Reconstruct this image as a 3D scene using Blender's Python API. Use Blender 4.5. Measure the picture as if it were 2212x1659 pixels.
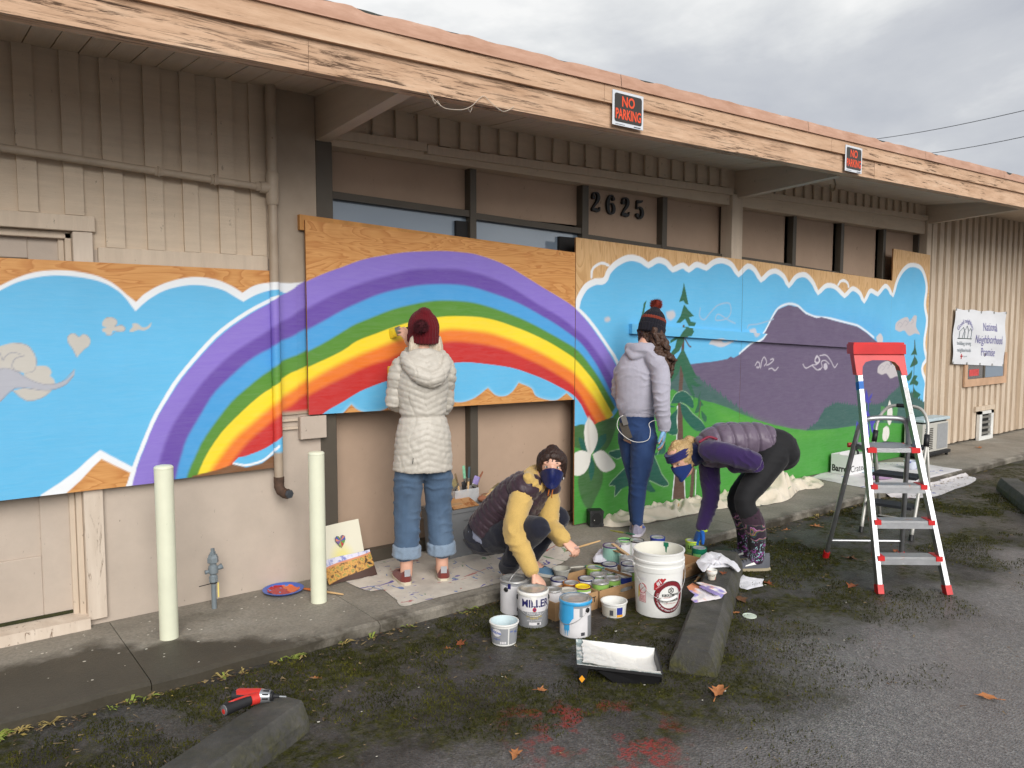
import bpy, math, random
import numpy as np
from mathutils import Vector, Matrix
from mathutils import noise as mnoise

rnd = random.Random(7)
rng = np.random.default_rng(11)
PI = math.pi
R = math.radians
SC = bpy.context.scene
for o in list(bpy.data.objects): bpy.data.objects.remove(o)
C = SC.collection

# ------------------------------------------------------------------ camera
# 1 unit = 1 m; X runs along the wall to the right, Y towards the wall, Z up;
# the walkway slab is z = 0, the asphalt z = AS, the wall plane Y = WY.
HC, PITCH, HEAD, FOC = 1.6, R(4.36), R(52.15), 1700.0
WY, AS = 4.6, -0.06
cam = bpy.data.cameras.new('camera'); camo = bpy.data.objects.new('camera', cam); C.objects.link(camo)
camo.location = (0, 0, HC)
_f = Vector((math.cos(HEAD)*math.cos(PITCH), math.sin(HEAD)*math.cos(PITCH), -math.sin(PITCH)))
camo.rotation_euler = _f.to_track_quat('-Z', 'Y').to_euler()
cam.sensor_width = 36.0; cam.lens = 36.0*FOC/2212.0; cam.clip_end = 2000; cam.clip_start = 0.05
SC.camera = camo

# ------------------------------------------------------------------ world, sun, exposure
w = bpy.data.worlds.new('World'); SC.world = w; w.use_nodes = True
nt = w.node_tree; nt.nodes.clear()
def wn(t, **k):
    n = nt.nodes.new(t)
    for a, b in k.items(): setattr(n, a, b)
    return n
sky = wn('ShaderNodeTexSky', sky_type='NISHITA', sun_disc=False)
sky.sun_elevation = R(29); sky.sun_rotation = R(200); sky.dust_density = 4.0; sky.air_density = 1.0
tc = wn('ShaderNodeTexCoord')
sep = wn('ShaderNodeSeparateXYZ'); nt.links.new(tc.outputs['Generated'], sep.inputs[0])
# clouds are laid out on a flat ceiling: direction / (height + a little)
zz = wn('ShaderNodeMath', operation='MAXIMUM'); nt.links.new(sep.outputs['Z'], zz.inputs[0]); zz.inputs[1].default_value = 0.0
za = wn('ShaderNodeMath', operation='ADD'); nt.links.new(zz.outputs[0], za.inputs[0]); za.inputs[1].default_value = 0.22
cb = wn('ShaderNodeVectorMath', operation='DIVIDE'); nt.links.new(tc.outputs['Generated'], cb.inputs[0]); nt.links.new(za.outputs[0], cb.inputs[1])
mp = wn('ShaderNodeMapping'); mp.inputs['Location'].default_value = (0.6, 1.9, 0); mp.inputs['Scale'].default_value = (1.0, 1.0, 0.25)
nt.links.new(cb.outputs[0], mp.inputs[0])
n1 = wn('ShaderNodeTexNoise'); n1.inputs['Scale'].default_value = 1.05; n1.inputs['Detail'].default_value = 7; n1.inputs['Roughness'].default_value = 0.56; n1.inputs['Distortion'].default_value = 0.25
nt.links.new(mp.outputs[0], n1.inputs['Vector'])
cr = wn('ShaderNodeValToRGB'); e = cr.color_ramp.elements
e[0].position = 0.30; e[0].color = (0.52, 0.545, 0.61, 1)
e[1].position = 0.64; e[1].color = (1.06, 1.06, 1.05, 1)
m = e.new(0.49); m.color = (0.68, 0.70, 0.74, 1)
m = e.new(0.575); m.color = (0.87, 0.885, 0.895, 1)
nt.links.new(n1.outputs['Fac'], cr.inputs[0])
bs = wn('ShaderNodeBackground'); bs.inputs['Strength'].default_value = 0.05; nt.links.new(sky.outputs[0], bs.inputs['Color'])
bc = wn('ShaderNodeBackground'); bc.inputs['Strength'].default_value = 0.47; nt.links.new(cr.outputs[0], bc.inputs['Color'])
mx = wn('ShaderNodeMixShader'); mx.inputs[0].default_value = 0.93
nt.links.new(bs.outputs[0], mx.inputs[1]); nt.links.new(bc.outputs[0], mx.inputs[2])
wo = wn('ShaderNodeOutputWorld'); nt.links.new(mx.outputs[0], wo.inputs['Surface'])

sun = bpy.data.lights.new('sun', 'SUN'); sun.energy = 1.5; sun.angle = R(40); sun.color = (1.0, 0.965, 0.92)
suno = bpy.data.objects.new('sun', sun); C.objects.link(suno)
suno.rotation_euler = (R(61), 0, R(-20))     # soft light over the camera's shoulder, from the open car park
suno.location = (0, -6, 8)

SC.render.engine = 'CYCLES'
SC.cycles.use_denoising = True; SC.cycles.use_adaptive_sampling = True; SC.cycles.adaptive_threshold = 0.025
SC.cycles.max_bounces = 6; SC.cycles.diffuse_bounces = 3; SC.cycles.glossy_bounces = 3
SC.cycles.transmission_bounces = 4; SC.cycles.transparent_max_bounces = 6
SC.cycles.caustics_reflective = False; SC.cycles.caustics_refractive = False
vs = SC.view_settings
vs.view_transform = 'Standard'; vs.look = 'None'; vs.gamma = 1.0; vs.exposure = 1.0
try: vs.use_curve_mapping = False
except Exception: pass

# ------------------------------------------------------------------ calibration helpers (photo pixel, 2212 px wide -> point on a real plane)
_fh = (math.cos(HEAD), math.sin(HEAD)); _cp, _sp = math.cos(PITCH), math.sin(PITCH)
_FW = (_fh[0]*_cp, _fh[1]*_cp, -_sp); _RT = (_fh[1], -_fh[0], 0.0); _UP = (_fh[0]*_sp, _fh[1]*_sp, _cp)
def ray(x, y):
    a = (x-1106.0)/FOC; b = -(y-829.5)/FOC
    return [_FW[i]+a*_RT[i]+b*_UP[i] for i in range(3)]
def G(x, y, z=0.0):
    d = ray(x, y); t = (z-HC)/d[2]; return Vector((d[0]*t, d[1]*t, z))
def W(x, y, Y=None):
    Y = WY if Y is None else Y
    d = ray(x, y); t = Y/d[1]; return Vector((d[0]*t, Y, HC+d[2]*t))
def DP(x, y, dist):
    d = ray(x, y); return Vector((d[0]*dist, d[1]*dist, HC+d[2]*dist))
def DEPTH(p): return p[0]*_FW[0]+p[1]*_FW[1]+(p[2]-HC)*_FW[2]
RT = Vector(_RT); FH = Vector((_fh[0], _fh[1], 0))

# ------------------------------------------------------------------ materials
MATS = {}
def srgb(r, g, b):
    f = lambda c: ((c/255.0)/12.92 if c/255.0 <= 0.04045 else ((c/255.0+0.055)/1.055)**2.4)
    return (f(r), f(g), f(b), 1.0)
class NT:
    def __init__(s, m): s.t = m.node_tree; s.n = s.t.nodes; s.l = s.t.links
    def node(s, t, ins=None, **k):
        n = s.n.new(t)
        for a, b in k.items(): setattr(n, a, b)
        if ins:
            for a, b in ins.items():
                if hasattr(b, 'is_linked') or isinstance(b, bpy.types.NodeSocket): s.l.new(b, n.inputs[a])
                else: n.inputs[a].default_value = b
        return n
    def mapped(s, scale=(1,1,1), kind='Object', rot=(0,0,0), loc=(0,0,0)):
        t = s.node('ShaderNodeTexCoord')
        return s.node('ShaderNodeMapping', {'Vector': t.outputs[kind], 'Scale': scale, 'Rotation': rot, 'Location': loc}).outputs[0]
    def noise(s, vec, scale, detail=4, rough=0.55, dist=0.0):
        return s.node('ShaderNodeTexNoise', {'Vector': vec, 'Scale': scale, 'Detail': detail, 'Roughness': rough, 'Distortion': dist}).outputs['Fac']
    def ramp(s, fac, stops):
        n = s.node('ShaderNodeValToRGB', {'Fac': fac}); e = n.color_ramp.elements
        while len(e) < len(stops): e.new(0.5)
        for i, (p, c) in enumerate(stops):
            e[i].position = p; e[i].color = c if len(c) == 4 else (*c, 1)
        return n.outputs['Color']
    def fac(s, f, lo, hi, a=0.0, b=1.0):
        return s.node('ShaderNodeMapRange', {'Value': f, 'From Min': lo, 'From Max': hi, 'To Min': a, 'To Max': b}).outputs[0]
    def mix(s, f, a, b, mode='MIX'):
        n = s.n.new('ShaderNodeMix'); n.data_type = 'RGBA'; n.blend_type = mode
        for i, v in ((0, f), (6, a), (7, b)):
            if isinstance(v, bpy.types.NodeSocket): s.l.new(v, n.inputs[i])
            else: n.inputs[i].default_value = v
        return n.outputs[2]
    def math(s, op, a, b=0.0):
        n = s.node('ShaderNodeMath', operation=op)
        for i, v in ((0, a), (1, b)):
            if isinstance(v, bpy.types.NodeSocket): s.l.new(v, n.inputs[i])
            else: n.inputs[i].default_value = v
        return n.outputs[0]
    def bump(s, h, strength=0.3, dist=0.01, normal=None):
        n = s.node('ShaderNodeBump', {'Height': h, 'Strength': strength, 'Distance': dist})
        if normal is not None: s.l.new(normal, n.inputs['Normal'])
        return n.outputs[0]
def newmat(name):
    m = bpy.data.materials.new(name); m.use_nodes = True; n = NT(m)
    return m, n, n.n['Principled BSDF']
def setp(n, p, **k):
    for a, b in k.items():
        a = {'base': 'Base Color', 'rough': 'Roughness', 'metal': 'Metallic', 'normal': 'Normal', 'alpha': 'Alpha', 'spec': 'Specular IOR Level', 'sheen': 'Sheen Weight', 'trans': 'Transmission Weight', 'coat': 'Coat Weight', 'ior': 'IOR', 'sss': 'Subsurface Weight'}[a]
        if isinstance(b, bpy.types.NodeSocket): n.l.new(b, p.inputs[a])
        else: p.inputs[a].default_value = b
def M(name, col=None, rough=0.6, var=0.12, vs=6.0, bump=0.0, bs=60.0, bd=0.004, metal=0.0, spec=0.5, sheen=0.0, stain=None, stain_s=3.0, stain_lo=0.6, stain_hi=0.72, fine=0.0):
    """a painted / plastic / cloth surface: base colour with slow variation, optional stains and fine relief"""
    if name in MATS: return MATS[name]
    m, n, p = newmat(name)
    vec = n.mapped()
    a = tuple(max(0.0, c*(1-var)) for c in col[:3])+(1,); b = tuple(min(1.0, c*(1+var)) for c in col[:3])+(1,)
    c = n.mix(n.fac(n.noise(vec, vs, 5, 0.6), 0.3, 0.7), a, b)
    if fine: c = n.mix(n.fac(n.noise(vec, bs*2, 3, 0.7), 0.35, 0.65, 0, fine), c, tuple(x*0.55 for x in col[:3])+(1,))
    if stain: c = n.mix(n.fac(n.noise(vec, stain_s, 6, 0.65), stain_lo, stain_hi), c, stain)
    setp(n, p, base=c, rough=rough, metal=metal, spec=spec)
    if sheen: setp(n, p, sheen=sheen)
    if bump: setp(n, p, normal=n.bump(n.noise(vec, bs, 4, 0.6), bump, bd))
    MATS[name] = m; return m

# ------------------------------------------------------------------ mesh builder
def new_obj(name, me, parent=None):
    o = bpy.data.objects.new(name, me); C.objects.link(o)
    if parent is not None: o.parent = parent
    return o
def thing(name, label, cat, loc=(0,0,0), rz=0.0, group=None):
    o = bpy.data.objects.new(name, None); C.objects.link(o); o.empty_display_size = 0.1
    o.location = loc; o.rotation_euler = (0, 0, rz)
    return tag(o, label, cat, group)
def tag(o, label=None, cat=None, group=None, kind=None):
    for k, v in (('label', label), ('category', cat), ('group', group), ('kind', kind)):
        if v: o[k] = v
    return o
def copy_tree(o, parent=None):
    c = o.copy(); C.objects.link(c); c.parent = parent
    for ch in list(o.children): copy_tree(ch, c)
    return c

class MB:
    def __init__(s): s.v = []; s.f = []; s.m = []; s.mi = 0
    def add(s, vs_, fs):
        k = len(s.v); s.v.extend([tuple(p) for p in vs_])
        for f in fs: s.f.append(tuple(i+k for i in f)); s.m.append(s.mi)
        return s
    def box(s, a, b):
        x0, y0, z0 = [min(a[i], b[i]) for i in range(3)]; x1, y1, z1 = [max(a[i], b[i]) for i in range(3)]
        return s.add([(x0,y0,z0),(x1,y0,z0),(x1,y1,z0),(x0,y1,z0),(x0,y0,z1),(x1,y0,z1),(x1,y1,z1),(x0,y1,z1)],
                     [(0,3,2,1),(4,5,6,7),(0,1,5,4),(1,2,6,5),(2,3,7,6),(3,0,4,7)])
    def hexa(s, p):   # 8 points: bottom ring then top ring
        return s.add(p, [(0,3,2,1),(4,5,6,7),(0,1,5,4),(1,2,6,5),(2,3,7,6),(3,0,4,7)])
    def bbox(s, a, b, r=0.004):
        """box with chamfered edges"""
        x0, y0, z0 = [min(a[i], b[i]) for i in range(3)]; x1, y1, z1 = [max(a[i], b[i]) for i in range(3)]
        r = min(r, (x1-x0)*0.49, (y1-y0)*0.49, (z1-z0)*0.49)
        V = []
        def ring(z, d): 
            X0, X1, Y0, Y1 = x0+d, x1-d, y0+d, y1-d
            return [(X0+r,Y0,z),(X1-r,Y0,z),(X1,Y0+r,z),(X1,Y1-r,z),(X1-r,Y1,z),(X0+r,Y1,z),(X0,Y1-r,z),(X0,Y0+r,z)]
        for z, d in ((z0, r), (z0+r, 0), (z1-r, 0), (z1, r)): V += ring(z, d if d == 0 else r*0.999)
        F = [tuple(range(7,-1,-1)), tuple(24+i for i in range(8))]
        for k in range(3):
            for i in range(8): F.append((k*8+i, k*8+(i+1)%8, k*8+8+(i+1)%8, k*8+8+i))
        return s.add(V, F)
    def prism(s, poly, axis, a, b):
        """extrude a 2-D polygon along axis ('x','y','z') from a to b; poly coords are the other two axes in order"""
        n = len(poly)
        def pt(p, t): return {'x': (t, p[0], p[1]), 'y': (p[0], t, p[1]), 'z': (p[0], p[1], t)}[axis]
        V = [pt(p, a) for p in poly]+[pt(p, b) for p in poly]
        F = [tuple(range(n-1,-1,-1)), tuple(range(n, 2*n))]+[(i, (i+1)%n, n+(i+1)%n, n+i) for i in range(n)]
        return s.add(V, F)
    def lathe(s, prof, n=24, c=(0,0,0), cap=True, sx=1.0, sy=1.0):
        V = []
        for r_, z in prof:
            for i in range(n): V.append((c[0]+r_*sx*math.cos(2*PI*i/n), c[1]+r_*sy*math.sin(2*PI*i/n), c[2]+z))
        F = []
        for k in range(len(prof)-1):
            for i in range(n): F.append((k*n+i, k*n+(i+1)%n, (k+1)*n+(i+1)%n, (k+1)*n+i))
        if cap:
            F.append(tuple(range(n-1,-1,-1))); F.append(tuple((len(prof)-1)*n+i for i in range(n)))
        return s.add(V, F)
    def tube(s, pts, r, n=8, cap=True, closed=False):
        P = [Vector(p) for p in pts]; N = len(P)
        rr = list(r) if isinstance(r, (list, tuple)) else [r]*N
        V = []; ref = None
        for i in range(N):
            if closed: t = (P[(i+1)%N]-P[i-1])
            else: t = (P[min(i+1,N-1)]-P[max(i-1,0)])
            t = t.normalized() if t.length > 1e-9 else Vector((0,0,1))
            if ref is None:
                ref = t.cross(Vector((0,0,1)))
                if ref.length < 1e-3: ref = t.cross(Vector((1,0,0)))
            ref = (ref-t*ref.dot(t)); ref = ref.normalized() if ref.length > 1e-6 else t.orthogonal().normalized()
            b = t.cross(ref)
            for j in range(n):
                a = 2*PI*j/n; V.append(P[i]+ref*(rr[i]*math.cos(a))+b*(rr[i]*math.sin(a)))
        F = []
        for i in range(N if closed else N-1):
            k = (i+1)%N
            for j in range(n): F.append((i*n+j, i*n+(j+1)%n, k*n+(j+1)%n, k*n+j))
        if cap and not closed: F.append(tuple(range(n-1,-1,-1))); F.append(tuple((N-1)*n+j for j in range(n)))
        return s.add(V, F)
    def grid(s, P):
        """P[i][j] points -> quads"""
        n, m_ = len(P), len(P[0])
        return s.add([p for row in P for p in row], [(i*m_+j, i*m_+j+1, (i+1)*m_+j+1, (i+1)*m_+j) for i in range(n-1) for j in range(m_-1)])
    def bar(s, a, b, wd, th, upv=(0,0,1)):
        a, b = Vector(a), Vector(b); t = (b-a).normalized(); u = Vector(upv); sd = t.cross(u)
        if sd.length < 1e-4: sd = t.orthogonal()
        sd.normalize(); u = sd.cross(t).normalized()
        P = []
        for q in (a, b):
            for x, y in ((-1,-1),(1,-1),(1,1),(-1,1)): P.append(q+sd*(x*wd/2)+u*(y*th/2))
        return s.hexa(P)
    def blob(s, c, r, n=10, m_=7):
        """ellipsoid"""
        V = [(c[0], c[1], c[2]-r[2])]
        for k in range(1, m_):
            a = -PI/2+PI*k/m_
            for i in range(n): V.append((c[0]+r[0]*math.cos(a)*math.cos(2*PI*i/n), c[1]+r[1]*math.cos(a)*math.sin(2*PI*i/n), c[2]+r[2]*math.sin(a)))
        V.append((c[0], c[1], c[2]+r[2])); F = [(0, 1+(i+1)%n, 1+i) for i in range(n)]
        for k in range(m_-2):
            for i in range(n): F.append((1+k*n+i, 1+k*n+(i+1)%n, 1+(k+1)*n+(i+1)%n, 1+(k+1)*n+i))
        L = len(V)-1; o = 1+(m_-2)*n
        F += [(o+i, o+(i+1)%n, L) for i in range(n)]
        return s.add(V, F)
    def xf(s, mat, k0=0):
        s.v[k0:] = [tuple(mat @ Vector(p)) for p in s.v[k0:]]; return s
    def mesh(s, name, mats, smooth=False, off=None):
        me = bpy.data.meshes.new(name)
        V = s.v if off is None else [(p[0]-off[0], p[1]-off[1], p[2]-off[2]) for p in s.v]
        me.from_pydata(V, [], s.f)
        for m in (mats if isinstance(mats, (list, tuple)) else [mats]): me.materials.append(m)
        if len(me.materials) > 1: me.polygons.foreach_set('material_index', s.m)
        if smooth:
            me.polygons.foreach_set('use_smooth', [True]*len(me.polygons))
            if smooth != 'all': me.set_sharp_from_angle(angle=R(smooth if smooth is not True else 40))
        me.update(); return me
    def build(s, name, mats, parent=None, smooth=False, world=True):
        """world: vertices are scene coordinates, brought into the thing's own frame; otherwise they already are local"""
        off = None
        if parent is not None and world:
            r = parent
            while r.parent is not None: r = r.parent
            off = r.location
        return new_obj(name, s.mesh(name, mats, smooth, off), parent)
    def solo(s, name, mats, label, cat, group=None, smooth=False, base=None):
        """a one-mesh thing with its origin at its base"""
        if base is None:
            xs = [p[0] for p in s.v]; ys = [p[1] for p in s.v]; zs = [p[2] for p in s.v]
            base = ((min(xs)+max(xs))/2, (min(ys)+max(ys))/2, min(zs))
        o = new_obj(name, s.mesh(name, mats, smooth, base)); o.location = base
        return tag(o, label, cat, group)

def cat_rom(pts, n):
    """smooth polyline through points (any dimension), n samples per span"""
    P = [np.array(p, float) for p in pts]; out = []
    for i in range(len(P)-1):
        p0 = P[i-1] if i > 0 else 2*P[0]-P[1]; p1, p2 = P[i], P[i+1]; p3 = P[i+2] if i+2 < len(P) else 2*P[-1]-P[-2]
        for k in range(n):
            t = k/n; out.append(0.5*((2*p1)+(-p0+p2)*t+(2*p0-5*p1+4*p2-p3)*t*t+(-p0+3*p1-3*p2+p3)*t**3))
    out.append(P[-1]); return out
def text_mesh(s, size, extrude=0.001, align='CENTER', bold=0.0, sx=1.0, spacing=1.0):
    cu = bpy.data.curves.new('t', 'FONT'); cu.body = s; cu.size = size; cu.extrude = extrude; cu.align_x = align; cu.align_y = 'CENTER'
    cu.offset = bold; cu.space_character = spacing; cu.resolution_u = 3
    o = bpy.data.objects.new('t', cu); C.objects.link(o)
    dg = bpy.context.evaluated_depsgraph_get(); me = bpy.data.meshes.new_from_object(o.evaluated_get(dg))
    bpy.data.objects.remove(o); bpy.data.curves.remove(cu)
    V = [(v.co.x*sx, v.co.y, v.co.z) for v in me.vertices]; F = [tuple(p.vertices) for p in me.polygons]
    bpy.data.meshes.remove(me); return V, F

# ================================================================== GROUND
def mat_asphalt():
    m, n, p = newmat('asphalt'); v = n.mapped()
    ag = n.node('ShaderNodeTexVoronoi', {'Vector': v, 'Scale': 95.0}, feature='F1')
    agc = n.ramp(ag.outputs['Color'], [(0.0, (0.08, 0.078, 0.078)), (0.5, (0.155, 0.15, 0.148)), (0.84, (0.23, 0.222, 0.215)), (0.96, (0.34, 0.32, 0.295))])
    c = n.mix(n.fac(n.noise(v, 0.9, 5, 0.6), 0.35, 0.7), agc, n.mix(0.6, agc, (0.125, 0.110, 0.108, 1)))
    sp = n.node('ShaderNodeSeparateXYZ', {0: v})
    # moss and litter gather in a belt along the walkway and round the wheel stops
    wob = n.math('ADD', sp.outputs['Y'], n.math('MULTIPLY', n.math('SUBTRACT', n.noise(v, 0.75, 4, 0.6), 0.5), 2.6))
    belt = n.fac(wob, 1.85, 2.45)
    fx = n.fac(sp.outputs['X'], -1.0, 0.6)
    patch = n.fac(n.noise(v, 2.2, 8, 0.74), 0.455, 0.54)
    patch2 = n.fac(n.noise(v, 16.0, 5, 0.75), 0.33, 0.55)
    moss = n.math('MULTIPLY', n.math('MULTIPLY', belt, patch), patch2)
    dirt = n.math('MULTIPLY', belt, n.fac(n.noise(v, 1.7, 6, 0.7), 0.30, 0.62))
    c = n.mix(n.math('MULTIPLY', n.math('MAXIMUM', dirt, n.math('MULTIPLY', belt, 0.72)), 0.9), c, (0.026, 0.022, 0.017, 1))
    mossc = n.ramp(n.noise(v, 22.0, 5, 0.8), [(0.3, (0.014, 0.015, 0.004)), (0.5, (0.036, 0.037, 0.007)), (0.66, (0.075, 0.074, 0.010)), (0.82, (0.13, 0.105, 0.02))])
    c = n.mix(n.math('MULTIPLY', moss, 0.92), c, mossc)
    # faded red marking paint sprayed on the asphalt
    vm = n.mapped(loc=(-2.141, -2.170, 0)); sp2 = n.node('ShaderNodeSeparateXYZ', {0: vm})
    rr = n.math('SQRT', n.math('ADD', n.math('POWER', n.math('MULTIPLY', sp2.outputs['X'], 1.4), 2.0), n.math('POWER', sp2.outputs['Y'], 2.0)))
    red = n.math('MULTIPLY', n.fac(rr, 0.55, 0.22), n.math('MULTIPLY', n.fac(n.noise(v, 6.5, 3, 0.5), 0.50, 0.58), n.fac(n.noise(v, 60.0, 2, 0.6), 0.38, 0.56)))
    c = n.mix(n.math('MULTIPLY', red, 0.8), c, (0.30, 0.035, 0.03, 1))
    wet = n.noise(v, 1.1, 4, 0.6)
    ro = n.math('ADD', n.fac(wet, 0.35, 0.68, 0.20, 0.42), n.math('MULTIPLY', n.math('MAXIMUM', moss, n.math('MULTIPLY', dirt, 0.8)), 0.35))
    h = n.math('ADD', n.math('MULTIPLY', ag.outputs['Distance'], 1.6), n.math('MULTIPLY', n.noise(v, 38.0, 6, 0.75), n.math('ADD', 0.5, n.math('MULTIPLY', moss, 2.2))))
    setp(n, p, base=c, rough=ro, spec=n.math('SUBTRACT', 0.6, n.math('MULTIPLY', n.math('MAXIMUM', moss, n.math('MULTIPLY', belt, 0.7)), 0.5)), normal=n.bump(h, 0.42, 0.007))
    return m
def mat_concrete(wetpatch=True):
    m, n, p = newmat('walkway_concrete'); v = n.mapped()
    c = n.ramp(n.noise(v, 2.2, 8, 0.65, 0.4), [(0.25, (0.20, 0.182, 0.150)), (0.5, (0.32, 0.29, 0.24)), (0.75, (0.42, 0.39, 0.335))])
    c = n.mix(n.fac(n.noise(v, 55.0, 4, 0.7), 0.35, 0.7, 0, 0.5), c, (0.09, 0.08, 0.068, 1))
    # rain-soaked, dirty outer part: wide in front of the door, a narrow edge elsewhere
    sp = n.node('ShaderNodeSeparateXYZ', {0: v})
    lim = n.math('ADD', n.fac(sp.outputs['X'], 0.70, 1.65, 4.30, 3.72), n.math('MULTIPLY', n.math('SUBTRACT', n.noise(v, 3.2, 7, 0.68), 0.5), 0.55))
    soak = n.fac(n.math('SUBTRACT', lim, sp.outputs['Y']), -0.05, 0.07)
    c = n.mix(n.math('MULTIPLY', soak, 0.90), c, n.ramp(n.noise(v, 3.0, 6, 0.7), [(0.3, (0.026, 0.022, 0.014)), (0.7, (0.055, 0.045, 0.030))]))
    c = n.mix(n.fac(n.noise(n.mapped(loc=(7, 3, 0)), 1.4, 6, 0.7), 0.62, 0.78, 0, 0.7), c, (0.06, 0.055, 0.03, 1))
    setp(n, p, base=c, rough=n.math('SUBTRACT', 0.85, n.math('MULTIPLY', soak, 0.3)), spec=0.4, normal=n.bump(n.noise(v, 70.0, 6, 0.7), 0.35, 0.006))
    return m
ASPH = mat_asphalt(); CONC = mat_concrete()
mb = MB()                                             # one sheet of asphalt out to the horizon
mb.grid([[(x, y, AS) for y in (-900, -60, -8, 0, 2, 4, 12, 60, 900)] for x in (-900, -60, -8, 0, 4, 8, 20, 60, 900)])
tag(mb.build('ground', ASPH), kind='structure')
wk = bpy.data.objects.new('walkway', None); C.objects.link(wk); tag(wk, kind='structure')
SLAB_E = 3.69
def slab_piece(x0, x1, dz, tilt):
    b = MB(); n_ = max(6, int((x1-x0)/0.09)); rows = []
    ys = [SLAB_E, SLAB_E+0.015, 4.0, 4.4, 5.2]
    for i in range(n_+1):
        x = x0+(x1-x0)*i/n_; j = 0.016*mnoise.noise((x*3.1, 4.2, 0))+0.011*mnoise.noise((x*13, 1.2, 0))
        rows.append([(x, SLAB_E+0.01+j, AS-0.05), (x, ys[0]+j, dz-0.014+0.004*mnoise.noise((x*9, 0, 3))), (x, ys[1]+0.01+j, dz+tilt), (x, ys[2], dz), (x, ys[3], dz), (x, ys[4], dz)])
    b.grid(rows)
    for k in (0, n_): b.add([rows[k][0], rows[k][1], rows[k][2], rows[k][5], (rows[k][5][0], rows[k][5][1], AS-0.05)], [(0, 1, 2, 3, 4)])
    return b.build('paving_slab', CONC, wk)
jx = [-9, -5.2, -2.4, 0.82, 1.97, 5.2, 8.4, 11.6, 15, 19, 24]
for i in range(len(jx)-1): slab_piece(jx[i]+0.002, jx[i+1]-0.002, 0.0, 0.0)

# ================================================================== BUILDING MATERIALS
def mat_siding(name, col, dark, grain=(3, 3, 26), pink=None):
    m, n, p = newmat(name); v = n.mapped(grain); v2 = n.mapped()
    c = n.mix(n.fac(n.noise(v, 1.0, 7, 0.65), 0.3, 0.7), col, tuple(x*0.86 for x in col[:3])+(1,))
    c = n.mix(n.fac(n.noise(v2, 1.3, 6, 0.65), 0.5, 0.75, 0, 0.45), c, dark)
    c = n.mix(n.fac(n.noise(n.mapped((9, 9, 3.5)), 4.0, 4, 0.7), 0.66, 0.72, 0, 0.8), c, tuple(x*0.35 for x in dark[:3])+(1,))
    setp(n, p, base=c, rough=0.72, spec=0.3, normal=n.bump(n.noise(v, 6.0, 5, 0.65), 0.30, 0.006))
    return m
SID = mat_siding('siding_paint', srgb(214, 196, 174), srgb(190, 171, 149))
TRM = mat_siding('trim_paint', srgb(212, 195, 175), srgb(190, 171, 150), (26, 26, 2.5))
SOF = mat_siding('soffit_paint', srgb(206, 187, 166), srgb(186, 167, 147), (18, 2.5, 18))
PNL = mat_siding('lower_panel_paint', srgb(196, 182, 168), srgb(178, 163, 149), (4, 4, 4))
WIN = mat_siding('window_board_paint', srgb(184, 159, 138), srgb(172, 148, 128), (2, 2, 2))
MUL = M('bronze_mullion', srgb(84, 77, 67), 0.5, 0.1, 5, 0.1, 60)
BLK = M('black_gap', srgb(22, 20, 19), 0.6, 0.2)
def mat_fascia(name, crack):
    m, n, p = newmat(name); v = n.mapped((2.2, 30, 30)); v2 = n.mapped((3.5, 60, 60), loc=(3, 1, 8))
    base = n.ramp(n.noise(n.mapped((1.2, 8, 8)), 1.6, 6, 0.7), [(0.3, srgb(184, 148, 119)), (0.55, srgb(209, 175, 146)), (0.78, srgb(223, 196, 169))])
    zone = n.fac(n.noise(n.mapped((0.9, 4, 4), loc=(5, 0, 2)), 1.0, 4, 0.6), 0.40, 0.66)
    k = n.math('MULTIPLY', n.fac(n.noise(v2, 1.0, 5, 0.75, 0.6), 0.60-crack*0.10, 0.66-crack*0.06), n.math('ADD', 0.25, zone))
    k2 = n.math('MULTIPLY', n.fac(n.noise(v, 1.0, 6, 0.7, 0.8), 0.56, 0.72), n.math('MULTIPLY', zone, crack))
    c = n.mix(k2, base, srgb(128, 98, 74)); c = n.mix(n.math('MINIMUM', k, 1.0), c, srgb(74, 55, 42))
    h = n.math('SUBTRACT', n.noise(v, 1.5, 5, 0.7), n.math('MULTIPLY', k, 0.9))
    setp(n, p, base=c, rough=0.8, spec=0.25, normal=n.bump(h, 0.45, 0.006))
    return m
FA1, FA2 = mat_fascia('fascia_weathered', 0.95), mat_fascia('fascia_paint', 0.35)
def mat_flash():
    m, n, p = newmat('roof_flashing'); v = n.mapped((2, 9, 9))
    c = n.ramp(n.noise(v, 2.0, 6, 0.7), [(0.3, srgb(172, 130, 106)), (0.6, srgb(197, 157, 134)), (0.8, srgb(216, 188, 170))])
    setp(n, p, base=c, rough=0.6, normal=n.bump(n.noise(v, 5.0, 4, 0.6), 0.2, 0.006)); return m
FLA = mat_flash(); ROOF = M('roofing_felt', srgb(66, 70, 66), 0.9, 0.3, 20, 0.6, 90)
def mat_metal_siding():
    m, n, p = newmat('ribbed_metal_siding'); v = n.mapped((8, 8, 0.7)); v2 = n.mapped()
    c = n.ramp(n.noise(v, 2.5, 6, 0.7), [(0.3, srgb(186, 167, 145)), (0.6, srgb(212, 195, 174)), (0.85, srgb(224, 211, 194))])
    c = n.mix(n.fac(n.noise(n.mapped((20, 20, 2)), 3.0, 5, 0.75), 0.64, 0.74, 0, 0.6), c, srgb(132, 108, 88))
    setp(n, p, base=c, rough=0.55, spec=0.4); return m
MSD = mat_metal_siding()
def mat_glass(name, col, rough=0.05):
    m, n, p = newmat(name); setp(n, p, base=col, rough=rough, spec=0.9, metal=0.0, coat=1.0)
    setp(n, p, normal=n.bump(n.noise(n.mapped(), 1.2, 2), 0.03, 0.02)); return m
GLS = mat_glass('window_glass', srgb(128, 144, 160))  # pale grey-blue base colour stands in for the sky's reflection

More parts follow.
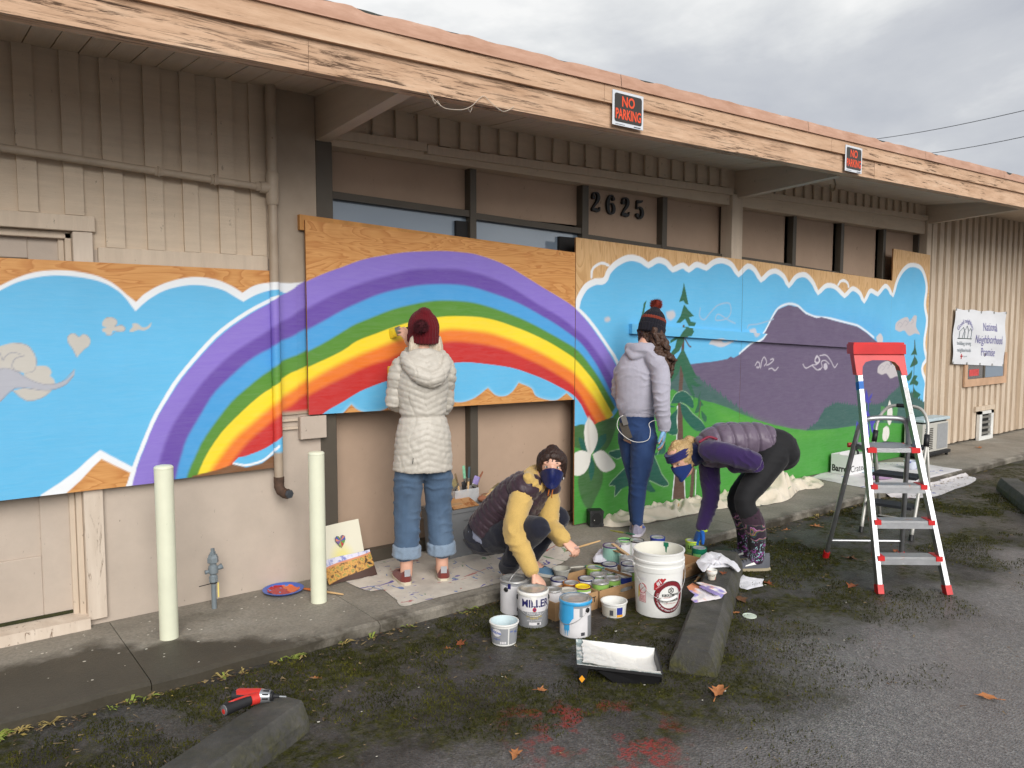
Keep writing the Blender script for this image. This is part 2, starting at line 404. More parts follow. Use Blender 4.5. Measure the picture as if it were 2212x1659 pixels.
# ================================================================== BUILDING
zf = lambda x: 2.733+0.0156*x            # fascia bottom
zs = lambda x: 2.962+0.0085*x            # soffit at the wall
zt = lambda x: 2.752+0.0165*x            # window-trim top
FY = 3.50                                # fascia front
bld = thing('commercial_building', 'long low tan building with boarded windows and a deep peeling eave over the walkway', 'building', (6, WY, 0))
XL, XR = -4.0, 19.0
# -- wall sheets
b = MB(); b.box((XL, WY, -0.08), (0.72-1.0, WY+0.15, 3.4)); wall = b.build('wall', PNL, bld)
b = MB(); b.box((0.725, WY, -0.08), (2.055, WY+0.16, 1.985)); wl = b.build('wall', PNL, bld); wl['label'] = 'smooth pinkish lower wall panel left of the windows'
b = MB(); b.box((-0.28, WY, 2.072), (0.725, WY+0.16, 3.4)); b.box((0.725, WY, 1.985), (2.055, WY+0.16, 3.4)); wu = b.build('siding_panel', SID, bld)
b = MB(); b.box((2.055, WY+0.005, 2.70), (10.0, WY+0.16, 3.5)); wh = b.build('siding_panel', SID, bld)
b = MB(); b.box((2.055, WY+0.30, -0.1), (10.05, WY+0.34, 2.9)); b.build('inner_backing', BLK, bld)
# -- raised boards (board-and-batten)
def batten(x0, x1, z0, z1, parent, d=0.02):
    bb = MB(); wob = rnd.uniform(-0.003, 0.003)
    bb.hexa([(x0, WY-d, z0), (x1, WY-d, z0), (x1, WY, z0), (x0, WY, z0), (x0+wob, WY-d, z1), (x1+wob, WY-d, z1), (x1+wob, WY, z1), (x0+wob, WY, z1)])
    return bb.build('batten', SID, parent)
bx_ = [(-0.29, -0.20), (-0.10, -0.01), (0.095, 0.185), (0.292, 0.378), (0.491, 0.576), (0.693, 0.78), (0.876, 0.967), (1.08, 1.165), (1.269, 1.350), (1.464, 1.55), (1.647, 1.733)]
for x0, x1 in bx_: batten(x0, x1, 2.155 if x0 < 0.8 else 2.0, zs(x0)+0.0, wu)
x = 2.10
while x < 9.85:
    if not (6.1 < x < 6.32): batten(x, x+0.085, zt(x), zs(x), wh)
    x += 0.1685
def plank(name, a, c, mat, parent, r=0.003):
    bb = MB(); bb.bbox(a, c, r); return bb.build(name, mat, parent)
plank('ledger_trim', (0.835, WY-0.028, 1.90), (1.735, WY, 1.998), TRM, bld)
# -- window-head trim (two lengths, slightly stepped like the photo)
for x0, x1, dz in ((2.06, 2.83, 0.004), (2.835, 6.13, -0.010), (6.31, 9.98, 0.0)):
    bb = MB(); bb.hexa([(x0, WY-0.035, zt(x0)-0.055+dz), (x1, WY-0.035, zt(x1)-0.055+dz), (x1, WY+0.02, zt(x1)-0.055+dz), (x0, WY+0.02, zt(x0)-0.055+dz),
             (x0, WY-0.035, zt(x0)+dz), (x1, WY-0.035, zt(x1)+dz), (x1, WY+0.02, zt(x1)+dz), (x0, WY+0.02, zt(x0)+dz)])
    bb.build('head_trim', TRM, bld)
# -- soffit: one board per groove, all the same mesh
sb = MB(); sb.hexa([(-0.058, FY+0.04, -0.062), (0.058, FY+0.04, -0.062), (0.058, WY+0.02, 0), (-0.058, WY+0.02, 0), (-0.058, FY+0.04, -0.042), (0.058, FY+0.04, -0.042), (0.058, WY+0.02, 0.02), (-0.058, WY+0.02, 0.02)])
sme = sb.mesh('soffit_board', SOF)
x = 0.536-0.061-0.122*20
while x < 15.5:
    o = new_obj('soffit_board', sme, bld); o.location = (x-6, -WY, zs(x)+rnd.uniform(-0.0015, 0.0015)); x += 0.122
b = MB(); b.hexa([(XL, FY+0.04, 2.94), (XR, FY+0.04, 3.10), (XR, WY+0.4, 3.19), (XL, WY+0.4, 3.0), (XL, FY+0.04, 2.99), (XR, FY+0.04, 3.15), (XR, WY+0.4, 3.24), (XL, WY+0.4, 3.05)])
b.build('roof_deck', BLK, bld)
# -- fascia: lower and upper boards in lengths, flashing with a ragged felt edge
def fboard(name, x0, x1, z0, z1, y0, y1, mat):
    bb = MB(); bb.hexa([(x0, y0, zf(x0)+z0), (x1, y0, zf(x1)+z0), (x1, y1, zf(x1)+z0), (x0, y1, zf(x0)+z0), (x0, y0, zf(x0)+z1), (x1, y0, zf(x1)+z1), (x1, y1, zf(x1)+z1), (x0, y1, zf(x0)+z1)])
    return bb.build(name, mat, bld)
jl = [XL, W(667, 150, FY).x, W(1888, 400, FY).x, 13.5, XR]
for i in range(len(jl)-1): fboard('fascia_board', jl[i]+0.0015, jl[i+1]-0.0015, 0, 0.150, FY+(0.002 if i % 2 else 0), FY+0.085, FA1 if i < 2 else FA2)
ju = [XL, W(1300, 200, FY).x, W(1790, 330, FY).x, 12.0, XR]
for i in range(len(ju)-1): fboard('fascia_board', ju[i]+0.0015, ju[i+1]-0.0015, 0.145, 0.262, FY-0.022, FY+0.06, FA2)
jf = [XL, -1.2, W(1334, 190, FY).x, W(1738, 280, FY).x, W(1991, 350, FY).x, W(2161, 395, FY).x, 13.5, XR]
for i in range(len(jf)-1):
    x0, x1 = jf[i]+0.002, jf[i+1]-0.002; n_ = max(8, int((x1-x0)/0.035)); bb = MB(); bf = MB(); r0 = []; r1 = []
    for k in range(n_+1):
        x = x0+(x1-x0)*k/n_; wv = 0.006*mnoise.noise((x*2.3, 5, 0)); tp = 0.325+0.008*mnoise.noise((x*6, 9, 0))-max(0, mnoise.noise((x*4.1, 2, 7))-0.15)*0.07*(0.6+0.4*rnd.random())
        z = zf(x)
        r0.append([(x, FY-0.020, z+0.250), (x, FY-0.036+wv, z+0.248), (x, FY-0.032+wv, z+0.285), (x, FY-0.026+wv*0.5, z+tp), (x, FY+0.02, z+tp+0.006)])
        r1.append([(x, FY-0.020, z+0.27), (x, FY-0.019, z+0.325+0.006*mnoise.noise((x*7, 0, 1))), (x, FY+0.10, z+0.34), (x, WY+4, z+0.55)])
    bb.grid(r0); bf.grid(r1)
    fl = bb.build('flashing', FLA, bld); bf.build('roofing_felt', ROOF, fl)
# -- outrigger beams
def beam(xa, th, zb_wall, zb_out):
    x0, x1 = xa, xa+th; bb = MB()
    bb.hexa([(x0, FY+0.085, zb_out), (x1, FY+0.085, zb_out), (x1, WY+0.02, zb_wall), (x0, WY+0.02, zb_wall), (x0, FY+0.085, zs(xa)-0.04), (x1, FY+0.085, zs(xa)-0.04), (x1, WY+0.02, zs(xa)+0.02), (x0, WY+0.02, zs(xa)+0.02)])
    return bb.build('roof_beam', SOF, bld)
beam(2.058, 0.085, 2.715, 2.770); beam(6.20, 0.085, 2.765, 2.825); beam(10.0, 0.085, 2.82, 2.885); beam(13.9, 0.085, 2.88, 2.95)
# -- window wall: recessed boards, bronze mullions
PY, MY = 4.735, 4.665
def wboard(x0, x1, z0, z1, y=PY):
    bb = MB(); bb.box((x0, y, z0), (x1, y+0.012, z1)); return bb.build('window_board', WIN, bld)
def mull(x0, x1, z0, z1, y0=MY, name='mullion', mat=None):
    bb = MB(); bb.bbox((x0, y0, z0), (x1, PY+0.03, z1), 0.003); return bb.build(name, mat or MUL, bld)
mull(2.055, 2.165, 0.0, 2.72, WY-0.002, 'jamb_post', MUL)
wboard(2.16, 3.255, 2.42, 2.80); wboard(3.30, 4.34, 2.39, 2.83)
mull(3.250, 3.305, 1.0, 2.83)
def rail(x0, x1, za, zb_, h):
    bb = MB(); bb.hexa([(x0, MY+0.01, za), (x1, MY+0.01, zb_), (x1, PY+0.03, zb_), (x0, PY+0.03, za), (x0, MY+0.01, za+h), (x1, MY+0.01, zb_+h), (x1, PY+0.03, zb_+h), (x0, PY+0.03, za+h)])
    bb.build('window_rail', MUL, bld)
rail(2.165, 3.250, 2.392, 2.362, 0.045); rail(3.305, 4.335, 2.350, 2.318, 0.045)
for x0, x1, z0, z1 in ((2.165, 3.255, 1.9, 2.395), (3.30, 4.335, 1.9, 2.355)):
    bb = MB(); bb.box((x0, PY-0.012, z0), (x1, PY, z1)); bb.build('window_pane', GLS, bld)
bb = MB(); bb.box((3.15, MY+0.03, 1.9), (3.248, PY-0.014, 2.33)); bb.build('inner_frame', BLK, bld)
bb = MB(); bb.box((4.12, MY+0.03, 1.9), (4.333, PY-0.014, 2.285)); bb.build('inner_frame', BLK, bld)
mull(4.335, 4.405, 1.0, 2.86); wboard(4.40, 5.30, 2.26, 2.87); mull(5.285, 5.345, 1.9, 2.88); wboard(5.34, 6.16, 2.22, 2.88); mull(6.155, 6.20, 1.9, 2.9)
rail(4.405, 5.285, 2.268, 2.235, 0.05); rail(5.345, 6.155, 2.232, 2.205, 0.05)
bb = MB(); bb.bbox((6.13, WY-0.03, 0.0), (6.215, WY+0.10, 2.80), 0.004); bb.build('bay_post', TRM, bld)
bb = MB(); bb.bbox((6.218, WY-0.012, 0.0), (6.315, WY+0.10, 2.80), 0.004); bb.build('bay_post', TRM, bld)
bxs = [6.40, 7.30, 8.22, 9.14, 10.0]
for i in range(4):
    wboard(bxs[i]-0.08, bxs[i+1], 2.06, 2.95); mull(bxs[i+1]-0.03, bxs[i+1]+0.03, 1.9, 2.95)
    rail(bxs[i]-(0.08 if i == 0 else -0.03), bxs[i+1]-0.03, 2.20-0.045*i, 2.165-0.045*i, 0.05)
b = MB(); b.box((9.30, MY+0.02, 1.9), (9.97, MY+0.03, 2.13)); b.build('inner_frame', BLK, bld)
# lower boards under the hanging mural sheet
wboard(2.145, 3.27, 0.06, 1.75); wboard(3.30, 4.30, 0.06, 1.75)
mull(3.245, 3.312, 0.0, 1.75); mull(2.055, 2.14, 0.0, 1.1, WY+0.03, 'jamb_post'); mull(2.14, 3.245, 0.0, 0.085, MY, 'sill_rail'); mull(3.312, 4.29, 0.0, 0.075, MY, 'sill_rail'); mull(4.285, 4.36, 0.0, 1.75)
# end wall pieces between bays and the metal siding
bb = MB(); bb.bbox((9.99, WY-0.03, 0.0), (10.10, WY+0.10, 2.86), 0.004); bb.build('bay_post', TRM, bld)
# -- ribbed metal siding in three sheets
def ribbed(x0, x1, zoff):
    prof = []; x = x0; pitch = 0.19
    while x < x1-0.01:
        for dx, dy in ((0, 0.032), (0.068, 0.032), (0.074, -0.018), (0.184, -0.018), (0.190, 0.032)):
            if x+dx <= x1: prof.append((x+dx, WY+dy+zoff))
        x += pitch
    prof.append((x1, WY+0.032+zoff)); bb = MB()
    bb.grid([[(px_, py_, 0.03+0.012*mnoise.noise((px_*5, 0, 2))), (px_, py_, zs(px_)+0.02)] for px_, py_ in prof])
    return bb.build('siding_sheet', MSD, bld)
ribbed(10.09, 10.70, 0.0); ribbed(10.69, 13.10, -0.004); ribbed(13.09, 19.0, 0.0)
b = MB(); b.box((10.06, WY+0.06, -0.05), (19.0, WY+0.2, 3.3)); b.build('wall', M('siding_backing_wall', srgb(120, 104, 88), 0.8), bld)  # plain darker tan wall behind the ribbed sheets
# small window and wall vent in the metal siding
wn_ = MB(); wn_.box((11.15, WY-0.055, 0.76), (12.52, WY-0.03, 0.86)); wn_.box((11.15, WY-0.055, 0.86), (11.24, WY-0.03, 1.2)); wn_.box((12.43, WY-0.055, 0.86), (12.52, WY-0.03, 1.2))
wf = wn_.build('small_window', M('raw_trim', srgb(196, 160, 130), 0.75, 0.15), bld)
wn_ = MB(); wn_.box((11.245, WY-0.045, 0.863), (11.74, WY-0.036, 1.2)); wn_.build('pane', mat_glass('window_glass_sticker', srgb(105, 100, 96)), wf)
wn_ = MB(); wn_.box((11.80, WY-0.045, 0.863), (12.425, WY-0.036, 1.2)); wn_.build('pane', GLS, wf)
wn_ = MB(); wn_.box((11.742, WY-0.052, 0.863), (11.798, WY-0.034, 1.2)); wn_.build('frame', MUL, wf)
wn_ = MB(); wn_.box((11.30, WY-0.0475, 0.90), (11.60, WY-0.0455, 0.99)); wn_.build('sticker', M('red_sticker', srgb(200, 75, 75), 0.6, 0.3, 30), wf)
vn = MB()
for a, c in (((11.64, 0.0), (12.10, 0.05)), ((11.64, 0.05), (11.72, 0.40)), ((12.02, 0.05), (12.10, 0.40)), ((11.64, 0.36), (12.10, 0.40))): vn.box((a[0], WY-0.07, a[1]), (c[0], WY-0.03, c[1]))
vt = vn.build('wall_vent', M('white_plastic_vent', srgb(226, 226, 222), 0.5), bld)
for k in range(4):
    vn = MB(); vn.box((11.722, WY-0.06, 0.075+0.075*k), (12.018, WY-0.035, 0.105+0.075*k)); vn.build('slat', M('vent_slat', srgb(120, 118, 112), 0.6), vt)
vn = MB(); vn.box((11.722, WY-0.034, 0.05), (12.018, WY-0.03, 0.36)); vn.build('duct', BLK, vt)
vn = MB(); vn.box((11.55, WY-0.05, 0.405), (12.18, WY-0.028, 0.47)); vn.build('vent_trim', MSD, vt)
# -- corner boards right of the pipe, bracket block
TB = [(1.786, 1.908, 1.05, 0.018), (1.911, 2.050, 1.05, 0.010)]       # painted later with the mural
# -- door and its frame at the left
door = MB(); door.box((-0.25, 4.675, 0.07), (0.70, 4.71, 2.06)); dd = door.build('door', PNL, bld)
for x0, x1, z0, z1 in ((-0.25, -0.10, 0.07, 2.06), (0.53, 0.695, 0.07, 2.06), (-0.10, 0.53, 0.07, 0.40), (-0.10, 0.53, 1.93, 2.06), (-0.10, 0.53, 0.98, 1.12)):
    plank('door_rail', (x0, 4.655, z0), (x1, 4.676, z1), PNL, dd, 0.004)
def peel():
    m, n, p = newmat('peeling_trim_paint'); v = n.mapped((16, 16, 2.2))
    f = n.fac(n.noise(v, 2.2, 6, 0.75, 1.2), 0.60, 0.66)
    f = n.math('MULTIPLY', f, n.fac(n.node('ShaderNodeSeparateXYZ', {0: n.mapped()}).outputs['Z'], 1.0, 0.2))
    c = n.mix(f, n.mix(n.fac(n.noise(v, 1, 5), .3, .7), srgb(214, 200, 184), srgb(196, 180, 163)), srgb(120, 98, 80))
    setp(n, p, base=c, rough=0.75, normal=n.bump(n.math('SUBTRACT', n.noise(v, 3, 5), f), 0.4, 0.004)); return m
PEEL = peel()
for x0, x1, y0, y1, mt in ((0.720, 0.812, WY-0.03, WY+0.02, PEEL), (0.690, 0.719, WY+0.012, WY+0.07, TRM), (0.662, 0.689, WY+0.035, WY+0.075, TRM)):
    plank('door_jamb', (x0, y0, 0.035), (x1, y1, 2.065 if x0 < 0.7 else 2.07), mt, bld, 0.003)
plank('door_head', (-0.42, WY-0.032, 2.073), (0.825, WY+0.02, 2.152), TRM, bld); plank('door_head', (-0.3, WY+0.012, 2.035), (0.719, WY+0.07, 2.071), TRM, bld, 0.003)
plank('door_jamb', (-0.42, WY-0.03, 0.035), (-0.29, WY+0.02, 2.07), PEEL, bld)
b = MB(); b.hexa([(-0.45, WY-0.06, 0.0), (0.725, WY-0.06, 0.0), (0.725, WY+0.09, 0.0), (-0.45, WY+0.09, 0.0), (-0.45, WY-0.05, 0.055), (0.725, WY-0.05, 0.055), (0.725, WY+0.09, 0.075), (-0.45, WY+0.09, 0.075)])
b.build('door_sill', PEEL, bld)
b = MB(); b.box((-0.3, 4.645, 0.072), (0.66, 4.69, 0.088)); b.build('moss_strip', M('moss_strip', (0.03, 0.032, 0.008, 1), 0.95, 0.4, 40, 0.8, 80), bld)

# ================================================================== MURAL PAINT (layers of paint laid on the sheets, in wall coordinates)
MUY = 4.54
def A_(pts): return [(x/3.0, 548.6+y/3.0) for x, y in pts]           # three enlargements of the photo used for tracing
def B_(pts): return [(737.3+x/3.0, 548.6+y/3.0) for x, y in pts]
def C_(pts): return [(1474.7+x/3.0, 548.6+y/3.0) for x, y in pts]
def E_(pts): return [(1316.7+x*0.31406, 576.0+y*0.31406) for x, y in pts]
def WZ(pts):
    o = []
    for x, y in pts:
        p = W(x, y, MUY); o.append((p.x, p.z))
    return np.array(o)
def curve(pts, n=5): return np.array(cat_rom(pts, n))
def seg_dist(px_, pz_, poly, closed):
    d = np.full(px_.shape, 1e9); P = poly if not closed else np.vstack([poly, poly[:1]])
    for i in range(len(P)-1):
        ax, az = P[i]; bx, bz = P[i+1]; dx, dz = bx-ax, bz-az; L = dx*dx+dz*dz
        if L < 1e-12: continue
        t = np.clip(((px_-ax)*dx+(pz_-az)*dz)/L, 0, 1)
        d = np.minimum(d, (px_-ax-t*dx)**2+(pz_-az-t*dz)**2)
    return np.sqrt(d)
def inside(px_, pz_, poly):
    r = np.zeros(px_.shape, bool); n = len(poly); j = n-1
    for i in range(n):
        xi, zi = poly[i]; xj, zj = poly[j]
        if zi != zj:
            c = ((zi > pz_) != (zj > pz_)) & (px_ < (xj-xi)*(pz_-zi)/(zj-zi)+xi); r ^= c
        j = i
    return r
def scallop(pts, sg=1, sm=4):
    """round the lobes of a cloud edge between its cusps"""
    cu = [0]+[i for i in range(1, len(pts)-1) if sg*pts[i][1] > sg*pts[i-1][1] and sg*pts[i][1] >= sg*pts[i+1][1]]+[len(pts)-1]; out = []
    for a, b2 in zip(cu[:-1], cu[1:]):
        seg = pts[a:b2+1]; seg = [tuple(p) for p in cat_rom(seg, sm)] if len(seg) > 2 else list(seg); out += seg[:-1]
    return out+[pts[-1]]
LAY = []      # ('fill', polygon, rgb or None for bare wood, softness) / ('line', polyline, rgb, width, softness, opacity)
def fill(pts, col, soft=0.003, sm=0, op=1.0):
    P = WZ(pts)
    if sm: P = curve(list(P)+[P[0]], sm)[:-1]
    LAY.append(('f', P, col, soft, op))
def line(pts, col, wd, soft=0.003, sm=5, op=1.0):
    P = WZ(pts)
    if sm: P = curve(P, sm)
    LAY.append(('l', P, col, wd, soft, op))
c3 = lambda r, g, b: np.array(srgb(r, g, b)[:3])
BLUE, WHITE, WHT2 = c3(98, 186, 232), c3(236, 240, 244), c3(214, 228, 240)
LPUR, DPUR, RBLU, RGRN, RYEL, RORA, RRED = c3(138, 116, 206), c3(104, 74, 168), c3(72, 160, 222), c3(86, 142, 44), c3(248, 220, 42), c3(238, 124, 36), c3(198, 40, 36)
GRY, GRY2 = c3(196, 192, 184), c3(152, 152, 162)
# ---- left sheet
lt_out = A_([(-700,240),(-420,120),(-250,240),(-140,290),(0,205),(120,150),(250,115),(400,105),(520,115),(640,145),(740,195),(830,270)])+A_([(885,312)])+A_([(940,260),(1040,200),(1150,165),(1270,150),(1400,165),(1500,205),(1572,250),(1640,210),(1720,190),(1815,184),(1905,186),(1990,180)])
lt_out = scallop(lt_out)
lt_in = A_([(-700,280),(-420,160),(-250,285),(-140,330),(0,238),(120,180),(280,145),(420,140),(560,155),(680,190),(790,260),(880,372),(960,300),(1070,235),(1200,205),(1320,205),(1440,230),(1530,280),(1580,308),(1650,270),(1740,240),(1820,232)])
lt_in = scallop(lt_in)
low = A_([(2010,1100),(1900,1180),(1790,1290),(1740,1340),(1640,1372),(1560,1370),(1510,1350),(1490,1700),(-900,1900)])
fill(lt_out+low, WHITE, 0.004)
fill(lt_in+A_([(1960,300),(2000,1000),(1810,1230),(1750,1300),(1690,1325),(1600,1348),(1520,1340),(1200,1480),(900,1700),(-900,1900)]), BLUE, 0.004)
# bare triangle with its white rim at the bottom
fill(A_([(262,1568),(380,1490),(500,1400),(590,1320),(650,1272),(720,1310),(860,1380),(905,1400),(860,1530),(700,1600),(300,1620)]), WHITE, 0.004)
fill(A_([(440,1545),(520,1470),(600,1385),(660,1330),(720,1360),(850,1420),(845,1440),(800,1620),(380,1640)]), None, 0.004)
# painted smoke curls and heart
fill(A_([(-90,640),(0,600),(90,577),(170,590),(220,640),(238,700),(225,760),(170,775),(110,765),(60,800),(-90,800)]), GRY, 0.004, 4)
fill(A_([(150,765),(240,728),(310,730),(336,765),(325,790),(350,815),(350,850),(250,860),(180,830)]), GRY, 0.004, 4)
fill(A_([(85,885),(180,870),(330,880),(280,930),(200,952),(145,935)]), GRY, 0.004, 4)
fill(A_([(-90,745),(30,738),(110,765),(190,810),(280,845),(350,845),(420,820),(462,780),(485,745),(470,800),(400,860),(300,884),(200,870),(120,868),(70,885),(0,960),(-60,990)]), c3(176, 178, 188), 0.004, 3)
line(A_([(0,645),(20,690),(35,665),(80,640),(130,650)]), GRY2, 0.004); line(A_([(160,660),(100,680),(78,720),(95,755),(130,765)]), GRY2, 0.005); line(A_([(-30,760),(40,740),(120,770),(200,820),(300,848),(400,828),(480,750)]), GRY2, 0.003)
line(A_([(90,577),(170,590),(222,640),(238,700),(222,758),(165,775)]), GRY2, 0.003); line(A_([(85,885),(145,935),(200,952),(280,930),(330,885)]), GRY2, 0.003); line(A_([(0,955),(75,885),(130,866),(300,886),(410,855),(475,790)]), c3(140,142,158), 0.004)
fill(A_([(500,672),(475,620),(445,580),(438,545),(455,520),(485,518),(510,540),(535,522),(565,530),(585,560),(575,595),(545,620),(515,650)]), GRY, 0.003, 3)
line(A_([(500,672),(475,620),(445,580),(438,545),(455,520),(485,518),(510,540),(535,522),(565,530),(585,560),(575,595),(545,620),(515,650)]), GRY2, 0.002)
fill(A_([(665,440),(690,412),(730,410),(760,430),(760,455),(745,470),(790,460),(815,480),(800,500),(760,500),(735,495),(720,525),(695,525),(685,510),(665,500),(665,485),(690,475),(665,465)]), GRY, 0.003, 3)
line(A_([(690,412),(730,410),(762,438),(748,468),(790,460),(815,480),(800,502),(755,502),(722,526),(690,524)]), GRY2, 0.002)
fill(A_([(845,490),(865,470),(862,452),(885,448),(905,460),(930,478),(960,470),(980,448),(975,475),(940,495),(900,492),(870,502),(848,503)]), GRY, 0.003, 3)
# ---- rainbow: outer rim then band under band, following the traced edges across all three sheets and the boards between
RB = {}
RB['w'] = A_([(790,1560),(860,1380),(910,1240),(960,1130),(1020,1000),(1100,860),(1180,750),(1270,640),(1380,520),(1480,440),(1600,360),(1720,300),(1800,275)])
RB['p'] = A_([(835,1580),(885,1400),(925,1290),(980,1150),(1050,1010),(1130,880),(1220,760),(1320,640),(1420,540),(1520,460),(1640,380),(1755,318),(1820,275),(1905,232),(1965,192),(2050,150),(2130,115),(2212,85)])+[(800,557),(870,546),(940,542),(1010,546)]+B_([(900,10),(1000,45),(1100,90),(1200,150),(1300,215),(1400,275),(1495,335),(1560,400),(1640,500),(1720,620),(1785,730),(1850,880)])
RB['d'] = A_([(985,1580),(1010,1450),(1035,1340),(1080,1200),(1140,1080),(1220,960),(1320,830),(1420,720),(1520,640),(1640,560),(1750,490),(1820,450),(1905,410),(1965,365),(2212,240)])+B_([(150,185),(300,140),(450,105),(600,95),(750,100),(900,130),(1020,175),(1140,240),(1250,310),(1350,370),(1440,425),(1500,475),(1580,540),(1660,640),(1740,770),(1800,900)])
RB['b'] = A_([(1110,1580),(1140,1450),(1170,1330),(1210,1200),(1280,1080),(1370,930),(1470,820),(1580,720),(1680,650),(1755,610),(1820,570),(1905,540),(1975,500),(2212,370)])+B_([(100,320),(250,260),(400,220),(550,200),(700,195),(850,215),(1000,260),(1150,320),(1300,400),(1400,462),(1500,535),(1570,600),(1650,710),(1720,840),(1785,975)])
RB['g'] = A_([(1180,1580),(1215,1440),(1260,1330),(1310,1220),(1400,1090),(1500,960),(1600,870),(1700,790),(1760,750),(1830,700),(1905,670),(1980,640),(2212,510)])+B_([(100,450),(250,390),(400,340),(550,310),(700,300),(850,315),(1000,355),(1120,400),(1250,460),(1380,530),(1500,602),(1560,655),(1640,760),(1720,890),(1775,995)])
RB['y'] = A_([(1230,1580),(1285,1430),(1340,1300),(1420,1180),(1500,1090),(1600,990),(1700,910),(1765,870),(1830,820),(1905,770),(1985,740),(2212,630)])+B_([(100,565),(250,505),(400,455),(475,435),(680,405),(850,405),(1000,430),(1120,470),(1250,525),(1380,590),(1500,668),(1560,730),(1640,830),(1700,930),(1762,1045)])
RB['o'] = A_([(1290,1580),(1360,1420),(1430,1310),(1520,1200),(1620,1110),(1700,1040),(1765,990),(1830,940),(1905,890),(1990,830),(2212,705)])+B_([(150,640),(300,580),(400,550),(540,515),(680,490),(800,490),(950,510),(1100,555),(1250,620),(1380,690),(1500,762),(1560,830),(1630,920),(1680,1000),(1735,1095)])
RB['r'] = A_([(1400,1580),(1480,1390),(1560,1275),(1640,1190),(1720,1120),(1780,1070),(1830,1030),(1905,985),(1990,920),(2212,805)])+B_([(150,735),(300,682),(400,640),(540,595),(680,570),(800,570),(950,590),(1100,635),(1250,700),(1380,770),(1500,850),(1560,930),(1610,1020),(1680,1130)])
RB['x'] = A_([(1440,1560),(1520,1345),(1600,1310),(1700,1270),(1780,1222),(1830,1180),(1905,1130),(2000,1090),(2080,1045),(2130,1010),(2212,965)])+B_([(120,890),(250,840),(330,812),(540,740),(745,705),(860,705),(1000,720),(1150,750),(1300,805),(1400,855),(1500,912),(1550,970),(1580,1030),(1620,1110)])
closeP = B_([(1640,1700)])+A_([(2400,1720),(1200,1760)])
def band(k, col, soft):
    pts = [tuple(p) for p in curve(RB[k], 3)]
    LAY.append(('f', WZ(pts+closeP), col, soft, 1.0))
RIM = len(LAY)
line(A_([(815,1560),(872,1390),(917,1265),(970,1140),(1035,1005),(1115,870),(1200,755),(1295,640),(1400,530),(1500,450),(1620,370),(1740,308),(1815,278)]), WHITE, 0.021)
for k, col, sf in (('p', LPUR, 0.004), ('d', DPUR, 0.016), ('b', RBLU, 0.012), ('g', RGRN, 0.010), ('y', RYEL, 0.005), ('o', RORA, 0.026), ('r', RRED, 0.020)): band(k, col, sf)
LAY.append(('f', WZ([tuple(p) for p in curve(RB['x'], 3)]+closeP), BLUE, 0.003, 1.0))
line(A_([(1515,1356),(1600,1366),(1700,1338),(1770,1280),(1818,1228)]), WHITE, 0.007)
fill(A_([(1250,1440),(1400,1402),(1512,1362),(1600,1384),(1700,1358),(1760,1310),(1795,1285),(1810,1425),(1250,1490)]), c3(122, 82, 48), 0.004)
line(A_([(1515,1358),(1600,1372),(1700,1345),(1770,1290),(1818,1235)]), WHITE, 0.008)
# below the arch: bare scalloped wood at the bottom of the middle sheet
sc = A_([(2030,1110),(2120,1070)])+B_([(0,1040),(65,975),(110,1010),(180,1028),(260,1015),(330,980),(420,985),(560,985),(700,955),(780,960),(870,930),(950,868),(1000,915),(1060,920),(1110,890),(1150,835),(1230,870),(1260,920),(1340,945),(1400,945),(1460,903),(1500,938)])
sc = scallop(sc, -1); MIDW = len(LAY)
line(sc, c3(150, 208, 238), 0.022, 0.016, 0, 0.85)
fill(sc+B_([(1500,1200),(0,1250)]), None, 0.004)
# ---- right sheets
RTS = len(LAY)
rt_top = B_([(1512,335),(1522,290),(1545,240),(1582,190),(1640,158),(1697,152),(1722,100),(1780,40),(1860,5),(1940,18),(1990,52),(2050,20),(2110,38),(2150,82),(2212,55)])+C_([(40,82),(90,50),(152,70),(200,35),(260,25),(320,52),(362,115),(420,62),(470,85),(510,150),(560,105),(610,95),(660,130),(690,188),(740,128),(800,120),(850,170),(880,236),(930,190),(990,198),(1050,255),(1100,210),(1150,238),(1175,292),(1215,225),(1265,245),(1310,195),(1340,210),(1362,255),(1390,160),(1430,90),(1480,58),(1540,70),(1575,130),(1590,220),(1578,330),(1592,430),(1574,580),(1588,680),(1560,742),(1584,830),(1576,950),(1578,1400)])
rt_top = scallop(rt_top)
fill(rt_top+C_([(1400,1500),(0,1800)])+B_([(1300,1900),(1420,340)]), WHITE, 0.004)
b2 = WZ(rt_top)
inner = []
for i, (px_, pz_) in enumerate(b2):
    q = np.array([px_, pz_]); a = b2[max(i-1, 0)]; c = b2[min(i+1, len(b2)-1)]; t = c-a; nrm = np.array([t[1], -t[0]])/max(1e-6, np.hypot(*t)); inner.append(q+nrm*0.052)
LAY.append(('f', np.vstack([np.array(inner), WZ(C_([(1400,1500),(0,1800)])+B_([(1300,1900),(1420,400)]))]), BLUE, 0.005, 1.0))
line(B_([(1620,150),(1625,105),(1650,75),(1690,60),(1730,75)]), WHITE, 0.022); line(C_([(1008,200),(1022,178),(1045,172),(1068,188),(1075,212)]), WHITE, 0.03)
fill(C_([(560,330),(640,300),(860,330),(1150,380),(1290,420),(1290,560),(700,560)]), c3(84, 168, 228), 0.12, 4, 0.5)
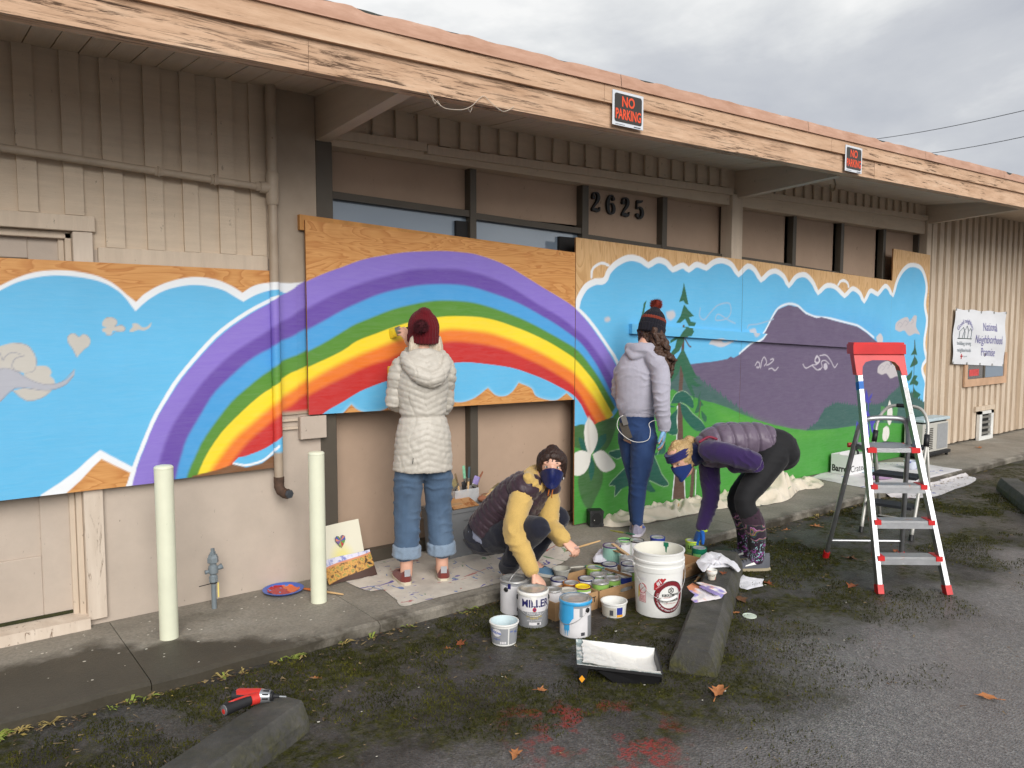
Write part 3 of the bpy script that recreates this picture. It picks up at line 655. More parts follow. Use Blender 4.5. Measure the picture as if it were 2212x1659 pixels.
# mountain, forests, meadow
mt = C_([(60,712),(180,700),(290,680),(310,665),(330,674),(370,650),(440,590),(500,555),(540,500),(580,420),(620,360),(690,330),(750,345),(800,390),(870,415),(900,410),(960,425),(1050,450),(1130,470),(1190,510),(1230,545),(1290,590),(1340,640),(1390,700),(1420,780),(1440,900),(1400,1200),(0,1250),(-150,760)])
line(C_([(370,645),(440,585),(500,548),(540,492),(580,412),(620,352),(690,322),(750,337),(800,382),(870,408),(960,418),(1050,443),(1130,462),(1190,502),(1240,540)]), WHITE, 0.022, 0.010, 3, 0.9)
fill(mt, c3(100, 86, 114), 0.004)
fill(C_([(-120,860),(-20,740),(30,752),(60,770),(110,795),(130,850),(165,870),(200,900),(250,925),(300,960),(350,1000),(400,1030),(480,1075),(300,1120),(-120,1020)]), c3(62, 96, 92), 0.005)
for i in range(26):
    t = i/25; x0 = 40+t*430; y0 = 760+t*312+(8 if i % 2 else -6); fill(C_([(x0-16,y0+26),(x0-2,y0-12-rnd.random()*10),(x0+14,y0+26)]), c3(62, 96, 92), 0.003)
fr = [(800,1145),(880,1085),(905,1040),(930,1000),(1000,965),(1060,975),(1130,985),(1190,978),(1250,978),(1310,960),(1350,910),(1410,858),(1480,900),(1530,940),(1590,975),(1590,1140),(1300,1130),(1000,1160)]
fill(C_(fr), c3(52, 92, 86), 0.005)
for i in range(len(fr)-4):
    (xa, ya), (xb, yb) = fr[i], fr[i+1]
    for k in range(4):
        t = (k+0.5)/4; x0 = xa+(xb-xa)*t; y0 = ya+(yb-ya)*t; fill(C_([(x0-12,y0+22),(x0,y0-10-rnd.random()*12),(x0+12,y0+22)]), c3(52, 92, 86), 0.003)
GRN = c3(66, 148, 52)
fill(B_([(1480,1125),(1560,1105),(1620,1118),(1690,1085),(1760,1060),(1810,985),(1860,960),(1990,950),(2085,905),(2150,875)])+C_([(-20,905),(40,915),(120,945),(200,965),(300,1000),(380,1035),(470,1072),(600,1110),(700,1130),(805,1145),(1000,1132),(1150,1108),(1300,1092),(1450,1100),(1600,1112),(1620,1600),(800,1800),(0,2000)])+B_([(1400,2000)]), GRN, 0.004)
fill(C_([(200,985),(420,1060),(700,1150),(980,1160),(700,1200),(300,1130)]), c3(92, 168, 58), 0.08, 4, 0.6)
fill(C_([(900,1330),(1300,1200),(1580,1180),(1580,1400),(900,1450)]), c3(52, 126, 48), 0.12, 0, 0.6)
# rainbow end on the right sheet (over the sky, behind the meadow)
RAINR = len(LAY)
rb2 = {}
for k in RB: rb2[k] = [p for p in RB[k] if p[0] > 1200]
clipb = B_([(1665,1112),(1600,1100),(1380,1130),(1400,300)])
line(B_([(1470,318),(1510,338),(1575,398),(1645,482),(1722,595),(1785,695),(1850,860)]), WHITE, 0.028)
for k, col, sf in (('p', LPUR, 0.004), ('d', DPUR, 0.018), ('b', RBLU, 0.014), ('g', RGRN, 0.010), ('y', RYEL, 0.005), ('o', RORA, 0.026), ('r', RRED, 0.020)):
    cur = [tuple(p) for p in curve(rb2[k], 3)]; LAY.append(('f', WZ(cur+B_([(1700,1105),(1380,1150),(1380,300)])), col, sf, 1.0))
LAY.append(('f', WZ([tuple(p) for p in curve(rb2['x'], 3)]+B_([(1620,1130),(1380,1130),(1380,850)])), BLUE, 0.003, 1.0))
fill(B_([(1480,1128),(1555,1108),(1612,1122),(1680,1085),(1760,1066),(1812,985),(1830,975),(1830,1300),(1480,1400)]), GRN, 0.004)
# trillium
LEAF, TEAL, TREE = c3(58, 102, 50), c3(16, 90, 74), c3(34, 96, 66)
fill(B_([(1640,1310),(1645,1120),(1690,1082),(1778,1064),(1774,1150),(1730,1250),(1680,1300)]), LEAF, 0.004, 3)
fill(B_([(1480,1130),(1555,1105),(1600,1130),(1600,1290),(1540,1260),(1480,1230)]), LEAF, 0.004, 2)
fill(B_([(1620,1320),(1690,1400),(1692,1490),(1650,1580),(1610,1660),(1560,1600),(1535,1480),(1560,1390)]), LEAF, 0.012, 3)
fill(B_([(1535,1190),(1570,1205),(1602,1278),(1560,1268)]), TEAL, 0.003, 3); fill(B_([(1718,1163),(1712,1220),(1640,1295),(1668,1190)]), TEAL, 0.003, 3); fill(B_([(1620,1300),(1642,1385),(1620,1472),(1604,1390)]), TEAL, 0.003, 3)
PET = c3(226, 224, 216)
fill(B_([(1605,1058),(1640,1100),(1662,1165),(1655,1235),(1620,1302),(1590,1260),(1575,1180),(1580,1110)]), PET, 0.003, 3); fill(B_([(1622,1293),(1608,1370),(1570,1425),(1510,1436),(1478,1400),(1490,1310),(1555,1274)]), PET, 0.003, 3); fill(B_([(1630,1300),(1685,1272),(1735,1305),(1778,1368),(1750,1402),(1700,1414),(1655,1370)]), PET, 0.003, 3)
line(B_([(1604,1065),(1600,1150),(1612,1280)]), c3(206, 202, 192), 0.02, 0.02)
# fir tree
BRN = c3(92, 66, 54)
fill(E_([(505,400),(516,400),(512,640),(500,900),(505,1300),(520,1600),(430,1600),(455,1250),(468,950),(485,700)]), BRN, 0.003)
line(E_([(432,1600),(458,1250),(466,960)]), WHITE, 0.012); line(E_([(520,1600),(506,1300)]), WHITE, 0.010); line(E_([(575,1400),(562,1590)]), BRN, 0.05); line(E_([(595,1400),(590,1570)]), WHITE, 0.01)
fill(E_([(513,108),(528,180),(545,262),(522,255),(510,235),(480,245),(498,190)]), TREE, 0.003)
fill(E_([(515,260),(545,300),(582,340),(548,350),(560,380),(596,384),(585,412),(545,408),(520,360),(490,385),(460,385),(490,340)]), TREE, 0.003)
fill(E_([(512,412),(548,418),(556,450),(540,478),(500,480),(515,500),(480,580),(420,630),(400,625),(450,560),(465,500),(420,528),(418,510),(460,480),(485,440)]), TREE, 0.003)
line(E_([(520,495),(545,540),(560,552)]), BRN, 0.014)
fill(E_([(505,560),(545,640),(590,740),(605,770),(570,765),(600,800),(635,815),(600,828),(560,810),(585,880),(582,918),(550,850),(510,760),(490,680),(470,740),(430,790),(365,838),(300,850),(340,800),(400,740),(450,660)]), TREE, 0.003)
fill(E_([(255,232),(246,270),(240,300),(238,350),(232,388),(200,390),(215,350),(228,300),(236,250)]), TREE, 0.003)
for P in ([(420,940),(450,880),(490,858),(530,866),(570,915),(575,975),(530,950),(500,935),(460,940)], [(485,935),(530,960),(570,1010),(630,1060),(660,1120),(600,1130),(540,1080),(500,1020)], [(470,975),(460,1060),(465,1150),(410,1150),(380,1110),(410,1040)],
          [(120,1215),(90,1250),(0,1275),(10,1300),(60,1320),(110,1290),(200,1300),(330,1190),(380,1180),(330,1280),(370,1230)], [(130,1365),(90,1400),(0,1500),(40,1510),(35,1580),(80,1530),(120,1510),(180,1480),(240,1400),(300,1290),(340,1290)], [(300,1290),(340,1380),(360,1430),(405,1495),(370,1510),(300,1480),(270,1470),(300,1520),(318,1545),(280,1550),(240,1520),(230,1420)], [(330,1290),(350,1240),(380,1200),(380,1280)]):
    L = E_(P); line(L[:len(L)//2+1], c3(196, 222, 190), 0.009, 0.005, 3, 0.8); fill(L, TEAL, 0.003, 3)
for P in ([(630,850),(622,910),(648,955),(628,960),(615,1000),(585,1005),(605,950),(610,900)], [(632,990),(670,1035),(660,1072),(635,1040)]): fill(E_(P), TREE, 0.003, 2)
line(E_([(625,930),(615,1040)]), BRN, 0.01)
# small fir and flowers at the far end
for P in ([(1508,550),(1500,620),(1480,655),(1505,650),(1522,655),(1512,610)], [(1505,660),(1488,700),(1475,735),(1500,725),(1525,710),(1520,685)], [(1490,750),(1470,780),(1450,795),(1462,825),(1485,800)], [(1500,785),(1478,830),(1470,850),(1500,845),(1520,855),(1530,830),(1512,815),(1525,790)], [(1500,865),(1490,920),(1520,935),(1545,910),(1515,890)]): fill(C_(P), c3(28, 92, 62), 0.004, 2)
line(C_([(1506,560),(1500,800),(1492,960)]), c3(60, 70, 60), 0.014)
VIO = c3(66, 62, 168)
for P in ([(1190,875),(1205,930),(1200,960),(1185,930)], [(1232,900),(1225,930),(1205,955),(1212,925)], [(1175,940),(1200,950),(1225,955),(1200,968)], [(1160,1010),(1200,1020),(1215,1050),(1190,1070),(1165,1050)], [(1120,1180),(1130,1080),(1145,1130),(1140,1190)], [(1190,1080),(1210,1110),(1212,1190),(1195,1170),(1180,1120)], [(1215,1080),(1255,1070),(1235,1120),(1255,1180),(1225,1150)]): fill(C_(P), VIO, 0.005, 2)
line(C_([(1204,960),(1203,1080)]), VIO, 0.02)
fill(C_([(1285,985),(1320,1000),(1330,1080),(1290,1075)]), c3(72, 140, 70), 0.008, 2); fill(C_([(1370,980),(1395,975),(1385,1070),(1350,1075)]), c3(72, 140, 70), 0.008, 2)
fill(C_([(1342,945),(1360,1010),(1355,1080),(1340,1110),(1325,1070),(1328,1000)]), PET, 0.004, 3); fill(C_([(1300,1130),(1320,1115),(1338,1130),(1338,1180),(1315,1215),(1295,1195)]), PET, 0.004, 3)
# chalky curls in the sky and on the mountain
SW = c3(196, 190, 200); SWP = c3(204, 196, 196)
for P in ([(472,722),(485,700),(500,712),(495,735),(480,735)], [(505,740),(515,690),(530,668),(545,700),(530,725)], [(545,720),(565,712),(590,690),(585,680),(570,685)], [(560,745),(580,740),(600,755),(620,735)], [(780,715),(800,740),(840,720),(870,715),(885,690),(872,660),(858,685),(870,705),(890,695)], [(890,660),(930,655),(960,690),(985,735),(1005,712)], [(880,750),(905,735),(900,700),(925,690),(950,712)], [(840,722),(870,750),(895,750)], [(917,720),(930,710),(938,735),(925,748),(915,735)]): line(C_(P), SW, 0.011, 0.004)
fill(C_([(915,715),(930,708),(940,728),(930,750),(916,742)]), c3(190, 184, 196), 0.004, 3); line(C_([(862,680),(875,665),(890,690),(872,712),(858,695)]), SW, 0.016)
for P in ([(115,350),(110,400),(140,425),(180,380),(230,330),(300,320),(310,380),(280,420),(215,430),(230,390),(300,430),(340,450)], [(420,480),(430,460),(480,455),(540,440),(590,420)], [(330,570),(270,560),(230,555),(260,600),(320,560)]): line(C_(P), c3(160, 186, 212), 0.012, 0.006, 4, 0.9)
fill(C_([(170,585),(190,555),(240,548),(270,575),(330,555),(310,580),(250,605),(200,590)]), SWP, 0.006, 3, 0.8); fill(C_([(430,490),(470,480),(480,520),(450,540)]), SWP, 0.01, 3, 0.7); fill(E_([(390,310),(440,300),(455,340),(420,370),(395,350)]), SWP, 0.014, 3, 0.8); fill(B_([(1705,415),(1730,405),(1745,425),(1725,442),(1705,435)]), SWP, 0.012, 3, 0.8)
for cx_, cy_, s in ((1440, 460, 1.0), (1320, 740, 0.95)):
    fill(C_([(cx_-60*s,cy_+30*s),(cx_-55*s,cy_-10*s),(cx_-20*s,cy_-40*s),(cx_+20*s,cy_-50*s),(cx_+35*s,cy_-20*s),(cx_+60*s,cy_-60*s),(cx_+80*s,cy_-55*s),(cx_+75*s,cy_+10*s),(cx_+100*s,cy_+60*s),(cx_+70*s,cy_+55*s),(cx_+30*s,cy_+70*s),(cx_,cy_+35*s),(cx_-30*s,cy_+45*s)]), c3(196, 190, 192), 0.006, 3)
    for q in range(3): line(C_([(cx_-45*s+q*35*s,cy_+5*s-q*10),(cx_-30*s+q*35*s,cy_-18*s-q*10),(cx_-12*s+q*35*s,cy_-2*s-q*10),(cx_-28*s+q*35*s,cy_+14*s-q*10)]), c3(168, 164, 172), 0.008, 0.004)
fill(C_([(1255,540),(1280,515),(1298,540),(1295,575),(1268,580)]), c3(204, 200, 202), 0.008, 3)

def paint(xz, which):
    """xz (n,2) wall coordinates -> rgba: rgb paint colour, alpha = paint coverage (0 = bare board)"""
    X = xz[:, 0].copy(); Z = xz[:, 1].copy()
    wob = 0.0018*np.sin(X*13+Z*9)*np.sin(Z*17-X*7)+0.0008*np.sin(X*71+3)*np.sin(Z*83)
    X += wob; Z += 0.0012*np.sin(X*17+Z*11)
    rgb = np.zeros((len(X), 3)); al = np.zeros(len(X)); rgb[:] = WHITE
    idx = range(len(LAY))
    if which == 'left': idx = range(0, MIDW)
    elif which == 'mid': idx = range(RIM+1, RTS)
    elif which == 'right': idx = list(range(RTS, len(LAY)))
    for i in idx:
        L = LAY[i]; P = L[1]
        if which == 'left' and i > RIM and False: continue
        mrg = (L[3]+L[4] if L[0] == 'l' else L[3])*1.5+0.01
        lo = P.min(0)-mrg; hi = P.max(0)+mrg
        k = np.nonzero((X > lo[0]) & (X < hi[0]) & (Z > lo[1]) & (Z < hi[1]))[0]
        if len(k) == 0: continue
        x, z = X[k], Z[k]
        if L[0] == 'f':
            s = np.where(inside(x, z, P), 1.0, -1.0)*seg_dist(x, z, P, True); a = np.clip(0.5+s/(2*L[3]), 0, 1)*L[4]
        else:
            a = np.clip(0.5+(L[3]*0.5-seg_dist(x, z, P, False))/(2*L[4]), 0, 1)*L[5]
        a = a*a*(3-2*a)
        if L[2] is None: al[k] *= (1-a)
        else:
            na = al[k]+(1-al[k])*a
            wgt = np.where(na > 1e-6, a/np.maximum(na, 1e-6), 0); wgt = np.maximum(wgt, np.where(al[k] > 0.99, a, 0))
            rgb[k] = rgb[k]*(1-wgt[:, None])+np.asarray(L[2])*wgt[:, None]; al[k] = na
    return np.hstack([rgb, al[:, None]])

def mat_mural(name, base, wood=True, grain_rot=0.0):
    """paint (from the painted layer colours) over bare plywood or over the building's own trim paint"""
    m, n, p = newmat(name)
    at = n.node('ShaderNodeAttribute', attribute_name='paint', attribute_type='GEOMETRY')
    v = n.mapped()
    if wood:
        gv = n.mapped((1.3, 7.0, 7.0) if grain_rot == 0 else (6.0, 6.0, 1.1))
        wv = n.noise(gv, 1.15, 3, 0.5, 0.9)
        rings = n.math('FRACT', n.math('MULTIPLY', wv, 11.0))
        g = n.ramp(rings, [(0.0, srgb(*base[0])), (0.55, srgb(*base[1])), (0.9, srgb(*base[2])), (1.0, srgb(*base[0]))])
        g = n.mix(n.fac(n.noise(n.mapped((2, 40, 40) if grain_rot == 0 else (40, 40, 2)), 3, 4), 0.4, 0.7, 0, 0.4), g, srgb(*base[2]))
        vk = n.node('ShaderNodeTexVoronoi', {'Vector': v, 'Scale': 2.6}).outputs['Distance']
        g = n.mix(n.fac(vk, 0.045, 0.02), g, srgb(86, 50, 26))
    else: g = n.mix(n.fac(n.noise(v, 4, 5), .3, .7), srgb(*base[0]), srgb(*base[1]))
    br = n.noise(n.mapped((7, 30, 55)), 1.0, 5, 0.7, 0.7)
    pc = n.mix(n.fac(br, 0.32, 0.7, 0, 0.16), at.outputs['Color'], n.mix(0.28, at.outputs['Color'], (0.9, 0.93, 0.95, 1)))
    pc = n.mix(n.fac(n.noise(v, 2.3, 4, 0.6), 0.35, 0.75, 0, 0.22), pc, n.mix(0.35, pc, (0.02, 0.03, 0.05, 1)))
    c = n.mix(at.outputs['Alpha'], g, pc)
    h = n.math('ADD', n.math('MULTIPLY', br, n.math('ADD', 0.3, at.outputs['Alpha'])), n.math('MULTIPLY', n.noise(v, 9.0, 4, 0.6), 0.5))
    setp(n, p, base=c, rough=n.fac(n.noise(v, 6, 3), 0.3, 0.7, 0.42, 0.6), spec=0.4, normal=n.bump(h, 0.14, 0.004))
    return m
PLY1 = ((216, 160, 98), (208, 150, 88), (190, 126, 68)); PLY2 = ((220, 182, 134), (212, 171, 120), (194, 150, 98))
MM1, MM2 = mat_mural('mural_on_fir_plywood', PLY1), mat_mural('mural_on_pale_plywood', PLY2, True, 1.0)
MMT = mat_mural('mural_on_trim', ((176, 160, 142), (160, 144, 126)), False)

def paint_attr(me, which):
    n = len(me.vertices); co = np.empty(n*3); me.vertices.foreach_get('co', co); return co.reshape(-1, 3)
def painted(name, mb_, mat, parent, which, off=(0, 0, 0), smooth=False, shift=(0.0, 0.0), zmin=-9):
    """build a mesh whose vertices carry the mural's paint colour at their place on the wall"""
    V = np.array(mb_.v); col = paint(V[:, [0, 2]]+np.array(shift), which)
    col[:, 3] *= np.clip((V[:, 2]-zmin)/0.02, 0, 1)
    me = mb_.mesh(name, mat, smooth, off)
    ca = me.color_attributes.new('paint', 'FLOAT_COLOR', 'POINT')
    ca.data.foreach_set('color', col.astype(np.float32).ravel())
    o = new_obj(name, me, parent); return o
def np_sheet(mb_, x0, x1, zb, zt_, y, step, th=0.014):
    """finely divided front face (zb, zt_ are functions of x) plus plain edges and back"""
    nx = max(2, int((x1-x0)/step)); nz = max(2, int((zt_(x0)-zb(x0))/step)); k = len(mb_.v)
    xs = np.linspace(x0, x1, nx+1)
    for x in xs:
        a, c = zb(x), zt_(x)
        mb_.v.extend([(x, y+0.0025*math.sin(x*3.1+1)*math.sin(z*2.7), z) for z in np.linspace(a, c, nz+1)])
    for i in range(nx):
        for j in range(nz): q = k+i*(nz+1)+j; mb_.f.append((q, q+nz+1, q+nz+2, q+1)); mb_.m.append(0)
    return mb_
def sheet(name, label, x0, x1, zb, zt_, y, step, mat, which, th=0.015, group='mural sheets on the wall'):
    f = MB(); np_sheet(f, x0, x1, zb, zt_, y, step)
    bse = ((x0+x1)/2, y, zb(x0)); t = thing(name, label, 'mural panel', bse, group=group)
    painted('painted_face', f, mat, t, which, bse, 'all')
    e = MB(); e.hexa([(x0, y+0.003, zb(x0)), (x1, y+0.003, zb(x1)), (x1, y+th, zb(x1)), (x0, y+th, zb(x0)), (x0, y+0.003, zt_(x0)), (x1, y+0.003, zt_(x1)), (x1, y+th, zt_(x1)), (x0, y+th, zt_(x0))])
    e.build('plywood_core', M('plywood_edge', srgb(150, 104, 60), 0.8, 0.3, 40), t); return t
sheet('mural_panel', 'plywood panel with painted blue sky, smoke curls, heart and start of the rainbow', -0.75, 1.737, lambda x: 0.735+0.008*(x>1.1), lambda x: 1.922-0.006*x, 4.545, 0.0065, MM1, 'left')
sheet('mural_panel', 'plywood panel with the top of the rainbow hanging over the boarded window', 1.955, 4.146, lambda x: 1.046-0.016*(x-1.955), lambda x: 2.222-0.0330*(x-1.955), MUY, 0.0065, MM1, 'mid')
sheet('mural_panel', 'tall plywood panel with the rainbow end, white trillium and fir tree', 4.152, 6.262, lambda x: 0.012, lambda x: 2.266-0.031*(x-4.15), MUY, 0.008, MM2, 'right')
sheet('mural_panel', 'plywood panel with the purple mountain and green meadow under clouds', 6.268, 9.105, lambda x: 0.008, lambda x: 2.203-0.036*(x-6.26), MUY+0.002, 0.009, MM2, 'right')
sheet('mural_panel', 'tall narrow plywood panel with rounded cloud edge and small fir beside metal siding', 9.11, 10.03, lambda x: 0.006, lambda x: 2.468-0.027*(x-9.1), MUY+0.004, 0.009, MM2, 'right')
# ledger boards screwed over the sheets
f = MB(); L0, L1 = (4.745, 1.562), (8.33, 1.375); nn = 300; dzl = 0.041
rows = []
for i in range(nn+1):
    t = i/nn; x = L0[0]+(L1[0]-L0[0])*t; z = L0[1]+(L1[1]-L0[1])*t
    rows.append([(x, MUY-0.001, z-dzl), (x, MUY-0.038, z-dzl)]+[(x, MUY-0.039, z-dzl+2*dzl*k/10) for k in range(11)]+[(x, MUY-0.038, z+dzl), (x, MUY-0.001, z+dzl)])
f.grid(rows); f.add([rows[0][0], rows[0][1], rows[0][13], rows[0][14]], [(0, 1, 2, 3)]); f.add([rows[nn][0], rows[nn][1], rows[nn][13], rows[nn][14]], [(3, 2, 1, 0)])
o = painted('ledger_board', f, MM2, None, 'right', (L0[0], MUY, L0[1])); o.location = (L0[0], MUY, L0[1])
tag(o, 'painted timber rail screwed across the mountain panels, sky blue to purple', 'board')
# stub of bare timber behind the top left corner of the middle sheet
o = MB(); o.hexa([(1.928, MUY+0.016, 2.165), (4.13, MUY+0.016, 2.075), (4.13, MUY+0.055, 2.075), (1.928, MUY+0.055, 2.165), (1.928, MUY+0.016, 2.256), (4.13, MUY+0.016, 2.152), (4.13, MUY+0.055, 2.152), (1.928, MUY+0.055, 2.256)])
ob = o.solo('cleat_board', M('fir_timber', srgb(196, 140, 78), 0.7, 0.2, 12), 'raw timber cleat behind the top corner of the rainbow panel', 'board')
# corner boards of the building, painted through by the mural
for x0, x1, z0, d in TB:
    f = MB(); nx, nz = 8, 300
    rows = [[(x0+(x1-x0)*i/nx, WY-d, z0+(zs(x0)-z0)*j/nz) for j in range(nz+1)] for i in range(nx+1)]
    f.grid(rows); o = painted('corner_board', f, MMT, bld, 'left', bld.location, zmin=1.06)
    e = MB(); e.box((x0, WY-d+0.0015, z0), (x1, WY, zs(x0))); e.build('board_core', TRM, o)
plank('bracket_block', (1.905, WY-0.05, 0.895), (2.075, WY-0.012, 1.035), PNL, bld)
b = MB(); b.box((1.80, WY-0.02, 0.96), (1.90, WY-0.005, 0.975)); b.box((1.80, WY-0.02, 1.01), (1.90, WY-0.005, 1.025)); b.build('pipe_strap', TRM, bld)
# ---- gas pipe on the wall
gp = thing('gas_pipe', 'painted vertical gas pipe on the wall with a side branch and rusty capped elbow', 'pipe', (1.752, WY-0.06, 0.58))
PYY = WY-0.075; px0 = 1.752
rows = []; zz_ = np.linspace(0.66, 2.40, 400)
f = MB()
for z in zz_: rows.append([(px0+0.027*math.cos(a), PYY+0.027*math.sin(a), z) for a in np.linspace(0, 2*PI, 15)])
f.grid(rows); PAINTP = mat_mural('mural_on_pipe', ((178, 162, 144), (150, 132, 112)), False)
painted('riser', f, PAINTP, gp, 'left', gp.location, 'all', (0.02, 0.0), 0.83)
PIPM = M('pipe_paint', srgb(176, 160, 141), 0.55, 0.1, 8, 0.2, 40, stain=srgb(90, 62, 44), stain_s=14, stain_lo=0.66, stain_hi=0.72)
f = MB(); f.tube([(px0, PYY, 2.395), (px0, PYY, 2.97)], 0.030, 14); f.build('riser', PIPM, gp, True)
f = MB(); f.tube([(px0, PYY, 2.29), (px0, PYY, 2.30), (px0, PYY, 2.33), (px0, PYY, 2.44), (px0, PYY, 2.47), (px0, PYY, 2.48)], [0.030, 0.036, 0.038, 0.038, 0.036, 0.030], 16); f.tube([(px0-0.02, PYY, 2.385), (px0-0.075, PYY, 2.386)], 0.032, 14); f.tube([(px0-0.06, PYY, 2.386), (px0-0.10, PYY, 2.387)], [0.028, 0.026], 6); f.build('tee_fitting', PIPM, gp, True)
f = MB(); f.tube([(px0-0.07, PYY, 2.386), (0.42, PYY, 2.440), (-0.9, PYY, 2.494)], 0.020, 12); br_ = f.build('branch_pipe', PIPM, gp, True)
for xx, rr in ((1.42, 0.028), (1.13, 0.024)):
    z_ = 2.386+(1.68-xx)*0.0426; f = MB(); f.tube([(xx-0.02, PYY, z_), (xx+0.02, PYY, z_)], rr, 6); f.tube([(xx-0.004, PYY, z_), (xx+0.004, PYY, z_)], rr+0.004, 12); f.build('coupling', PIPM, gp)
RUST = M('rusty_iron', srgb(78, 58, 46), 0.8, 0.35, 30, 0.5, 70)
f = MB(); f.tube([(px0, PYY, 0.69), (px0, PYY, 0.655)], 0.031, 14); f.tube([(px0, PYY, 0.665), (px0, PYY, 0.63), (px0+0.006, PYY-0.012, 0.605), (px0+0.02, PYY-0.04, 0.592), (px0+0.03, PYY-0.06, 0.592)], 0.030, 14); el = f.build('elbow', RUST, gp, True)
f = MB(); f.tube([(px0+0.03, PYY-0.058, 0.592), (px0+0.038, PYY-0.078, 0.592)], 0.026, 6); f.build('plug', M('dark_steel', srgb(82, 86, 92), 0.5, 0.2, 20, metal=0.4), el)

# ================================================================== SMALL MATERIALS
STEEL = M('tin_steel', srgb(202, 202, 200), 0.30, 0.12, 30, 0.1, 90, metal=0.6, stain=srgb(150, 140, 128), stain_s=24, stain_lo=.60, stain_hi=.70)
WIRE = M('bail_wire', srgb(190, 190, 188), 0.35, 0.05, metal=0.7)
ALU = M('ladder_aluminium', srgb(168, 170, 173), 0.38, 0.14, 14, 0.12, 120, metal=0.85, stain=srgb(222, 222, 218), stain_s=18, stain_lo=0.68, stain_hi=0.71)
ALUD = M('ladder_aluminium_ribbed', srgb(176, 178, 180), 0.42, 0.12, 14, 0.5, 160, metal=0.6, stain=srgb(205, 150, 120), stain_s=16, stain_lo=0.64, stain_hi=0.70)
REDP = M('red_plastic', srgb(206, 36, 38), 0.42, 0.10, 12, stain=srgb(230, 190, 185), stain_s=26, stain_lo=0.70, stain_hi=0.74)
WPL = M('white_plastic', srgb(232, 232, 228), 0.38, 0.03, 8, 0.05, 50)
BPL = M('black_plastic', srgb(26, 26, 28), 0.5, 0.2, 20)
CARD = M('cardboard', srgb(176, 140, 100), 0.85, 0.10, 14, 0.25, 60)
NAVY = M('navy_ink', srgb(34, 34, 96), 0.5, 0.1); GRNL = M('green_label', srgb(142, 186, 92), 0.5, 0.1, 30); WLAB = M('white_label', srgb(224, 222, 224), 0.55, 0.05, 20); GLAB = M('grey_label', srgb(150, 152, 156), 0.55, 0.06, 20)
BLKI = M('black_ink', srgb(24, 22, 24), 0.6, 0.1); REDI = M('red_ink', srgb(178, 32, 40), 0.55, 0.1); DRED = M('maroon_ink', srgb(122, 24, 34), 0.55, 0.1); BARC = M('barcode_ink', srgb(70, 70, 76), 0.6, 0.3, 200)
YEL = M('yellow_lid', srgb(240, 206, 30), 0.4, 0.04); BLUP = M('sky_blue_paint', srgb(64, 166, 222), 0.32, 0.08, 12, 0.3, 40); ORG = M('orange_brown_label', srgb(186, 118, 58), 0.5, 0.1); BLUL = M('blue_label', srgb(44, 62, 150), 0.5, 0.1); TEALP = M('green_paint', srgb(24, 112, 84), 0.35, 0.1); BRNP = M('brown_paint', srgb(84, 44, 24), 0.3, 0.15); WPNT = M('white_paint', srgb(236, 234, 228), 0.35, 0.04, 14, 0.5, 24, 0.006); PURL = M('purple_label', srgb(92, 62, 120), 0.5, 0.1); OFFW = M('offwhite_wash', srgb(196, 192, 180), 0.6, 0.1, 12); LGREEN = M('leaf_green_paint', srgb(130, 190, 110), 0.4, 0.1)
WOODH = M('brush_handle_wood', srgb(214, 178, 128), 0.55, 0.1, 20); BRIS = M('brush_bristle', srgb(120, 100, 72), 0.8, 0.25, 60, 0.4, 150); FERR = M('brush_ferrule', srgb(170, 168, 160), 0.35, 0.1, metal=0.8)

def camang(p): return math.atan2(-p[1], -p[0])
def cyl_text(parent, s, size, Rr, ang, z, mat, bold=0.0, sx=1.0, tilt=0.0, name='lettering', lift=0.0012, world_c=(0,0,0), arc=None):
    """lettering wrapped on an upright cylinder of radius Rr about the thing's own axis; right-reading from outside"""
    V, F = text_mesh(s, size, 0.0, bold=bold, sx=sx)
    mb_ = MB(); out = []
    for x, y, _ in V:
        if arc:                                      # bent round a circle of radius arc on the label
            a = x/arc[0]; rr = arc[0]+y if arc[1] > 0 else arc[0]-y
            x, y = rr*math.sin(a), (rr*math.cos(a) if arc[1] > 0 else -rr*math.cos(a))
        xx = x*math.cos(tilt)-y*math.sin(tilt); yy = x*math.sin(tilt)+y*math.cos(tilt)
        t = ang+xx/Rr; out.append(((Rr+lift)*math.cos(t), (Rr+lift)*math.sin(t), z+yy))
    mb_.add(out, F); return mb_.build(name, mat, parent, world=False)
def cyl_patch(parent, Rr, a0, a1, z0, z1, mat, name='label_patch', lift=0.0008, n=14, shape=None, R2=None):
    """rectangular (or shaped) patch on a cylinder; shape(u)->(za, zb) in 0..1"""
    rows = []
    for i in range(n+1):
        u = i/n; a = a0+(a1-a0)*u; lo, hi = (0, 1) if shape is None else shape(u); row = []
        for t in (lo, (lo+hi)/2, hi):
            z = z0+(z1-z0)*t; r_ = Rr if R2 is None else Rr+(R2-Rr)*t
            row.append(((r_+lift)*math.cos(a), (r_+lift)*math.sin(a), z))
        rows.append(row)
    mb_ = MB(); mb_.grid(rows); return mb_.build(name, mat, parent, world=False, smooth='all')
def flat_text(parent, s, size, origin, xdir, ydir, mat, bold=0.0, sx=1.0, name='lettering', lift=0.001, spacing=1.0, world=True, extrude=0.0):
    V, F = text_mesh(s, size, extrude, bold=bold, sx=sx, spacing=spacing)
    xd, yd = Vector(xdir).normalized(), Vector(ydir).normalized(); nd = xd.cross(yd); o = Vector(origin)
    mb_ = MB(); mb_.add([o+xd*x+yd*y+nd*(lift+extrude+z) for x, y, z in V], F); return mb_.build(name, mat, parent, world=world)

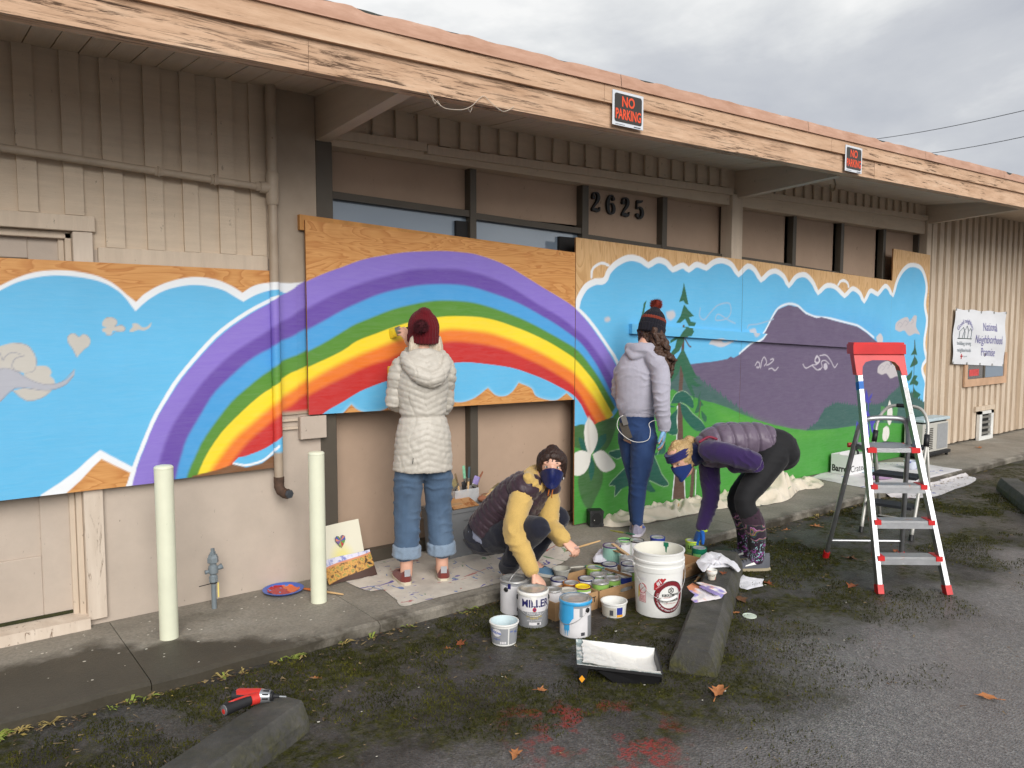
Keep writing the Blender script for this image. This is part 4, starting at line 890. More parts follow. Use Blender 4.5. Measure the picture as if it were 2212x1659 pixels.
# ================================================================== PAINT CANS
def can(name, label, pos, r, h, body, lid=None, rimc=None, group=None, bands=(), texts=(), opened=None, rot=0.0):
    """a lever-lid paint can: body, rolled rim, pressed lid; bands = (z0,z1,mat,a0,a1 | None)"""
    t = thing(name, label, 'paint can', pos, group=group); ca = camang(pos)+rot
    b_ = MB(); b_.lathe([(r*0.97, 0), (r, 0.004), (r, h-0.004), (r*1.0, h)], 28, cap=False); b_.lathe([(r*0.97, 0.001), (0.001, 0.0012)], 28, cap=False); b_.build('body', body, t, 35, world=False)
    b_ = MB(); b_.lathe([(r, h-0.007), (r*1.035, h-0.005), (r*1.045, h), (r*1.02, h+0.003), (r*0.95, h+0.001), (r*0.90, h-0.004)], 28, cap=False); b_.build('rim', rimc or STEEL, t, 'all', world=False)
    if opened:
        b_ = MB(); b_.lathe([(r*0.91, h-0.004), (r*0.92, h-0.025), (0.001, h-0.026)], 28, cap=False); b_.build('paint_surface', opened, t, 40, world=False)
    else:
        b_ = MB(); b_.lathe([(r*0.90, h-0.003), (r*0.86, h+0.003), (r*0.80, h+0.0035), (r*0.77, h-0.003), (r*0.40, h-0.003), (r*0.2, h-0.002), (0.001, h-0.0015)], 28, cap=False); b_.build('lid', lid or STEEL, t, 'all', world=False)
    for z0, z1, mt, a0, a1 in bands: cyl_patch(t, r, ca+a0, ca+a1, z0, z1, mt, 'label_band', 0.0006, 20)
    for s, size, mt, a, z, kw in texts: cyl_text(t, s, size, r, ca+a, z, mt, **kw)
    return t
def gallon_handle(t, r, h, a, sag, up=False, side=1):
    """wire bail hooked on two ears"""
    b_ = MB(); pts = []
    for k in range(25):
        u = k/24*PI; th = a+(u-PI/2)*1.0
        if up: q = Vector((r*1.05*math.cos(u)*math.cos(a+PI/2)+0.03*math.sin(u)*math.cos(a), r*1.05*math.cos(u)*math.sin(a+PI/2)+0.03*math.sin(u)*math.sin(a), h*0.78+r*1.15*math.sin(u)))
        else: q = Vector(((r*1.06)*math.cos(a+u-PI/2), (r*1.06)*math.sin(a+u-PI/2), h*0.78-sag*math.sin(u)))
        pts.append(q)
    b_.tube(pts, 0.0018, 6); b_.build('bail_handle', WIRE, t, 'all', world=False)
    for s in (-1, 1):
        c = Vector((r*1.005*math.cos(a+s*PI/2), r*1.005*math.sin(a+s*PI/2), h*0.78)); d = Vector((math.cos(a+s*PI/2), math.sin(a+s*PI/2), 0))
        b_ = MB(); b_.tube([c, c+d*0.004, c+d*0.007], [0.014, 0.014, 0.008], 14); b_.build('handle_ear', BPL, t, 'all', world=False)
def base_at(px, py, z, r):
    """centre of a round base whose nearest edge shows at the photo point"""
    g = G(px, py, z); d = Vector((g.x, g.y, 0)).normalized(); return g+d*r
GR, GH = 0.084, 0.192
p = base_at(1112, 1331, AS, GR)
t = can('paint_can', 'gallon paint can with white label and raised wire handle, behind the lettered can', p, GR, GH, GLAB, group='gallon paint cans', bands=[(0.006, 0.172, WLAB, -1.4, 0.62), (0.03, 0.05, BARC, 0.15, 0.42)])
gallon_handle(t, GR, GH, camang(p)+0.95, 0.0, True); cyl_patch(t, GR, camang(p)-0.5, camang(p)-0.28, 0.155, 0.185, NAVY, 'label_mark')
p = base_at(1151, 1358, AS, GR)
ca = camang(p)
t = can('paint_can', 'gallon paint can with big navy lettering over grey, white paint drips on its lid', p, GR, GH, GLAB, group='gallon paint cans', bands=[(0.092, 0.183, WLAB, -1.9, 1.9)],
        texts=[('MILLER', 0.058, NAVY, 0.20, 0.136, dict(bold=0.0016, sx=0.92)), ('Miller-Pro', 0.020, WLAB, 0.1, 0.083, {}), ('EXTERIOR LATEX', 0.011, YEL, 0.1, 0.066, {}), ('ACRYLIC', 0.011, YEL, 0.1, 0.056, {}), ('470-0-11 WHITE', 0.012, WLAB, 0.1, 0.043, {}) ])
cyl_patch(t, GR, ca-0.25, ca+0.55, 0.018, 0.034, WLAB); cyl_patch(t, GR, ca+0.28, ca+0.45, 0.020, 0.032, BARC, 'barcode', 0.0016)
cyl_patch(t, GR, ca-0.16, ca+0.26, 0.108, 0.190, WPNT, 'paint_drip', 0.003, 16, lambda u: (0.25+0.55*abs(2*u-1)**0.7, 1))
cyl_patch(t, GR, ca-0.02, ca+0.24, 0.093, 0.117, REDI, 'crest', 0.0018, 14, lambda u: (0.5-math.sqrt(max(0, .25-(u-.5)**2)), 0.5+math.sqrt(max(0, .25-(u-.5)**2)))); cyl_patch(t, GR, ca+0.045, ca+0.175, 0.099, 0.111, PURL, 'crest_centre', 0.0026, 10, lambda u: (0.5-math.sqrt(max(0, .25-(u-.5)**2)), 0.5+math.sqrt(max(0, .25-(u-.5)**2))))
gallon_handle(t, GR, GH, ca+0.05, 0.082)
b_ = MB(); b_.lathe([(GR*0.98, GH+0.004), (GR*1.05, GH+0.002), (GR*1.055, GH-0.012), (GR*1.01, GH-0.02)], 30, cap=False); b_.build('paint_skirt', WPNT, t, 'all', world=False)
p = base_at(1243, 1381, AS, GR); ca = camang(p)
t = can('paint_can', 'gallon paint can with bright blue paint run down its side', p, GR, GH, GLAB, group='gallon paint cans', bands=[(0.006, 0.118, WLAB, -1.9, 0.85), (0.118, 0.165, WLAB, 0.45, 1.2), (0.006, 0.165, WLAB, -0.45, 0.25), (0.016, 0.034, BARC, 0.35, 0.62)])
cyl_patch(t, GR, ca-1.6, ca-0.12, 0.07, GH-0.002, BLUP, 'blue_paint_run', 0.002, 30, lambda u: (0.28*max(0, (u-0.62)/0.38)**1.0+0.05*math.sin(u*21)*(u > .2)+0.02, 1)); cyl_patch(t, GR, ca-0.78, ca-0.38, 0.004, 0.09, BLUP, 'blue_drip', 0.0018, 18, lambda u: (0.5*abs(math.sin(u*9.0)), 1))
b_ = MB(); b_.lathe([(GR*1.03, GH+0.0045), (GR*1.06, GH+0.001), (GR*1.06, GH-0.010), (GR*1.012, GH-0.016)], 30, cap=False); b_.build('paint_skirt', BLUP, t, 'all', world=False)
gallon_handle(t, GR, GH, ca-0.75, 0.075)
# quarts
QR, QH = 0.0505, 0.118
def R2_(x, y): return ((2150+x/4.1475)*0.5486, (2050+y/4.1475)*0.5486)
BLET = dict(bold=0.0012)
quarts = [ # lid centre in photo, base z, body, rim, lid, label, bands, texts, open
 (R2_(210,955), AS, WLAB, NAVY, None, 'white quart paint can with navy rim, set apart at the corner of the carton', (), ()),
 (R2_(415,1015), AS, ORG, ORG, None, 'quart paint can with orange-brown rim between white cans', (), ()),
 (R2_(115,1125), AS+0.02, WLAB, STEEL, None, 'quart paint can with pinkish smears on its lid by the reaching hand', (), ()),
 (R2_(360,1135), AS+0.012, WLAB, STEEL, OFFW, 'quart paint can with whitish smeared lid behind the blue-streaked gallon can', (), ()),
 (R2_(595,1075), AS+0.012, GRNL, M('maroon_rim', srgb(110, 50, 60), 0.5), YEL, 'quart paint can with bright yellow lid', [(0.02, 0.10, WLAB, -0.3, 1.3)], ()),
 (R2_(660,945), AS, WLAB, NAVY, None, 'white quart paint can with navy rim beside the yellow-lidded can', (), ()),
 (R2_(890,1000), AS, GRNL, STEEL, None, 'green labelled quart paint can lettered LLE in front row of carton', [(0.02, 0.082, WLAB, 0.1, 1.1)], [('MILLER', 0.036, BLKI, -0.42, 0.07, BLET)]),
 (R2_(855,880), AS, GRNL, STEEL, None, 'green labelled quart paint can with brown smear on the lid, middle of carton', (), ()),
 (R2_(1085,935), AS, GRNL, STEEL, None, 'green labelled quart paint can with last letter R showing, beside blue can', [(0.02, 0.085, WLAB, 0.1, 0.9)], [('MILLER', 0.036, BLKI, -0.85, 0.07, BLET)]),
 (R2_(790,765), AS, GRNL, M('lime_rim', srgb(176, 190, 90), 0.5), None, 'green labelled quart paint can with lime rim in the back row of the carton', [(0.02, 0.085, WLAB, 0.25, 1.1)], [('MILLER', 0.036, BLKI, -0.6, 0.06, BLET)]),
 (R2_(1035,710), AS, WLAB, NAVY, None, 'white quart paint can with navy rim and pale smeared lid beside the crumpled rag', (), ()),
 (R2_(1045,818), AS, GRNL, STEEL, None, 'green labelled quart paint can under the long crusted brush', (), ()),
 (R2_(1268,885), AS, BLUL, STEEL, WPNT, 'blue labelled quart paint can with white lid under the crusted brush tip', [(0.015, 0.075, WLAB, -1.2, 1.2)], ()),
 (R2_(1325,605), AS, WLAB, STEEL, None, 'white quart paint can with scuffed lid close behind the big bucket', (), ()),
 (R2_(1352,705), AS, WLAB, NAVY, None, 'white quart paint can with navy lettering tucked beside the big bucket', (), [('LA', 0.036, NAVY, -0.3, 0.06, BLET)]),
 (R2_(1375,800), AS, GRNL, STEEL, None, 'quart paint can half hidden behind the big bucket', (), ()),
 (R2_(1260,352), 0.0, WLAB, STEEL, None, 'white quart paint can with shiny lid behind the stirring sticks', (), ()),
 (R2_(1478,322), 0.0, WLAB, BLKI, None, 'quart paint can with dark rim in front of the grey running shoe', (), ()),
]
R4_ = lambda x, y: ((2600+x/3.687)*0.5486, (2050+y/3.687)*0.5486); R3_ = lambda x, y: ((2400+x/4.1475)*0.5486, (2080+y/4.1475)*0.5486)
quarts += [
 (R3_(785,150), 0.0, BLUL, BLUL, None, 'blue quart paint can by the running shoe', [(0.02, 0.07, WLAB, -0.5, 0.4)], ()),
 (R4_(470,290), AS, GRNL, M('lime_paint', srgb(200, 220, 40), 0.4), None, 'lime-rimmed quart paint can lettered LER under the gloved hand', [(0.075, 0.105, M('lime_paint'), 0.2, 1.4)], [('LER', 0.036, BLKI, -0.15, 0.078, BLET), ('COLOR', 0.016, WLAB, -0.25, 0.034, {}), ('SAMPLER', 0.012, WLAB, -0.25, 0.018, {})]),
 (R4_(565,395), AS, TEALP, TEALP, None, 'dark green quart paint can with pale scrawl on its side by the gloved hand', [(0.03, 0.085, LGREEN, -0.9, 0.25)], ()),
 ((1350.0, 1166.0), 0.0, LGREEN, LGREEN, None, 'green paint-coated open quart can with a brush laid across', (), ()),
]
LIDS = {}
for (lx, ly), zb, body, rimc, lid, label, bands, texts in quarts:
    g = G(lx, ly, zb+QH); op = BRNP if 'pinkish' in label else (TEALP if 'coated open' in label else None)
    LIDS[label] = g
    can('paint_can', label, (g.x, g.y, zb+0.001), QR, QH, body, lid, rimc, 'quart paint cans', bands, texts, None if 'pinkish' in label else op)
g = G(*R2_(130, 1215), AS+0.075); can('paint_can', 'open quart can of brown paint in the front corner of the carton', (g.x, g.y, AS+0.004), QR*1.12, 0.095, OFFW, None, BRNP, 'quart paint cans', (), (), BRNP)
g = G(*R2_(1075, 425), 0.0+0.10); can('paint_can', 'taller pale green can with purple rim under the stirring sticks', (g.x, g.y, AS+0.004), 0.060, 0.165, M('mint_label', srgb(150, 196, 180), 0.5), None, PURL, 'quart paint cans', [(0.0, 0.06, M('pale_blue_label', srgb(176, 200, 216), .5), 0.2, 1.2)], ())

# ================================================================== CARTONS
def carton(label, c, w_, d_, h_, rz, hole=True, texts=()):
    t = thing('cardboard_carton', label, 'carton', (c[0], c[1], AS), rz, 'cardboard cartons holding paint cans')
    b_ = MB(); b_.box((-w_/2, -d_/2, 0.0005), (w_/2, d_/2, 0.004)); b_.build('base', CARD, t, world=False)
    th = 0.005
    for nm, a, c2 in (('side', (-w_/2, -d_/2, 0.004), (-w_/2+th, d_/2, h_)), ('side', (w_/2-th, -d_/2, 0.004), (w_/2, d_/2, h_)), ('back', (-w_/2+th, d_/2-th, 0.004), (w_/2-th, d_/2, h_))):
        b_ = MB(); b_.box(a, c2); b_.build('side_panel', CARD, t, world=False)
    b_ = MB()          # front wall, with a hand hole cut through when wanted
    if hole:
        hx, hz0, hz1 = 0.055, h_*0.52, h_*0.78; nn_ = 10
        ring = [(hx*math.cos(a), (hz0+hz1)/2+(hz1-hz0)/2*math.sin(a)) for a in [2*PI*k/16 for k in range(16)]]
        ring = [(max(-hx, min(hx, x*1.35)), z) for x, z in ring]
        outer = []
        for x, z in ring:
            zc = (hz0+hz1)/2; dx, dz = x/hx, (z-zc)/((hz1-hz0)/2); m_ = max(abs(dx), abs(dz)); outer.append((dx/m_*hx*1.2, zc+dz/m_*(hz1-hz0)*0.7))
        for y in (-d_/2, -d_/2+th):
            k = len(b_.v); b_.add([(x, y, z) for x, z in ring]+[(x, y, z) for x, z in outer], [(i, (i+1)%16, 16+(i+1)%16, 16+i) for i in range(16)])
        b_.add([(x, y, z) for y in (-d_/2, -d_/2+th) for x, z in ring], [(i, (i+1)%16, 16+(i+1)%16, 16+i) for i in range(16)])
        zlo, zhi, xo = min(z for _, z in outer), max(z for _, z in outer), hx*1.2
        b_.box((-w_/2+th, -d_/2, 0.004), (-xo, -d_/2+th, h_)); b_.box((xo, -d_/2, 0.004), (w_/2-th, -d_/2+th, h_)); b_.box((-xo, -d_/2, 0.004), (xo, -d_/2+th, zlo)); b_.box((-xo, -d_/2, zhi), (xo, -d_/2+th, h_))
    else: b_.box((-w_/2+th, -d_/2, 0.004), (w_/2-th, -d_/2+th, h_))
    b_.build('front_panel', CARD, t, world=False)
    for s, size, x, z, mt, bold in texts: flat_text(t, s, size, (x, -d_/2, z), (1,0,0), (0,0,1), mt, bold, world=False)
    return t
RZC = math.atan2(0.487, 0.874)-R(6)
c1 = G(1322, 1292, AS)
g0 = G(1340, 1300, AS)
carton('open cardboard carton with a hand hole, packed with green quart cans', (3.395, 3.42), 0.455, 0.36, 0.10, 0.0, True)
tA = carton('small cardboard carton lettered PAINT beside the blue-streaked can', (2.987, 3.345), 0.33, 0.215, 0.105, 0.0, False, [('PAINT', 0.045, 0.085, 0.060, BLKI, 0.001)])
tB = carton('empty cardboard carton lid behind the bucket beside the wheel stop', (4.0, 3.385), 0.40, 0.20, 0.085, R(6), True)
b_ = MB(); b_.box((-0.11, -0.112, 0.025), (-0.05, -0.1105, 0.075)); b_.build('label_patch', WLAB, tA, world=False)

# ================================================================== BUCKET
p = base_at(1421, 1337, AS, 0.128); ca = camang(p)
bk = thing('plastic_bucket', 'big white plastic pail with red round emblem and wire handle beside the wheel stop', 'bucket', p)
BR = lambda z: 0.128+0.017*z/0.37
prof = [(0.120, 0.0), (0.127, 0.005), (BR(0.26), 0.262), (0.1445, 0.264), (0.146, 0.290), (0.1405, 0.293), (0.141, 0.312), (0.1475, 0.315), (0.1480, 0.326), (0.1425, 0.330), (0.1440, 0.362), (0.1485, 0.365), (0.1485, 0.372), (0.1400, 0.373)]
b_ = MB(); b_.lathe(prof, 48, cap=False); b_.lathe([(0.12, 0.0005), (0.001, 0.0006)], 48, cap=False); b_.build('body', WPL, bk, 30, world=False)
b_ = MB(); b_.lathe([(0.1400, 0.3725), (0.1385, 0.33), (0.124, 0.01), (0.001, 0.011)], 48, cap=False); b_.build('inside', M('bucket_inside', srgb(226, 224, 212), 0.5, 0.06, 10), bk, 40, world=False)
cyl_patch(bk, -0.1375, ca-0.42+0.0, ca-0.20, 0.27, 0.371, TEALP, 'green_drip', 0.0, 12, lambda u: (0.75-0.75*math.exp(-((u-.5)/.13)**2), 1))
# emblem: red ring, white field
EA, EZ, ER = ca+0.52, 0.127, 0.093
def disc(r0, r1, mt, nm, lift, squash=1.0):
    b2_ = MB(); V = []; F = []; n_ = 40
    for k in range(n_):
        a = 2*PI*k/n_
        for rr in (r0, r1):
            x, z = rr*math.cos(a), rr*math.sin(a)*squash; th = EA+x/BR(EZ+z); V.append(((BR(EZ+z)+lift)*math.cos(th), (BR(EZ+z)+lift)*math.sin(th), EZ+z))
    F = [(2*k, 2*k+1, 2*((k+1) % n_)+1, 2*((k+1) % n_)) for k in range(n_)]
    b2_.add(V, F); return b2_.build(nm, mt, bk, world=False)
disc(0.066, 0.0905, DRED, 'emblem_ring', 0.0010); disc(0.0905, 0.094, BLKI, 'emblem_outline', 0.0011); disc(0.063, 0.066, WLAB, 'emblem_inner_line', 0.0013)
def emb(s, size, dx, dz, mt, bold=0.0, arc=None, tilt=0.0, sx=1.0): cyl_text(bk, s, size, BR(EZ+dz), EA+dx/0.134, EZ+dz, mt, bold, sx, tilt, arc=arc, lift=0.0016)
emb('ALL · PURPOSE', 0.019, 0, 0, WLAB, 0.0006, (0.0715, 1)); emb('OVER 300 YEARS OF EXCELLENCE', 0.0125, 0, 0, WLAB, 0.0003, (0.079, -1)); emb('OOOOO', 0.019, 0, 0, WLAB, 0.0, (0.0715, 1), R(78))
emb('Soy Sauce', 0.026, 0.004, -0.018, BLKI, 0.0005); emb('KIKKOMAN', 0.020, 0.004, 0.010, BLKI, 0.0006); emb('TRADITIONALLY BREWED', 0.0075, 0.004, -0.003, REDI); emb('5 GALLONS (18.9 L)', 0.0085, 0.004, -0.038, REDI)
b_ = MB(); V = []; 
for rr in (0.019, 0.014):
    for k in range(6):
        a = PI/6+PI/3*k; x, z = rr*math.cos(a), rr*math.sin(a)+0.037; th = EA+0.004/0.134+x/0.134; V.append((BR(EZ+z)*math.cos(th)*1.012, BR(EZ+z)*math.sin(th)*1.012, EZ+z))
b_.add(V, [(k, (k+1) % 6, 6+(k+1) % 6, 6+k) for k in range(6)]); b_.build('hexagon_mark', BLKI, bk, world=False); emb('X', 0.022, 0.004, 0.037, BLKI, 0.001)
cyl_patch(bk, BR(0.20), ca-0.17, ca+0.36, 0.168, 0.238, REDI, 'corner_ribbon', 0.0012, 18, lambda u: (max(0.0, min(1.0, u*1.25-0.25)) if True else 0, min(1.0, 0.52+u*1.25)))
cyl_text(bk, '#1', 0.030, BR(0.2), ca+0.04, 0.211, WLAB, 0.001, 1.0, 0.62, lift=0.0022); cyl_text(bk, 'AMERICA\'S FAVORITE', 0.008, BR(0.2), ca+0.13, 0.198, WLAB, 0, 1.0, 0.62, lift=0.0022)
cyl_patch(bk, BR(0.10), ca-0.92, ca-0.54, 0.085, 0.235, REDI, 'warning_sticker', 0.0010, 10); cyl_patch(bk, BR(0.10), ca-0.905, ca-0.555, 0.088, 0.205, M('pale_pink_label', srgb(240, 214, 214), .5), 'warning_panel', 0.0016, 10)
cyl_text(bk, 'AVISO', 0.019, BR(0.2), ca-0.70, 0.220, WLAB, 0.0004, lift=0.0024)
for k in range(5): cyl_patch(bk, BR(0.1), ca-0.88, ca-0.58, 0.094+0.007*k, 0.097+0.007*k, REDI, 'small_print', 0.0022, 6)
b_ = MB(); pts = []
for k in range(24): a = 2*PI*k/24; th = ca-0.70+0.026*math.cos(a)/0.134; pts.append(((BR(.16)+0.002)*math.cos(th), (BR(.16)+0.002)*math.sin(th), 0.165+0.028*math.sin(a)))
b_.tube(pts, 0.0016, 5, closed=True); b_.tube([pts[3], pts[15]], 0.0016, 5); b_.build('warning_symbol', REDI, bk, world=False)
cyl_patch(bk, BR(0.1), ca-0.97, ca-0.86, 0.10, 0.19, M('yellow_smear', srgb(216, 204, 90), 0.5), 'paint_smear', 0.0026, 8, lambda u: (0.2*u, 1-0.3*u))
b_ = MB(); pts = []
for k in range(29):
    u = k/28*PI; pts.append(Vector((0.150*math.cos(ca+0.30+u-PI/2), 0.150*math.sin(ca+0.30+u-PI/2), 0.292-0.175*math.sin(u))))
b_.tube(pts, 0.0019, 6); hd = b_.build('bail_handle', WIRE, bk, 'all', world=False)
b_ = MB(); b_.tube(pts[12:19], 0.009, 10); b_.build('grip', WPL, hd, 'all', world=False)
for s in (-1, 1):
    a = ca+0.30+s*PI/2; b_ = MB(); b_.tube([(0.143*math.cos(a), 0.143*math.sin(a), 0.285), (0.152*math.cos(a), 0.152*math.sin(a), 0.285)], 0.012, 12); b_.build('handle_ear', WPL, bk, world=False)

# ================================================================== PLASTIC TUBS
def tub(label, p, r0, r1, h, mat, group, inside=None, rimh=0.008):
    t = thing('plastic_tub', label, 'tub', p, group=group)
    b_ = MB(); b_.lathe([(r0*0.93, 0), (r0, 0.004), (r1, h-rimh), (r1*1.06, h-rimh), (r1*1.075, h-rimh*0.4), (r1*1.05, h), (r1*0.97, h)], 32, cap=False); b_.lathe([(r0*0.93, 0.0006), (0.001, 0.0007)], 32, cap=False); b_.build('body', mat, t, 35, world=False)
    b_ = MB(); b_.lathe([(r1*0.97, h), (r0*0.96, 0.006), (0.001, 0.007)], 32, cap=False); b_.build('inside', inside or WPL, t, 35, world=False)
    return t
p = base_at(1089, 1398, AS, 0.064); ca = camang(p)
t = tub('grey-labelled white tub standing alone at the edge of the moss', p, 0.063, 0.073, 0.118, WPL, None, M('tub_inside', srgb(206, 222, 226), 0.4))
Rm = lambda z: 0.063+0.010*z/0.118
for a0, a1 in ((-1.5, 0.30), (0.40, 1.5)): cyl_patch(t, Rm(0.012), ca+a0, ca+a1, 0.012, 0.098, GLAB, 'label', 0.0006, 18, None, Rm(0.098))
cyl_patch(t, Rm(0.055), ca-1.0, ca-0.22, 0.054, 0.094, WLAB, 'oval_mark', 0.0016, 20, lambda u: (0.5-math.sqrt(max(0, .25-(u-.5)**2)), 0.5+math.sqrt(max(0, .25-(u-.5)**2))), Rm(0.094))
BLI = M('blue_ink', srgb(44, 84, 176), 0.5); cyl_text(t, 'PHILADELPHIA', 0.017, Rm(0.074), ca-0.72, 0.075, BLI, 0.0004, 0.62, R(-8), lift=0.0024); cyl_text(t, 'original', 0.014, Rm(0.04), ca-0.62, 0.040, BLI, 0, lift=0.0014); cyl_text(t, 'PHIL', 0.016, Rm(0.074), ca+0.98, 0.074, BLI, 0.0003, 0.7, lift=0.0014)
cyl_patch(t, Rm(0.04), ca+0.45, ca+0.72, 0.052, 0.088, M('pale_blue_label'), 'shield_mark', 0.0014, 8); cyl_text(t, 'NO', 0.010, Rm(.07), ca+0.585, 0.08, BLI, 0.0003, lift=0.002)
for k in range(4): cyl_patch(t, Rm(0.02), ca-0.32+0.13*k, ca-0.23+0.13*k, 0.016, 0.028, WLAB, 'recycling_mark', 0.0014, 4)
p = base_at(1326, 1337, AS, 0.068); ca = camang(p)
t = tub('short white tub with blue and yellow label in front of the carton', p, 0.066, 0.072, 0.085, WPL, None)
cyl_patch(t, 0.068, ca-1.3, ca+0.18, 0.010, 0.062, OFFW, 'label', 0.0008, 16, None, 0.0705); cyl_patch(t, 0.068, ca+0.24, ca+0.75, 0.022, 0.064, BLUL, 'label', 0.0010, 10, None, 0.071); cyl_patch(t, 0.067, ca+0.24, ca+0.8, 0.008, 0.022, M('amber_ink', srgb(236, 170, 50), .5), 'label', 0.0012, 10, None, 0.068); cyl_patch(t, 0.069, ca-0.35, ca-0.05, 0.018, 0.05, BARC, 'barcode', 0.0016, 8)
g = G(*R2_(250, 775), 0.075); p = (g.x, g.y, 0.0)
t = tub('grey paint-crusted tub with a brush resting on its rim', p, 0.036, 0.055, 0.075, M('crusted_grey', srgb(166, 166, 160), 0.7, 0.15, 20, 0.4, 60), None, M('crusted_wash', srgb(182, 180, 168), 0.7, .12, 16, .4, 50), 0.006)
g = G(*R4_(745, 870), 0.052); p = base_at(*R4_(745, 872), 0.065, 0.03)
t = tub('stack of small white yogurt pots with peach smears on the wheel stop', (p.x, p.y, 0.064), 0.022, 0.030, 0.060, M('pot_plastic', srgb(226, 220, 206), 0.45, 0.08, 30, stain=srgb(226, 150, 130), stain_s=26, stain_lo=0.55, stain_hi=0.62), None)
for k in range(3):
    b_ = MB(); b_.lathe([(0.0295+0.0005*k, 0.040+0.006*k), (0.0325, 0.041+0.006*k), (0.0325, 0.044+0.006*k), (0.030, 0.045+0.006*k)], 24, cap=False); b_.build('rim', WPL, t, 'all', world=False)
cyl_text(t, 'yobaad', 0.012, 0.0265, camang(p), 0.030, BLKI, 0, lift=0.002)

# ================================================================== BRUSHES
def brush(label, a, b2, wd=0.03, hl=None, handle=None, bris=None, group=None, ferr=None, frac=(0.62, 0.76), flat=(0, 0, 1)):
    """brush from handle tip a to bristle tip b2"""
    a, b2 = Vector(a), Vector(b2); d = b2-a; L = d.length; d.normalize(); s = d.cross(Vector(flat)).normalized(); n_ = s.cross(d)
    t = thing('paint_brush', label, 'paint brush', a, group=group)
    def loft(nm, us, ws, ts, mt):
        b_ = MB(); rows = []
        for u, w_, th in zip(us, ws, ts): rows.append([d*(u*L)+s*(w_/2*math.cos(q)*1.0)+n_*(th/2*math.sin(q)) for q in [2*PI*k/12 for k in range(13)]])
        b_.grid(rows); k0 = len(b_.v); b_.add(rows[0][:12], [tuple(range(11, -1, -1))]); b_.add(rows[-1][:12], [tuple(range(12))]); return b_.build(nm, mt, t, 'all', world=False)
    f0, f1 = frac
    loft('handle', [0, 0.03, 0.25, 0.45, f0-0.06, f0], [0.008, 0.013, 0.012, 0.018, 0.014, wd*0.85], [0.006, 0.009, 0.011, 0.013, 0.011, 0.011], handle or WOODH)
    loft('ferrule', [f0, f0+0.01, f1], [wd*0.9, wd, wd], [0.012, 0.013, 0.013], ferr or FERR)
    loft('bristles', [f1, f1+(1-f1)*0.5, 0.98, 1.0], [wd*0.97, wd*1.08, wd*1.02, wd*0.8], [0.013, 0.014, 0.007, 0.003], bris or BRIS)
    return t
def lidp(x, y, z): g = G(*R2_(x, y), z); return g
brush('long brush with teal handle and crusted bristles lying across the quart cans', lidp(800, 735, 0.075), lidp(1395, 915, 0.078), 0.026, bris=M('crusted_bristle', srgb(128, 96, 62), 0.85, .3, 40, .6, 120), handle=M('teal_handle', srgb(120, 176, 160), 0.5, .15, 30), frac=(0.3, 0.42), ferr=M('crusted_bristle'))
brush('thin brush with pale handle and green tip laid over the grey tub', lidp(395, 768, 0.078), lidp(690, 745, 0.05), 0.016, bris=TEALP, handle=OFFW, frac=(0.7, 0.78))
brush('brush with yellow-green handle laid across the open green can', lidp(1050, 160, 0.03), lidp(1440, 228, 0.135), 0.022, bris=TEALP, handle=M('olive_handle', srgb(196, 196, 90), 0.5, .2, 30), frac=(0.62, 0.72))
brush('purple-tipped brush lying on the stained white rag', G(*R4_(455, 885), 0.075), G(*R4_(840, 1075), 0.085), 0.034, bris=M('violet_bristle', srgb(150, 136, 190), 0.8, .2, 60, .4, 120), handle=BPL, frac=(0.38, 0.52), ferr=M('violet_ferrule', srgb(160, 140, 200), .4))
for i, (xa, ya, xb, yb) in enumerate(((440, 840, 640, 770), (500, 890, 600, 780))):
    brush(('black handled brush lying beside the wheel stop', 'wooden handled brush lying beside the wheel stop')[i], G(*R4_(xa, ya), AS+0.02), G(*R4_(xb, yb), AS+0.03), 0.022, handle=(BPL, WOODH)[i])
sp_ = MB(); a, b2 = G(*R2_(1085, 375), 0.115), G(*R2_(1345, 560), 0.10); sp_.bar(a, b2, 0.022, 0.005); o = sp_.solo('stir_stick', M('stick_wood', srgb(212, 178, 136), .7, .1, 20), 'flat pale wooden stirring stick leaning across the cans behind the bucket', 'stir stick')
sp_ = MB(); a, b2 = G(*R2_(1040, 450), 0.095), G(*R2_(1300, 545), 0.085); sp_.bar(a, b2, 0.034, 0.004); sp_.solo('carton_flap', CARD, 'loose strip of cardboard lying under the stirring stick', 'cardboard strip')
brush('wood brush with paint-stained handle lying on walkway behind the bollard', G(*(2150/3*0+745, 1106+170*0+ 150+1), 0.012) if False else G(742, 1284, 0.012), G(655, 1271, 0.014), 0.02, handle=WOODH, bris=M('orange_bristle', srgb(214, 120, 60), .7, .2, 40))

# ================================================================== RAGS
def rag(label, pts, zb, amp, mat, seed, group='rags by the wheel stop', drape=None, res=22):
    """crumpled cloth filling a photo-traced outline on the ground; every fold is real relief"""
    P = [G(x, y, zb) for x, y in pts]; c = sum(P, Vector())/len(P); n_ = len(P); rows = []
    for k in range(9):
        f = k/8; row = []
        for i in range(res*2+1):
            u = (i/(res*2))*n_; a = int(u) % n_; b2 = (a+1) % n_; w_ = u-int(u); e_ = P[a].lerp(P[b2], w_*w_*(3-2*w_)); q = c.lerp(e_, f**0.8)
            nz = mnoise.fractal((q.x*11+seed, q.y*11, seed*1.7), 0.8, 2.1, 4); rid = abs(mnoise.noise((q.x*16+seed, q.y*13+seed, 3)))
            ed = 1-f**4
            z = zb+0.004+amp*(0.35+0.55*nz+0.6*(0.4-rid))*(0.25+0.75*ed)
            if drape: z = max(drape(q.x, q.y)+0.004, z) if f > 0.2 else z
            row.append((q.x, q.y, max(z, (drape(q.x, q.y) if drape else zb)+0.0025)))
        rows.append(row)
    b_ = MB(); b_.grid(rows); return b_.solo('cloth_rag', mat, label, 'rag', group, 'all')
